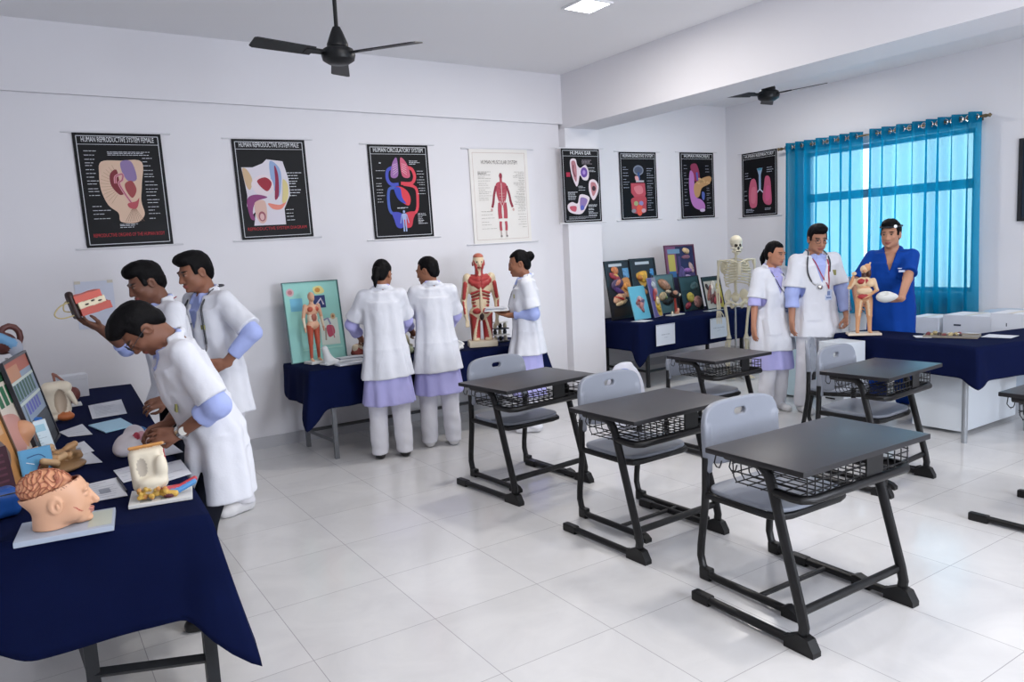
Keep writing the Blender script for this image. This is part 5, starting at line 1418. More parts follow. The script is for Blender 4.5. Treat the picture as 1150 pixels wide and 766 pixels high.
# --- head with exposed brain
t = thing('brain_head_model', 'flesh coloured head model with exposed brain on a grey-blue board at the near end', 'anatomy model', (.055, 2.895, ZO), R(-7))
slab(.285, .215, .019).build('base_board', base_g, t)
b = MB().bx((.065, -.085, .0192), (.135, .09, .0197)); b.build('base_label', mat('pale_label', 'b9c0b4', .5), t)
hz = .135
g = G((-.17, -.12, .015), (.17, .12, .30), .0035)
Hx = lambda x, y, z: (y-.005, -x, z*1.02+hz)           # face towards +x
def E(ct, r, k=.012, **a): g.put(el(Hx(*ct), (r[1], r[0], r[2])), k, **a)
E((0, -.022, .03), (.078, .118, .088), .0); E((0, .045, -.02), (.064, .068, .085), .03); E((0, .072, -.088), (.036, .034, .028), .025)
E((-.045, .03, -.06), (.02, .045, .032), .02); E((.045, .03, -.06), (.02, .045, .032), .02)
g.put(rc(Hx(0, -.03, -.02), Hx(0, -.035, -.13), .062, .066), .03)
g.put(rc(Hx(0, .105, .012), Hx(0, .130, -.034), .009, .0135), .010); E((0, .112, -.040), (.014, .012, .008), .006)
for sx in (-1, 1):
    E((sx*.030, .098, .024), (.024, .012, .008), .01); E((sx*.031, .118, .004), (.017, .013, .009), .008, op='s'); E((sx*.031, .096, .003), (.015, .012, .011), .003)
    E((sx*.078, -.005, -.015), (.009, .026, .036), .008); E((sx*.085, .0, -.015), (.006, .015, .023), .004, op='s'); E((sx*.084, .002, -.018), (.004, .006, .012), .003)
E((0, .108, -.063), (.024, .014, .007), .006, c=1); E((0, .106, -.074), (.020, .013, .007), .006, c=1); E((0, .098, -.100), (.018, .016, .013), .012)
g.cut(lambda X, Y, Z: .020-Z+0*X+0*Y)
pl = lambda X, Z: (Z-(hz+.045+(X+.02)*.30))*.957           # opening plane rises towards the forehead
# hollow skull with a dark inner face
inn = el(Hx(0, -.022, .034), (.108, .070, .082)); 
g.put(inn, .0, 2, 's')
g.cut(lambda X, Y, Z: pl(X, Z)+0*Y)
def ph(v, cc):
    d = np.abs(v[:, 1]+.082) < .05
    li = (np.abs(v[:, 0]-(.062+(v[:, 2]-.09)*-.9)) < .003) & (v[:, 2] > .075) & (v[:, 2] < .10) & (v[:, 1] < -.02)
    cc[li, :3] = lin('b04a3c')
o = obj('head', g.mesh('head', ['dcab8a', 'b97c70', '7c4434'], ph), mod_m, t); o.scale = (.84,)*3; o.location = (-.012, 0, .0035)
g = G((-.16, -.10, .08), (.11, .10, .29), .0028)
g.put(el(Hx(0, -.040, .050), (.098, .066, .070)))
gy = lambda X, Y, Z: np.sin(125*X+2.0*np.sin(90*Y+1)+1.9*np.sin(84*Z))*np.cos(112*Z+1.9*np.sin(88*X+2)+1.6*np.sin(96*Y))
g.warp(lambda X, Y, Z: (.0034)*(1-1.7*np.exp(-(gy(X, Y, Z)/.28)**2))+0*X)
g.put(bxp((0, .005-.005, .24), (.2, .0022, .06)), .004, 0, 's')
def pb(v, cc):
    q = np.exp(-(gy(v[:, 0], v[:, 1], v[:, 2])/.30)**2)
    cc[:, :3] = np.array(lin('d79a74'))*(1-q[:, None])+np.array(lin('8e4a34'))*q[:, None]
o = obj('brain', g.mesh('brain', ['d79a74'], pb, relax=0), mod_m, t); o.scale = (.84,)*3; o.location = (-.012, 0, .0035)

# --- cream tissue block with yellow fat and red/blue vessels
t = thing('tissue_block_model', 'cream section model with yellow nodules and red and blue vessels on a white board', 'anatomy model', (.372, 3.06, ZO), R(-10))
slab(.215, .20, .014).build('base_board', base_w, t)
MB().bx((-.07, -.085, .0142), (-.03, -.06, .0147)).bx((.0, -.085, .0142), (.02, -.06, .0147)).build('base_print', mat('grey_print', '8c908c', .6), t)
s = SG((-.14, -.13, .0), (.2, .13, .27), .0032)
tl = rotm(R(-12), R(-4), 0)
s.bx((-.035, .01, .115), (.060, .052, .085), .03, 0, M=tl)
s.el((-.055, -.055, .135), (.026, .022, .050), 5, .014, 's', tl); s.el((.012, -.048, .125), (.022, .018, .05), 0, .02); s.el((-.03, -.05, .06), (.03, .02, .03), 0, .02)
s.el((-.02, -.055, .075), (.045, .02, .018), 0, .02)
s.bx((-.035, .018, .200), (.060, .047, .006), .005, 1, M=tl)
s.chain([(.024, -.03, .19), (.029, -.045, .13), (.01, -.052, .10), (-.02, -.048, .10)], .003, 3)
rng = random.Random(4)
for i in range(46):
    x = -.075+rng.random()*.10; z = .022+rng.random()*.035; y = -.048-rng.random()*.03
    s.el((x, y, z), (.0085, .008, .0085), 2 if i % 5 else 1, .002)
s.chain([(.005, -.05, .03), (.06, -.05, .03), (.115, -.03, .048)], [.011, .011, .011], 4).chain([(.01, -.055, .045), (.07, -.04, .042), (.12, -.02, .058)], [.008, .009, .010], 3)
s.chain([(.02, -.065, .028), (.05, -.07, .026)], .012, 2).el((.03, -.07, .022), (.02, .015, .01), 6)
s.g.cut(lambda X, Y, Z: .0145-Z+0*X+0*Y)
obj('tissue_section', s.g.mesh('tissue_section', ['e3dac4', 'c58c4e', 'cfa850', 'b23a42', '4a86be', 'b4ab9c', '5a2630']), mod_m, t)

# --- white pelvis-like model handled by the bending student
t = thing('pelvic_section_model', 'white and pink section model with a blue disc under the bending student\'s hands', 'anatomy model', (.375, 3.93, ZO), R(60))
s = SG((-.16, -.1, -.005), (.16, .1, .15), .0035)
s.el((-.02, 0, .05), (.105, .058, .050), 0).el((-.085, 0, .035), (.05, .045, .035), 0, .02).el((.05, .01, .07), (.05, .045, .05), 0, .02)
s.el((-.01, -.05, .075), (.035, .02, .025), 1, .008).el((-.045, -.045, .085), (.014, .014, .02), 2, .004).chain([(-.02, -.06, .06), (.02, -.06, .075), (.05, -.05, .09)], .006, 1, .004)
s.el((.085, .0, .06), (.022, .05, .045), 3).el((.04, -.045, .05), (.02, .02, .03), 4, .01)
s.g.cut(lambda X, Y, Z: .0005-Z+0*X+0*Y)
obj('section_body', s.g.mesh('section_body', ['d8d2d6', 'cf9aa4', 'b23c50', '2f74b4', 'e0c0b8']), mod_m, t)

# --- papers on the long table
def sheet(label, pts, z=ZO, m=paper_m, lines=8, th=.0016, seed=0, pen=False, blot=False, cat='paper'):
    c = sum((Vector((*p, 0)) for p in pts), Vector())/len(pts)
    t = thing('paper_sheet' if m is not paper_b else 'paper_folder', label, cat, (c.x, c.y, z), 0)
    q = [(p[0]-c.x, p[1]-c.y) for p in pts]
    if sum(q[i][0]*q[(i+1) % 4][1]-q[(i+1) % 4][0]*q[i][1] for i in range(4)) < 0: q = q[::-1]; fl = True
    MB().prism(q, 0, th).build('sheet', m, t)
    a, b, cc, d = [Vector((*p, th+.0004)) for p in q]
    r = random.Random(seed); m2 = MB()
    def at(u, v): return a.lerp(b, u).lerp(d.lerp(cc, u), v)
    for i in range(lines):
        v = .12+.76*i/max(1, lines-1); u1 = .12+r.random()*.5+.25
        m2.add([at(.12, v-.008), at(u1, v-.008), at(u1, v+.008), at(.12, v+.008)], [(0, 1, 2, 3)])
    if blot: m2.add([at(.3, .3), at(.62, .3), at(.62, .55), at(.3, .55)], [(0, 1, 2, 3)])
    if m2.v: m2.build('printed_lines', mat('grey_text', '9a9fac', .7), t)
    return t
sheet('open white booklet lying nearest the far end of the long table', [(.30, 5.52), (.50, 5.60), (.47, 5.02), (.285, 5.0)], seed=1, lines=10)
sheet('pale blue folder lying beyond the section model in the student\'s hands', [(.25, 4.79), (.42, 4.87), (.455, 4.58), (.31, 4.50)], m=paper_b, lines=0, th=.006, cat='folder')
sheet('white sheet in front of the cream torso model on the long table', [(.105, 4.73), (.225, 4.88), (.25, 4.52), (.14, 4.55)], seed=2, lines=4)
sheet('grey printed sheet beside the intestine model', [(.10, 4.27), (.20, 4.36), (.225, 4.08), (.115, 4.05)], seed=3, blot=True, z=ZO+.002)
sheet('white sheet overlapping the grey printed sheet near the intestine model', [(.10, 4.08), (.205, 4.12), (.237, 3.82), (.125, 3.85)], seed=4)
sheet('white sheet with a dark pen beside the brain head\'s nose', [(.14, 3.46), (.265, 3.485), (.268, 3.17), (.15, 3.18)], seed=5, blot=True)
sheet('small white card peeking out left of the cream section block', [(.262, 3.62), (.34, 3.65), (.345, 3.40), (.275, 3.38)], seed=7, lines=4, z=ZO)
sheet('white sheet behind the red and blue vessels of the section block', [(.385, 3.56), (.53, 3.60), (.525, 3.32), (.40, 3.26)], seed=8, lines=4)
sheet('white sheet between the section block and the bending student\'s coat', [(.42, 3.97), (.55, 4.0), (.565, 3.74), (.44, 3.72)], seed=9, lines=3)
t = thing('pen', 'dark pen lying across the sheet by the brain head', 'pen', (.262, 3.33, ZO+.0065), R(0))
MB().tube([(.0, .12, 0), (.008, -.11, 0)], .0042, 8).build('barrel', tube_m, t, smooth=True); MB().tube([(.0, .12, 0), (-.0006, .137, 0)], [.0042, .001], 8).build('tip', steel, t)

# --- cream torso with red base beyond, organ pot, white box
t = thing('torso_section_model', 'small cream torso section model with an orange-red underside near the far sheets', 'anatomy model', (.12, 5.08, ZO), R(10))
s = SG((-.14, -.11, 0), (.14, .11, .30), .0045)
s.bx((0, 0, .135), (.07, .05, .10), .035).el((-.045, -.03, .20), (.035, .03, .035), 0, .02).el((.05, -.03, .20), (.03, .03, .03), 0, .02).chain([(.06, -.05, .16), (.085, -.06, .10)], [.018, .012], 0, .01)
s.el((.01, -.045, .12), (.028, .02, .07), 2, .012, 's').el((.03, -.04, .03), (.045, .035, .026), 1, .01).el((-.03, -.02, .03), (.03, .03, .025), 0, .01)
s.g.cut(lambda X, Y, Z: .001-Z+0*X+0*Y)
obj('torso_section', s.g.mesh('torso_section', ['ddd2bd', 'b86a3c', 'b9a894']), mod_m, t)
t = thing('organ_model', 'dark brown lobed organ model with a tube standing behind the cream torso section', 'anatomy model', (.19, 5.62, ZO), 0)
slab(.16, .12, .012).build('base_board', base_w, t)
s = SG((-.12, -.08, .01), (.12, .08, .24), .0045)
s.el((-.03, 0, .085), (.045, .04, .055), 0).el((.045, 0, .075), (.035, .035, .045), 0, .015).el((0, -.01, .06), (.05, .035, .05), 0, .02).chain([(-.05, 0, .12), (-.06, 0, .22), (-.045, 0, .21), (.05, 0, .10)], .008, 1, .004)
s.g.cut(lambda X, Y, Z: .0125-Z+0*X+0*Y)
obj('organ', s.g.mesh('organ', ['6e3a34', '8c5a4c']), mod_m, t)
t = thing('carton', 'white box at the far end of the long table against the wall', 'box', (.25, 6.02, ZO), R(6))
MB().bx((-.085, -.06, 0), (.085, .06, .15), .004).build('box_body', paper_m, t); MB().bx((-.087, -.062, .12), (.087, .062, .155), .004).build('lid', paper_m, t)

# --- leaning boards on the long table (face the room, lean back to the left)
def board(name, label, w, h, cv, loc, rz, lean, frame_c='17181c', th=.018, fw=.012, group='leaning anatomy boards', cat='picture board', relief=None):
    """board whose lower edge rests at loc; leans back by the angle lean"""
    t = thing(name, label, cat, loc, rz, group)
    M = Matrix.Rotation(-lean, 4, 'X')
    fm = mat('board_frame_'+frame_c, frame_c, .35)
    f = MB(); 
    for lo, hi in (((-w/2, 0, 0), (-w/2+fw, th, h)), ((w/2-fw, 0, 0), (w/2, th, h)), ((-w/2+fw, 0, 0), (w/2-fw, th, fw)), ((-w/2+fw, 0, h-fw), (w/2-fw, th, h)), ((-w/2+fw, th-.005, fw), (w/2-fw, th, h-fw))): f.bx(lo, hi)
    fo = f.build('frame', fm, t); fo.rotation_euler = (-lean, 0, 0)
    po = obj('picture', cv.mesh('picture'), art_m, t); po.rotation_euler = (-lean, 0, 0); po.location = M @ Vector((0, th-.010, h/2))
    if relief: 
        ro = obj('relief', relief, mod_m, t); ro.rotation_euler = (-lean, 0, 0); ro.location = M @ Vector((0, th-.012, h/2))
    return t
def relief(w, h, items, hh=.0045):
    """raised organs: (x, y, rx, ry, depth, colour) in board fractions"""
    pal = []; g = G((-w/2, -.10, -h/2), (w/2, .01, h/2), hh)
    for (x, y, rx, ry, dp, colr) in items:
        if colr not in pal: pal.append(colr)
        g.put(el(((x-.5)*w, 0, (.5-y)*h), (rx*w, dp*.75, ry*h), rotm(0, .5*sin(37*x+11*y), 0)), .004, pal.index(colr))
    g.warp(lambda X, Y, Z: .0022*noise3(X, Y, Z, 110, 2)+.0035*noise3(X, Y, Z, 45, 5))
    g.cut(lambda X, Y, Z: Y+0*X+0*Z)
    def vary(v, cc):
        q = noise3(v[:, 0], v[:, 1]*.5, v[:, 2], 95, 7); r = np.abs(noise3(v[:, 0], v[:, 1]*.3, v[:, 2], 60, 1))
        cc[:, :3] *= (1+.22*q)[:, None]; cc[r < .06, :3] *= .45
    return g.mesh('relief', pal, vary)
lw = .56
c = Canvas(.58, .46, '5d6470'); c.rect(0, 0, 1, .16, 'b0604e').rect(0, .14, 1, .9, '8fa0b4').rect(.05, .05, .5, .2, 'c08a6a')
for i in range(7): c.rect(.08+i*.12, .22, .16+i*.12, .40, '2c5a48', up=i == 0)
for i in range(5): c.rect(.25+i*.12, .46, .33+i*.12, .58, '5a5fb4', up=i == 0)
c.rect(0, .66, 1, 1, '24282e').rect(0, .2, 1, .23, 'c8d4cc').rect(0, .42, 1, .45, 'c8d4cc').rect(0, .64, 1, .9, '3a4046').rect(.1, .70, .6, .84, '7a4a3c')
board('picture_board', 'dark framed board with green and violet strips, farthest of the left leaning boards', .60, .485, c, (.062, 4.33, ZO), R(81), R(13), '2a2a30')
c = Canvas(.56, .44, '2c5a3e'); c.rect(.06, .10, .94, .9, 'd4cabc')
for i in range(6): c.rect(.08+i*.14, .14, .18+i*.14, .34, '2e6a48', up=i == 0)
c.blob([(.2, .45), (.5, .40), (.8, .5), (.7, .8), (.3, .82)], 'c8948a').rect(.1, .84, .9, .9, 'b8543c')
board('picture_board', 'green edged board with a cream picture, second of the leaning boards at the left', .58, .46, c, (-.035, 3.86, ZO), R(77), R(14), '24432f')
c = Canvas(.50, .42, 'c08a52'); c.rect(.05, .05, .95, .5, 'c9a27c').blob([(.2, .5), (.6, .4), (.9, .7), (.5, .95), (.1, .8)], '6a5a58').rect(.1, .75, .5, .95, 'd8c23c').ell(.7, .3, .15, .12, '8e4a3a')
board('picture_board', 'brown and orange picture board at the left edge of the photo', .52, .44, c, (-.115, 3.50, ZO), R(74), R(14), '5c4630')
t = thing('organ_stand_model', 'blue tube and dark brown ring model standing behind the leaning boards at the left edge', 'anatomy model', (-.09, 4.86, ZO), R(20))
slab(.12, .12, .015).build('base_board', base_w, t)
MB().tube([(0, 0, .015), (0, 0, .42)], .008, 8).build('rod', steel, t, smooth=True)
s = SG((-.13, -.09, .38), (.16, .09, .62), .005)
s.el((-.01, 0, .50), (.07, .05, .06), 0).chain([(-.10, 0, .56), (-.03, -.03, .53), (.03, -.03, .49)], .028, 1, .01).chain([(.03+.05*cos(a), 0, .53+.06*sin(a)) for a in np.linspace(R(-40), R(220), 9)], .016, 0).el((.04, -.03, .47), (.035, .03, .05), 2, .01)
obj('organ', s.g.mesh('organ', ['5c3430', '6fa0c8', 'a8aebc']), mod_m, t)

# --- intestine model, blue card, peach limb, blue box at the left
t = thing('intestine_model', 'tan coiled intestine model in a tray behind the brain head', 'anatomy model', (.02, 3.80, ZO), R(25)); t.scale = (1.22, 1.2, 1.25)
s = SG((-.16, -.13, -.005), (.16, .13, .15), .0035)
rng = random.Random(12)
s.el((0, 0, .012), (.135, .095, .022), 1)
for i in range(26):
    a = rng.random()*6.28; r = .085*rng.random()**.5; x, y = r*cos(a)*1.25, r*sin(a); z = .035+.055*(1-(r/.095)**2)*rng.random()
    b = rng.random()*6.28; s.chain([(x, y, z), (x+.035*cos(b), y+.035*sin(b), z+.012), (x+.05*cos(b+.9), y+.05*sin(b+.9), z)], .011, i % 3, .003)
s.g.cut(lambda X, Y, Z: .0005-Z+0*X+0*Y)
obj('coils', s.g.mesh('coils', ['b98f62', '8a6a48', 'caa67c']), mod_m, t)
t = thing('limb_model', 'peach rounded limb model between the blue card and the maroon book at the left', 'anatomy model', (-.085, 4.02, ZO), R(0))
s = SG((-.12, -.1, -.005), (.12, .1, .24), .0045)
s.el((-.02, 0, .09), (.075, .07, .09)).el((.03, .0, .16), (.055, .055, .05), 0, .03).el((-.02, -.065, .10), (.006, .02, .08), 1, .008, 's')
s.g.cut(lambda X, Y, Z: .0005-Z+0*X+0*Y)
obj('limb', s.g.mesh('limb', ['d09a76', '9a6448']), mod_m, t)
c = Canvas(.115, .125, '5aa0cc'); c.line([(.2, .25), (.6, .2), (.8, .35)], .04, '2d5a8c', 3).line([(.45, .85), (.6, .55), (.75, .65)], .10, '8a2a4a', 3).ell(.25, .8, .1, .09, 'c8b45a').line([(.15, .4), (.4, .5)], .03, 'dce8f0')
board('picture_card', 'small pale blue picture card standing before the intestine model', .125, .135, c, (-.005, 3.70, ZO), R(20), R(12), '4a90bc', th=.008, fw=.005)
c = Canvas(.11, .17, 'ccdce4'); c.rect(.1, .1, .9, .3, '9cc4d4').notes(.1, .9, .4, .9, 8, '8aa0ac', .012, 41)
board('picture_card', 'white leaflet card leaning up behind the blue picture card', .12, .18, c, (.03, 4.13, ZO), R(38), R(18), 'c8d0d6', th=.008, fw=.004)
t = thing('blue_box', 'bright blue box behind the white leaflet card', 'box', (-.03, 4.25, ZO), R(30))
MB().bx((-.05, -.035, 0), (.05, .035, .17), .004).build('box_body', mat('bright_blue_card', '2468b4', .5), t); MB().bx((-.052, -.037, .155), (.052, .037, .174), .004).build('lid', MATS['bright_blue_card'], t)
t = thing('book', 'maroon book with printed rows propped at the left edge behind the brain head', 'book', (-.150, 3.46, ZO), R(40)); t.scale = (.72, .8, .85)
bk = MB().bx((-.12, 0, 0), (.12, .03, .235), .003).build('cover', mat('maroon_cover', '34101f', .5), t, rot=(R(-10), 0, 0))
pr = MB()
for i in range(6): pr.bx((-.10, -.0012, .04+i*.03), (.09, -.0002, .05+i*.03))
pr.build('cover_print', mat('maroon_print', '54283a', .6), t, rot=(R(-10), 0, 0))
t = thing('blue_pouch', 'blue pouch lying behind the back of the brain head at the left edge', 'pouch', (-.15, 3.22, ZO), R(15))
s = SG((-.1, -.09, -.005), (.1, .09, .14), .005); s.bx((0, 0, .05), (.075, .055, .055), .035, 0); s.g.warp(lambda X, Y, Z: .004*noise3(X, Y, Z, 60, 2)); s.g.cut(lambda X, Y, Z: .0005-Z+0*X+0*Y)
obj('pouch_body', s.g.mesh('pouch_body', ['1d4f9c']), mod_m, t); MB().tube([(-.07, -.052, .088), (.07, -.052, .088)], .0025, 6).build('zip', tube_m, t)

# --- layered skin model held up by the student at the back
t = thing('skin_layer_model', 'red and cream layered skin block raised in a student\'s hand, with wire loops', 'anatomy model', (.315, 4.77, 1.375), R(14))
M = rotm(0, R(-14), 0); MM = Matrix(M.tolist()).to_4x4()
def lay(z0, z1, x0, x1, colr, nm):
    b = MB(); b.box((0, 0, 0), (.001, .001, .001)); b = MB()
    bm = bmesh.new(); bmesh.ops.create_cube(bm, size=1)
    bmesh.ops.subdivide_edges(bm, edges=list(bm.edges), cuts=3, use_grid_fill=True)
    vs = []
    for v in bm.verts:
        x = x0+(v.co.x+.5)*(x1-x0); y = v.co.y*.09; z = z0+(v.co.z+.5)*(z1-z0)
        z += .004*sin(x*70+z0*300)*sin(y*60) if abs(v.co.z) == .5 else 0
        vs.append(MM @ Vector((x, y, z)))
    bm.verts.index_update(); b.add(vs, [[q.index for q in f.verts] for f in bm.faces]); bm.free()
    return b.build(nm, mat('skin_layer_'+colr, colr, .45), t)
lay(.075, .115, -.055, .085, 'c24a36', 'red_layer'); lay(.040, .078, -.045, .095, 'd9ccae', 'cream_layer'); lay(.0, .043, -.045, .115, 'b0402f', 'lower_layer')
s = SG((-.09, -.06, -.02), (.14, .06, .16), .004)
s.bx((-.062, 0, .06), (.014, .035, .07), .01, 0).el((-.06, 0, .128), (.02, .03, .018), 0, .006)
for x in (-.005, .03, .065): s.el((x, -.046, .062+.012*sin(x*90)), (.014, .004, .006), 0)
o = obj('dark_edge', s.g.mesh('dark_edge', ['2e1c1a']), mod_m, t); o.rotation_euler = (0, R(-14), 0)
wl = MB()
wl.tube([MM @ Vector(p) for p in smooth_pts([(-.05, -.01, .09), (-.12, -.01, .085), (-.165, -.01, .05), (-.14, -.01, .02), (-.06, -.01, .015)], 6)], .004, 6)
wl.tube([MM @ Vector(p) for p in smooth_pts([(-.05, .02, .10), (-.09, .02, .09), (-.105, .02, .05), (-.06, .02, .03)], 6)], .004, 6)
wl.build('wire_loops', mat('yellow_wire', 'b8a878', .5), t, smooth=True)

# --- centre table
def mini_figure(g, k, ox, oy, oz, knees=False):
    """standing muscle figure, colours: 0 beige skin, 1 red muscle, 2 dark red, 3 cream bone, 4 pale blue"""
    P = lambda x, y, z: (ox+x*k, oy+y*k, oz+z*k)
    C = lambda a, b, ra, rb, c, q=.012: g.put(rc(P(*a), P(*b), ra*k, rb*k), q*k, c)
    E = lambda c_, r, c, q=.012, **kw: g.put(el(P(*c_), V(*r)*k), q*k, c, **kw)
    for s in (-1, 1):
        C((s*.085, 0, .88), (s*.095, 0, .48), .085, .055, 1, .02); C((s*.095, .0, .48), (s*.10, .01, .09), .052, .034, 1 if not knees else 0, .02)
        C((s*.10, .01, .09), (s*.11, -.10, .035), .036, .030, 0); C((s*.18, 0, 1.38), (s*.245, .0, 1.10), .052, .040, 0, .02); C((s*.245, 0, 1.10), (s*.25, -.06, .86), .040, .026, 3, .012)
        C((s*.25, -.06, .86), (s*.25, -.08, .76), .028, .018, 0)
    E((0, 0, .92), (.165, .11, .12), 0, .03); E((0, 0, 1.08), (.135, .095, .16), 3, .03); E((0, 0, 1.28), (.17, .11, .15), 0, .03); C((0, .01, 1.38), (0, .0, 1.50), .055, .05, 0, .02)
    for s in (-1, 1): E((s*.075, -.07, 1.30), (.075, .045, .065), 1, .006)
    E((0, -.075, 1.10), (.07, .04, .10), 2, .01)
    E((0, -.005, 1.60), (.075, .095, .115), 0, .015); E((0, -.06, 1.54), (.05, .05, .05), 0, .02); C((0, -.09, 1.59), (0, -.11, 1.56), .01, .014, 0)
# teal board with pictures, figure in front
c = Canvas(.49, .68, '93cdc4')
c.ell(.12, .12, .07, .05, 'c9a8ac').ell(.12, .12, .04, .028, 'b07078').rect(.10, .20, .32, .36, '6fb4d0').rect(.52, .18, .74, .34, '27356c').line([(.56, .30), (.66, .22), (.70, .30)], .03, 'c8c0d0').blob([(.54, .08), (.68, .06), (.74, .14), (.58, .16)], 'd9d28c').ell(.62, .11, .05, .03, 'c48a3c')
c.rect(.58, .48, .92, .82, 'cdd8d0').line([(.66, .50), (.74, .48), (.78, .56)], .035, '8a8cac').blob([(.70, .58), (.82, .58), (.84, .68), (.72, .72)], 'b85068').line([(.68, .60), (.66, .76)], .03, '9a9488').line([(.80, .58), (.82, .74)], .02, 'b8707c').ell(.84, .46, .045, .04, 'c8b088').rect(.22, .85, .95, .865, 'a8dcd0').ell(.84, .46, .02, .018, '9a6a4a')
board('picture_board', 'large turquoise board of anatomy pictures leaning on the white wall', .50, .69, c, (2.115, 6.30, ZO), R(3), R(8), '3f6f70', th=.022, fw=.006)
t = thing('muscle_figure_model', 'small standing anatomy figure with red legs before the turquoise board', 'anatomy model', (2.03, 6.17, ZO), R(12))
slab(.15, .13, .022).build('base_board', base_w, t)
k = .345; g = G((-.12, -.08, .015), (.12, .08, .63), .0035); mini_figure(g, k, 0, 0, .008)
g.cut(lambda X, Y, Z: .0215-Z+0*X+0*Y)
obj('figure', g.mesh('figure', ['d0a284', 'b0503a', '9c5848', 'd8c8b0']), mod_m, t)
t = thing('foot_model', 'white ankle and foot model standing right of the small muscle figure', 'anatomy model', (2.085, 6.0, ZO), R(15))
s = SG((-.11, -.11, -.005), (.11, .11, .16), .004); s.rc((-.02, .02, .13), (0, .01, .05), .026, .032).rc((0, .01, .035), (.05, -.05, .02), .034, .018, 0, .03).bx((.01, -.01, .008), (.075, .055, .008), .004); s.g.cut(lambda X, Y, Z: .0005-Z+0*X+0*Y)
obj('foot', s.g.mesh('foot', ['d6d8d8']), mod_m, t)
for i, (x, y, rz_, lab) in enumerate(((2.36, 6.22, 3, 'white leaflets nearest the wall beside the turquoise board'), (2.27, 6.02, -4, 'white booklet in the middle of the leaflets left of the first woman'), (2.22, 5.86, 3, 'white booklet at the table edge left of the first woman'))):
    t = thing('booklet', lab, 'booklet', (x, y, ZO), R(rz_)); MB().bx((-.12, -.055, 0), (.12, .055, .012), .002).build('pages', paper_m, t); MB().bx((-.121, -.056, .0122), (.121, .056, .0135)).bx((-.121, -.056, -.0), (-.119, .056, .0135)).build('cover', paper_m, t)
t = thing('jaw_model', 'reddish brown jaw and skull pieces between the turquoise board and the first woman', 'anatomy model', (2.50, 6.28, ZO), R(-15))
s = SG((-.14, -.1, -.005), (.14, .1, .2), .0045); s.el((-.05, 0, .06), (.05, .045, .05), 0).el((.05, 0, .055), (.045, .045, .045), 1).el((0, -.03, .10), (.045, .04, .04), 2, .01).el((.04, -.045, .06), (.02, .02, .018), 3, .004, 's').el((.0, -.068, .105), (.018, .02, .014), 3, .004, 's').el((-.07, -.03, .08), (.03, .02, .03), 2, .01).rc((-.09, .0, .03), (.09, -.02, .02), .02, .02, 1, .01); s.g.cut(lambda X, Y, Z: .0005-Z+0*X+0*Y)
obj('jaws', s.g.mesh('jaws', ['9a4a40', '7a4038', 'd0bfa4', '2c1c1a']), mod_m, t)
t = thing('vertebra_model', 'pale yellow bone model between the two women with their backs turned', 'anatomy model', (2.80, 6.02, ZO), R(20))
s = SG((-.1, -.08, -.005), (.1, .08, .2), .0045); s.el((0, 0, .09), (.035, .03, .085)).el((-.04, 0, .12), (.03, .02, .02), 0, .01).el((.045, 0, .07), (.03, .02, .02), 0, .01).el((.0, -.03, .04), (.05, .03, .035), 1, .01).el((.03, -.02, .02), (.04, .04, .02), 2, .005); s.g.cut(lambda X, Y, Z: .0005-Z+0*X+0*Y)
obj('bone', s.g.mesh('bone', ['d8d4b4', 'b8c0a0', '46503c']), mod_m, t)
t = thing('hand_bones_model', 'white crumpled bone cluster left of the big muscle torso', 'anatomy model', (3.20, 5.84, ZO), R(10))
s = SG((-.12, -.09, -.005), (.12, .09, .14), .0042); rng = random.Random(3)
for i in range(16): s.rc((rng.uniform(-.08, .05), rng.uniform(-.05, .04), .02+.07*rng.random()), (rng.uniform(-.05, .085), rng.uniform(-.05, .05), .015+.04*rng.random()), .014, .009, 0 if i % 4 else 1, .004)
s.g.cut(lambda X, Y, Z: .0005-Z+0*X+0*Y)
obj('bones', s.g.mesh('bones', ['d8d8d6', '6c6c70']), mod_m, t)
t = thing('retort_stand', 'thin black rod stand behind the white bone cluster', 'stand', (3.30, 6.08, ZO), 0)
MB().bx((-.05, -.05, 0), (.05, .05, .02), .004).build('foot', tube_m, t); MB().tube([(0, 0, .02), (-.02, 0, .33)], .006, 8).build('rod', tube_m, t, smooth=True)

# large half figure with red muscles
t = thing('muscle_torso_model', 'large red muscled half figure on a cream base between the women', 'anatomy model', (3.525, 5.93, ZO), R(-24))
MB().bx((-.13, -.10, 0), (.13, .10, .055), .012).build('base_block', mat('cream_base', 'd2c6ae', .5), t, smooth=True)
g = G((-.24, -.16, .045), (.24, .14, .92), .0042); k = .765
P = lambda x, y, z: V(x*k, y*k, z*k)
def C(a, b, ra, rb, c, q=.01, **kw): g.put(rc(P(*a), P(*b), ra*k, rb*k, **kw), q*k, c)
def E(c_, r, c, q=.01, M=None, **kw): g.put(el(P(*c_), V(*r)*k, M), q*k, c, **kw)
# thighs cut at the knees
for s_ in (-1, 1):
    C((s_*.085, 0, .37), (s_*.085, 0, .08), .073, .062, 1, .02); C((s_*.05, -.045, .38), (s_*.11, -.055, .10), .024, .020, 3, .004); C((s_*.125, -.03, .34), (s_*.12, -.03, .10), .026, .022, 2, .004)
    E((s_*.085, -.035, .085), (.05, .03, .045), 3, .006)
    C((s_*.165, 0, .80), (s_*.225, .01, .55), .056, .042, 3, .02); C((s_*.20, -.045, .74), (s_*.225, -.03, .58), .028, .022, 1, .006); C((s_*.225, .01, .55), (s_*.215, -.07, .38), .040, .028, 3, .012); C((s_*.235, -.03, .53), (s_*.225, -.085, .40), .014, .012, 1, .004)
    C((s_*.215, -.07, .38), (s_*.20, -.085, .30), .028, .018, 3)
    for j in range(4): C((s_*(.185+.012*j), -.09, .31), (s_*(.18+.014*j), -.10, .245), .009, .007, 3, .003)
    E((s_*.16, 0, .80), (.055, .06, .06), 3, .02)
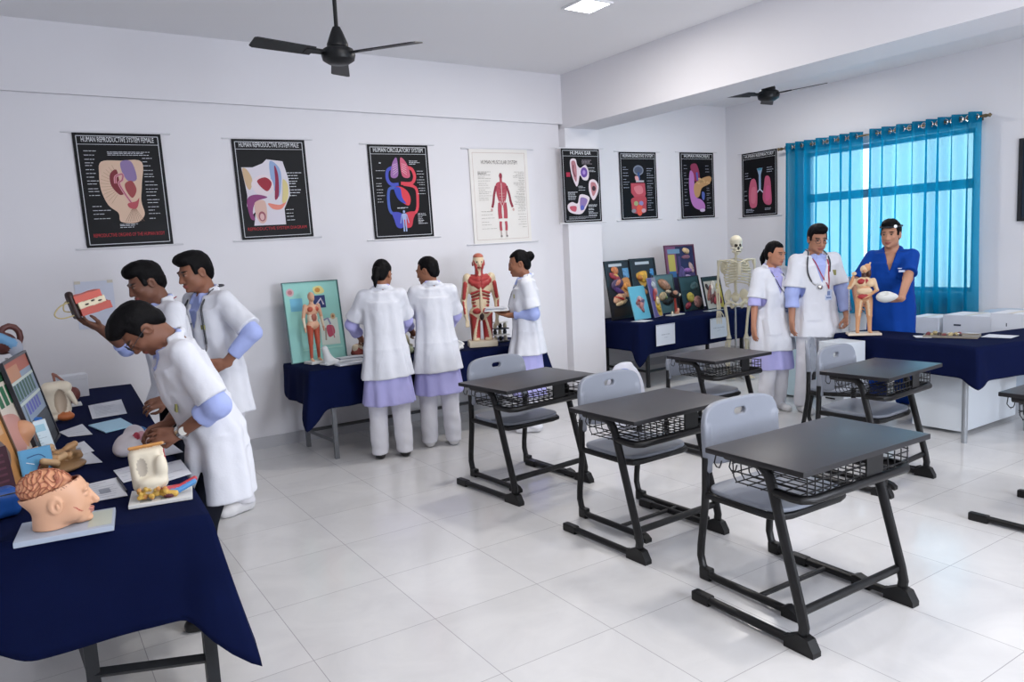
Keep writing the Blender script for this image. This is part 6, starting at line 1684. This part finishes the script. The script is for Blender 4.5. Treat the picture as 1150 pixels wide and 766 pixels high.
E((0, 0, .40), (.155, .105, .09), 3, .03); E((0, -.005, .53), (.125, .09, .13), 3, .03); E((0, 0, .70), (.165, .10, .14), 3, .03)
for s_ in (-1, 1):
    C((s_*.022, -.088, .71), (s_*.125, -.055, .775), .036, .034, 1, .004); C((s_*.022, -.088, .785), (s_*.115, -.05, .80), .036, .030, 1, .006); C((s_*.028, -.09, .74), (s_*.10, -.07, .75), .036, .034, 1, .006)
    for j in range(5): C((s_*.025, -.098+.006*j, .655-.042*j), (s_*(.125-.006*j), -.055, .625-.036*j), .012, .013, 2 if j % 2 else 1, .003)
    C((s_*.03, -.03, .82), (s_*.10, -.02, .83), .020, .022, 1, .01); C((s_*.02, -.05, .80), (s_*.035, -.04, .90), .018, .018, 1, .01)
    E((s_*.06, -.075, .42), (.06, .05, .035), 1, .006)
C((0, -.10, .80), (0, -.105, .58), .012, .014, 3, .004); C((0, -.095, .58), (0, -.09, .42), .020, .024, 3, .004)
E((0, -.085, .36), (.03, .03, .05), 4, .01)
C((0, .0, .82), (0, -.005, .92), .056, .052, 1, .02); C((0, -.045, .84), (0, -.045, .90), .022, .02, 3, .01)
E((0, -.01, 1.0), (.078, .098, .092), 3, .015); E((0, -.045, .955), (.056, .055, .062), 3, .02); E((0, -.085, .985), (.045, .025, .03), 3, .008); C((0, -.105, .985), (0, -.116, .958), .009, .012, 3)
for s_ in (-1, 1):
    E((s_*.03, -.100, .99), (.013, .010, .009), 4, .003); C((s_*.062, -.055, 1.0), (s_*.05, -.085, .93), .016, .012, 1, .004); E((s_*.078, 0, .97), (.012, .02, .03), 1, .006); C((s_*.045, -.085, .955), (s_*.04, -.08, .915), .018, .016, 1, .006)
E((0, -.105, .925), (.026, .015, .012), 2, .004); E((0, -.01, 1.05), (.07, .09, .04), 5, .01)
g.cut(lambda X, Y, Z: .0555-Z+0*X+0*Y)
o = obj('muscle_figure', g.mesh('muscle_figure', ['d8c4a4', 'a83a38', '7c3028', 'd8c6a6', '2a1a1a', 'b0604c']), mod_m, t); o.scale = (.88, .95, 1.02); o.location = (0, 0, -.001)
t = thing('specimen_rack', 'dark and white small specimens stacked right of the muscle torso', 'specimens', (3.80, 6.05, ZO), R(-10))
for j in range(4): MB().bx((-.08+.006*j, -.06, .002+.06*j), (.08-.006*j, .06, .014+.06*j), .003).build('tray', base_w if j % 2 else tube_m, t)
for j in range(3):
    for x in (-.05, .0, .05): MB().lathe([(.001, 0), (.016, 0), (.02, .02), (.012, .044), (.001, .046)], (x, .01*(j % 2), .0145+.06*j), 12).build('specimen', ivory if (j+int(x*100)) % 2 else MATS['black_shoe'], t, smooth=True)
# tray in the hands of the third woman
t = thing('white_tray', 'white tray of papers held by the person with the hair bun', 'tray', (3.50, 5.60, 1.088), R(58))
MB().bx((-.10, -.085, 0), (.10, .115, .008), .003).build('tray_plate', base_w, t)
for j, (a, h_) in enumerate(((4, .010), (-6, .018), (9, .026))): MB().box((.0, .02, h_), (.14, .17, .004), Matrix.Rotation(R(a), 4, 'Z')).build('paper', paper_m, t)

# --- alcove table boards
def alc(label, w, h, cv, x, y, rz, lean, fc='1b1c20', rel=None, sc=(1, 1), **k):
    t = board('picture_board', label, w, h, cv, (x, y, ZO), R(rz), R(lean), fc, relief=rel, group='anatomy boards on the alcove table', **k)
    t.scale = (sc[0], 1, sc[1]); return t
dk = '26282e'
c = Canvas(.40, .62, dk); c.rect(.15, .03, .7, .08, 'b8c0c8').rect(.70, .12, .95, .30, '5a90b8').blob([(.55, .35), (.9, .3), (.95, .6), (.6, .62)], 'c88a4c').rect(.1, .82, .95, .97, '2a2420')
rl = relief(.40, .62, [(.36, .15, .16, .07, .03, 'c87a4c'), (.32, .26, .24, .06, .03, 'a03a48'), (.34, .24, .14, .03, .036, 'd8b060'), (.38, .40, .28, .10, .04, '4a3a5a'), (.36, .38, .18, .05, .05, 'c07a60'), (.40, .52, .26, .05, .04, '5a3c78'), (.42, .64, .32, .08, .04, 'd8a888'), (.38, .66, .22, .03, .05, 'b83a34'), (.45, .73, .26, .05, .04, 'd4bc94'), (.78, .22, .10, .07, .02, '6a9cc8'), (.78, .46, .16, .07, .03, 'd8944c')])
alc('tall dark board with orange and purple organs next to the pillar', .42, .65, c, 5.93, 6.66, 14, 9, rel=rl, sc=(1.2, 1.06))
c = Canvas(.40, .64, dk); c.rect(.2, .04, .78, .09, 'b8c0c8').rect(.78, .18, .92, .36, '4a8ac0').rect(.76, .40, .9, .5, '8a6a9a').blob([(.2, .25), (.62, .22), (.55, .45), (.42, .5), (.25, .40)], 'c89a3c')
rl = relief(.40, .64, [(.44, .32, .18, .10, .03, 'd8a63c'), (.30, .34, .10, .05, .04, 'c07a34'), (.82, .25, .08, .06, .02, '4a90c8'), (.84, .36, .06, .05, .02, 'b05a6c'), (.36, .58, .18, .06, .03, 'b8783c')])
alc('tall dark board with a yellow trumpet shape, second from the pillar', .42, .67, c, 6.40, 6.74, 8, 9, rel=rl, sc=(1.14, 1.04))
c = Canvas(.50, .60, '2e2c4a'); c.rect(.0, .0, .35, .55, '7c4a6c').rect(.06, .16, .30, .5, 'b8ac54').rect(.06, .05, .5, .14, '6a8aa4').rect(.06, .5, .3, .62, '3a6aa0').rect(.42, .2, .98, .8, '4a3c6c').rect(.5, .02, .96, .45, '272c54')
rl = relief(.50, .60, [(.72, .10, .14, .06, .03, 'd8b88c'), (.70, .22, .16, .05, .02, '8a5a6c'), (.70, .50, .16, .05, .03, '9a6ab0'), (.72, .66, .18, .06, .03, 'b09ac0'), (.86, .45, .08, .12, .02, 'c8a8a0'), (.5, .60, .14, .20, .02, '5a4a80')])
t = alc('large violet board with organ reliefs, highest at the back of the alcove table', .54, .64, c, 7.14, 6.87, 6, 7, '6a3450', rel=rl, sc=(1.1, 1.04))
t.location.z = ZO+.165
st = thing('board_box', 'dark box under the large violet board at the back of the alcove table', 'box', (7.14, 6.84, ZO), R(6)); MB().bx((-.20, -.055, 0), (.20, .06, .16), .003).build('box_body', tube_m, st); MB().bx((-.203, -.058, .13), (.203, .063, .162), .003).build('lid', tube_m, st)
c = Canvas(.30, .38, '5aa8c0'); c.rect(.0, .0, 1, 1, '62b0c8').blob([(.25, .55), (.4, .35), (.6, .3), (.85, .45), (.75, .6), (.6, .8), (.45, .7)], 'a8909c')
rl = relief(.30, .38, [(.35, .50, .12, .07, .02, '8a5a58'), (.52, .38, .13, .08, .02, 'c8b0b4'), (.70, .46, .16, .06, .02, '6a5a74'), (.55, .58, .13, .10, .02, 'b07a74'), (.60, .74, .09, .09, .02, '9a6a6c'), (.45, .44, .06, .04, .03, 'b03a40')])
alc('light blue board with a brown splayed organ, in front of the dark boards', .31, .39, c, 5.99, 6.42, 12, 14, '7ab8c8', rel=rl, th=.012, fw=.006)
c = Canvas(.20, .46, '6a5aa0'); c.rect(.0, .0, .4, 1, '5a508c').poly([(.5, .0), (1, .0), (1, 1), (.6, 1)][::-1], '8a8c98').blob([(.4, .6), (.9, .5), (1, .95), (.5, .95)], 'c8a848')
rl = relief(.20, .46, [(.55, .18, .22, .10, .03, 'b8c0c8'), (.66, .36, .16, .10, .03, 'c87868'), (.4, .45, .14, .16, .03, 'a03a48'), (.7, .6, .2, .1, .03, 'd8c8a8'), (.65, .8, .25, .08, .03, 'd0aa3c')])
alc('narrow violet board with a long red and yellow section, standing before the dark boards', .21, .47, c, 6.27, 6.45, 20, 12, '8a84a8', rel=rl, th=.012, fw=.006)
c = Canvas(.38, .46, '4a6468'); c.rect(.0, .0, 1, .5, '5c7a7e')
rl = relief(.38, .46, [(.48, .26, .32, .14, .05, 'a87c60'), (.48, .24, .20, .08, .06, 'c89a84'), (.66, .50, .26, .15, .03, '26201e'), (.30, .56, .20, .11, .05, 'b8a480'), (.56, .70, .30, .12, .03, '2c2624'), (.40, .60, .10, .06, .06, '7c8a60'), (.62, .46, .14, .05, .05, 'd0c0a8')])
alc('teal grey board with a brown head section in the middle of the alcove table', .40, .48, c, 6.70, 6.72, 8, 10, '46585c', rel=rl)
c = Canvas(.36, .42, '24383e'); c.rect(0, 0, 1, .4, '2e4a50')
rl = relief(.36, .42, [(.40, .62, .18, .16, .04, 'b8a84c'), (.20, .86, .18, .09, .04, '8a2838'), (.75, .78, .22, .18, .04, 'a87c78'), (.7, .3, .2, .12, .03, '46646a')])
alc('dark teal board with a yellow egg shape right of the brown head section', .38, .44, c, 7.09, 6.66, 8, 12, rel=rl, sc=(1.1, 1.0))
c = Canvas(.32, .40, 'b8b0a4'); c.rect(0, 0, 1, .12, '22302e').blob([(.7, .3), (.98, .25), (.98, .95), (.75, .9)], 'b8a84c')
rl = relief(.32, .40, [(.46, .34, .12, .24, .04, 'd0c8bc'), (.25, .50, .10, .28, .03, '8a5a50'), (.36, .66, .08, .22, .03, '5c2c2c'), (.62, .62, .08, .26, .03, 'a07868'), (.75, .70, .10, .20, .03, '7c3a38'), (.50, .76, .14, .12, .04, 'b04a50'), (.18, .30, .08, .12, .02, '40302e')])
alc('dark framed board with a branching throat section at the right of the alcove table', .34, .42, c, 7.36, 6.54, 8, 12, rel=rl, sc=(1.15, 1.0))
t = thing('head_neck_model', 'small red stalked organ model on a white base in front of the teal grey board', 'anatomy model', (6.50, 6.42, ZO), R(10))
slab(.26, .10, .012).build('base_board', base_w, t)
s = SG((-.12, -.09, .01), (.12, .09, .36), .0042)
s.rc((.02, 0, .04), (.0, 0, .20), .016, .013, 0).rc((.035, 0, .03), (.06, .0, .06), .03, .02, 1, .01).el((0, 0, .25), (.07, .05, .045), 2, .01).el((-.03, -.03, .27), (.03, .025, .025), 1, .01).el((.04, -.03, .24), (.03, .02, .02), 3, .005).el((-.06, 0, .028), (.014, .014, .025), 3)
s.g.cut(lambda X, Y, Z: .0125-Z+0*X+0*Y)
obj('stalk', s.g.mesh('stalk', ['b0443c', 'c8967c', '2a2422', 'd8d0bc']), mod_m, t)
sheet('orange printed leaflet over the left corner of the alcove tablecloth', [(5.70, 6.32), (5.90, 6.36), (5.93, 6.20), (5.76, 6.16)], lines=3, seed=21)
bpy.context.view_layer.update()
t = thing('glass_plate', 'pale grey glass plate lying before the branching throat board', 'plate', (7.14, 6.40, ZO), R(8)); MB().bx((-.15, -.05, 0), (.15, .05, .008), .002).build('plate', mat('grey_glass', 'a8b0b8', .15), t)
def notice(label, x, y, rz, w, h, z1):
    t = thing('notice_sheet', label, 'notice', (x, y, z1), R(rz), 'printed sheets pinned to the alcove cloth')
    c = Canvas(w, h, 'd4d8e0', .001); c.text('HUMAN ORGAN MODELS' if w > .31 else 'HUMAN SYSTEMS', .5, .50, .055, '6e7484', .66).text('2ND YEAR', .5, .64, .04, '8a90a0', .3).rect(0, .0, 1, .05, 'b8bcc8')
    obj('sheet', c.mesh(), print_m, t, (0, 0, -h/2)); 
    for sx in (-1, 1): MB().lathe([(.001, 0), (.005, .001), (.004, .004), (.001, .005)], (sx*w*.42, -.002, -.012), 8, Matrix.Rotation(pi/2, 4, 'X')).build('pin', steel, t)
notice('white printed sheet pinned to the alcove cloth, left of the two', 5.985, 6.065, 4, .31, .235, .708)
notice('white printed sheet pinned to the alcove cloth, next to the skeleton', 6.93, 6.135, 4, .32, .24, .69)

# --- skeleton on a stand
t = thing('skeleton_model', 'full size ivory skeleton hanging on a stand beside the alcove table', 'skeleton', (6.86, 5.80, 0), R(-34))
MB().tube([(.28*cos(a), .28*sin(a)+.06, .03) for a in (0, pi)], .012, 8).tube([(.28*cos(a), .28*sin(a)+.06, .03) for a in (pi/2, -pi/2)], .012, 8).build('stand_base', steel, t)
MB().tube([(0, .07, .03), (0, .07, .95)], .012, 10).build('stand_pole', steel, t, smooth=True)
g = G((-.11, -.12, 1.38), (.11, .13, 1.68), .004)
g.put(el((0, .01, 1.58), (.068, .088, .072))).put(el((0, -.04, 1.515), (.052, .045, .05)), .02).put(rc((-.045, -.02, 1.47), (0, -.07, 1.445), .014), .01).put(rc((.045, -.02, 1.47), (0, -.07, 1.445), .014), .01).put(el((0, -.075, 1.468), (.032, .02, .020)), .008)
for s_ in (-1, 1): g.put(el((s_*.028, -.085, 1.535), (.018, .022, .016)), .004, 1, 's').put(rc((s_*.05, -.055, 1.505), (s_*.062, .0, 1.51), .009), .006)
g.put(el((0, -.092, 1.503), (.011, .016, .016)), .003, 1, 's'); g.put(bxp((0, -.098, 1.468), (.03, .006, .0022)), .001, 1, 's')
obj('skull', g.mesh('skull', ['d8d0ba', '3a332a']), mod_m, t)
m = MB()
zs = np.linspace(.98, 1.44, 22)
spx = lambda z: .035+.02*sin((z-.98)*9)
for z in zs: m.lathe([(.001, -.008), (.019, -.008), (.016, 0), (.019, .008), (.001, .008)], (0, spx(z), z), 10).tube([(0, spx(z)+.012, z), (0, spx(z)+.045, z-.01)], .006, 6)
m.tube([(0, spx(z), z) for z in zs], .011, 8).build('spine', ivory, t, smooth=True)
for j in range(10):
    z0 = 1.39-.03*j; w = .075+.075*min(1, (j+.6)/3.5)-.02*max(0, j-6)/3; dp = .10+.02*min(1, j/3)
    for s_ in (-1, 1):
        pts = []
        for u in np.linspace(0, 1, 11):
            a = pi*u; x = s_*w*sin(a)**.75; y = .045-.01-(dp+.045)*(1-cos(a))/2 + .02; zz = z0-.075*u*(1-.25*u)-(.035 if u > .85 and j > 5 else 0)*0
            if u > .8: x = s_*max(.018, abs(x)); zz = zz+.02*(u-.8)/.2*(1 if j < 7 else 2)
            pts.append((x, y, zz))
        if j > 7: pts = pts[:8]
        MB().tube(pts, .0062, 6, flat=1.3).build('rib', ivory, t, smooth=True)
MB().bx((-.02, -.112, 1.20), (.02, -.098, 1.345), .006).build('sternum', ivory, t, smooth=True)
for s_ in (-1, 1):
    MB().tube(smooth_pts([(s_*.02, -.10, 1.345), (s_*.09, -.085, 1.375), (s_*.18, -.02, 1.37)], 4), .0085, 8).build('collar_bone', ivory, t, smooth=True)
    g = G((min(s_*.05, s_*.22), -.02, 1.18), (max(s_*.05, s_*.22), .12, 1.42), .005); g.put(el((s_*.125, .07, 1.29), (.045, .010, .075))).put(rc((s_*.08, .07, 1.345), (s_*.185, .01, 1.375), .011), .012)
    obj('shoulder_blade', g.mesh('shoulder_blade'), ivory, t)
    m = MB(); m.tube([(s_*.195, .0, 1.375), (s_*.20, 0, 1.34), (s_*.205, .0, 1.30), (s_*.212, .005, 1.10), (s_*.215, .005, 1.065)], [.024, .021, .013, .013, .021], 10); m.build('upper_arm_bone', ivory, t, smooth=True)
    MB().tube([(s_*.205, .0, 1.06), (s_*.207, -.015, 1.0), (s_*.205, -.035, .82)], [.014, .008, .011], 8).build('forearm_bone', ivory, t, smooth=True)
    MB().tube([(s_*.227, .0, 1.055), (s_*.232, -.015, 1.0), (s_*.23, -.035, .82)], [.012, .0075, .012], 8).build('forearm_bone', ivory, t, smooth=True)
    h_ = MB()
    for j in range(4): h_.tube([(s_*(.20+.012*j), -.037, .805), (s_*(.193+.017*j), -.045, .735), (s_*(.192+.018*j), -.05, .69), (s_*(.192+.018*j), -.055, .655)], [.007, .005, .0055, .004], 6)
    h_.tube([(s_*.20, -.045, .80), (s_*.175, -.07, .755), (s_*.170, -.08, .72)], [.007, .0055, .004], 6).build('hand_bones', ivory, t, smooth=True)
    MB().tube([(s_*.085, .0, .885), (s_*.125, .0, .875), (s_*.135, .0, .84), (s_*.115, -.005, .70), (s_*.10, -.005, .53), (s_*.10, -.005, .475)], [.022, .018, .019, .0145, .016, .031], 10).build('thigh_bone', ivory, t, smooth=True)
    MB().tube([(s_*.10, -.01, .46), (s_*.10, -.008, .42), (s_*.10, .005, .12), (s_*.10, .005, .09)], [.030, .018, .012, .021], 10).build('shin_bone', ivory, t, smooth=True)
    MB().tube([(s_*.128, .01, .44), (s_*.132, .012, .38), (s_*.125, .012, .10)], [.010, .006, .010], 8).build('calf_bone', ivory, t, smooth=True)
    f_ = MB(); f_.tube([(s_*.10, .05, .045), (s_*.10, .0, .07), (s_*.105, -.06, .05)], [.02, .024, .018], 8)
    for j in range(5): f_.tube([(s_*(.088+.009*j), -.05, .048), (s_*(.08+.015*j), -.12, .035), (s_*(.08+.016*j), -.165, .03)], [.009, .006, .005], 6)
    f_.build('foot_bones', ivory, t, smooth=True)
g = G((-.18, -.10, .80), (.18, .12, 1.06), .0045)
for s_ in (-1, 1):
    g.put(el((s_*.095, .03, .965), (.055, .018, .075), rotm(0, s_*R(-18), s_*R(-35))), .0).put(rc((s_*.09, .0, .90), (s_*.02, -.055, .865), .016), .02).put(rc((s_*.085, .02, .90), (s_*.055, .0, .835), .017), .015).put(rc((s_*.055, .0, .835), (s_*.02, -.05, .86), .011), .01)
    g.put(el((s_*.055, -.03, .862), (.020, .03, .017)), .004, 0, 's')
g.put(el((0, .06, .945), (.045, .025, .06)), .015)
obj('pelvis', g.mesh('pelvis'), ivory, t)

# --- bench at the right: organ figure, bone in hand, trays, papers
t = thing('organ_figure_model', 'small organ figure with open belly on the navy bench before the blue scrubs', 'anatomy model', (5.985, 3.71, ZO), R(-48))
slab(.26, .15, .018).build('base_board', mat('cream_board', 'd8c8b4', .5), t)
k = .335; g = G((-.16, -.10, .012), (.16, .10, .62), .0035); P = lambda x, y, z: V(x*k, y*k, z*k)
C = lambda a, b, ra, rb, c, q=.01: g.put(rc(P(*a), P(*b), ra*k, rb*k), q*k, c)
E = lambda c_, r, c, q=.01, **kw: g.put(el(P(*c_), V(*r)*k), q*k, c, **kw)
for s_ in (-1, 1):
    C((s_*.09, 0, .88), (s_*.11, 0, .48), .085, .058, 0, .02); C((s_*.11, .0, .48), (s_*.12, .01, .09), .054, .036, 0, .02); C((s_*.12, .01, .09), (s_*.13, -.09, .06), .04, .034, 0); C((s_*.07, -.06, .86), (s_*.10, -.045, .50), .03, .02, 3, .004)
C((-.18, 0, 1.38), (-.28, .0, 1.20), .055, .045, 3, .02); C((-.28, 0, 1.20), (-.22, -.06, 1.48), .04, .03, 0, .01); E((-.20, -.07, 1.56), (.05, .03, .05), 3)
C((.18, 0, 1.38), (.25, .0, 1.12), .055, .042, 3, .02); C((.25, 0, 1.12), (.06, -.12, .98), .042, .03, 0, .012); C((.06, -.12, .98), (-.02, -.13, .93), .03, .02, 0)
E((0, 0, .95), (.165, .11, .13), 0, .03); E((0, 0, 1.12), (.14, .10, .16), 3, .03); E((0, 0, 1.32), (.17, .115, .15), 3, .03)
E((-.07, -.09, 1.36), (.07, .05, .07), 1, .005); E((.04, -.10, 1.36), (.03, .03, .07), 1, .005); E((.11, -.09, 1.30), (.09, .07, .09), 3, .005); E((0, -.09, 1.12), (.15, .07, .10), 3, .01); E((-.02, -.10, .98), (.12, .05, .07), 1, .006); E((0, -.115, 1.20), (.10, .03, .04), 0, .006)
C((0, .0, 1.42), (0, .0, 1.56), .05, .05, 2, .02); E((.0, -.01, 1.66), (.075, .09, .10), 3, .015); E((.06, -.02, 1.70), (.07, .08, .10), 0, .01); E((.09, -.01, 1.56), (.05, .06, .12), 2, .01); E((0, -.085, 1.62), (.04, .03, .04), 0, .008); C((.09, 0, 1.72), (.12, 0, 1.82), .025, .018, 3)
g.cut(lambda X, Y, Z: .0175-Z+0*X+0*Y)
o = obj('figure', g.mesh('figure', ['c8946c', 'a02c30', '43261f', 'd8bc98']), mod_m, t); o.scale = (1.2, 1.1, 1)
MB().tube([(-.115, .0, .018), (-.115, .0, .50)], .005, 8).build('support_rod', steel, t, smooth=True)
t = thing('bone_piece', 'white bone piece held in the hand of the person in blue scrubs', 'anatomy model', tuple(DOC_HAND), R(-40))
s = SG((-.11, -.08, -.08), (.11, .08, .08), .004); s.el((-.02, 0, 0), (.075, .045, .048)).el((.045, 0, .0), (.035, .03, .025), 0, .02).el((-.04, -.03, .035), (.03, .02, .02), 0, .01, 's')
obj('bone', s.g.mesh('bone', ['d6d6d2']), mod_m, t)
t = thing('specimen_tray', 'shallow tray of small red and cream specimens on the navy bench', 'tray', (6.22, 3.10, ZO), R(-72))
tr = MB(); tr.bx((-.19, -.10, 0), (.19, .10, .006)); 
for lo, hi in (((-.19, -.10, .006), (.19, -.094, .018)), ((-.19, .094, .006), (.19, .10, .018)), ((-.19, -.094, .006), (-.184, .094, .018)), ((.184, -.094, .006), (.19, .094, .018))): tr.bx(lo, hi)
tr.build('tray', mat('tray_wood', '8c8478', .5), t)
rng = random.Random(9)
for i in range(14):
    x, y = -.06+.13*rng.random()+(.03 if i < 8 else -.1+.02*i*0), -.06+.12*rng.random()
    q = tag(obj('specimen', None), 'small red or cream bone specimen lying in the tray on the navy bench', 'specimen', 'small specimens in the tray on the bench')
    q.location = Vector((6.22, 3.10, ZO+.0066))+Matrix.Rotation(R(-72), 3, 'Z') @ Vector((x, y, 0)); q.rotation_euler = (0, 0, rng.random()*6)
    a = .008+.010*rng.random(); s = SG((-.04, -.04, -.005), (.04, .04, .06), .004); s.el((0, 0, a), (a*1.3, a, a)).el((a, 0, a*.7), (a*.7, a*.7, a*.7), 0, .006); s.g.cut(lambda X, Y, Z: .0003-Z+0*X+0*Y)
    obj('bone', s.g.mesh('bone', [['a89870', '6c3034', 'c8c6c0', '3a2c2c'][i % 4]]), mod_m, q)
sheet('white sheet at the bench edge left of the specimen tray', [(6.02, 3.28), (6.12, 3.36), (6.20, 3.24), (6.07, 3.18)], lines=3, seed=31)
sheet('white sheet right of the specimen tray on the navy bench', [(6.30, 2.92), (6.50, 2.95), (6.52, 2.74), (6.34, 2.72)], lines=3, seed=32)
EXPOSURE = 0.0
# ------------------------------------------------------------------ output look
S.view_settings.view_transform = 'Standard'; S.view_settings.look = 'None'
S.view_settings.exposure = EXPOSURE; S.view_settings.gamma = 1; S.view_settings.use_curve_mapping = False
S.cycles.use_denoising = True
S.cycles.max_bounces = 10; S.cycles.diffuse_bounces = 5; S.cycles.transparent_max_bounces = 16
S.cycles.sample_clamp_indirect = 8
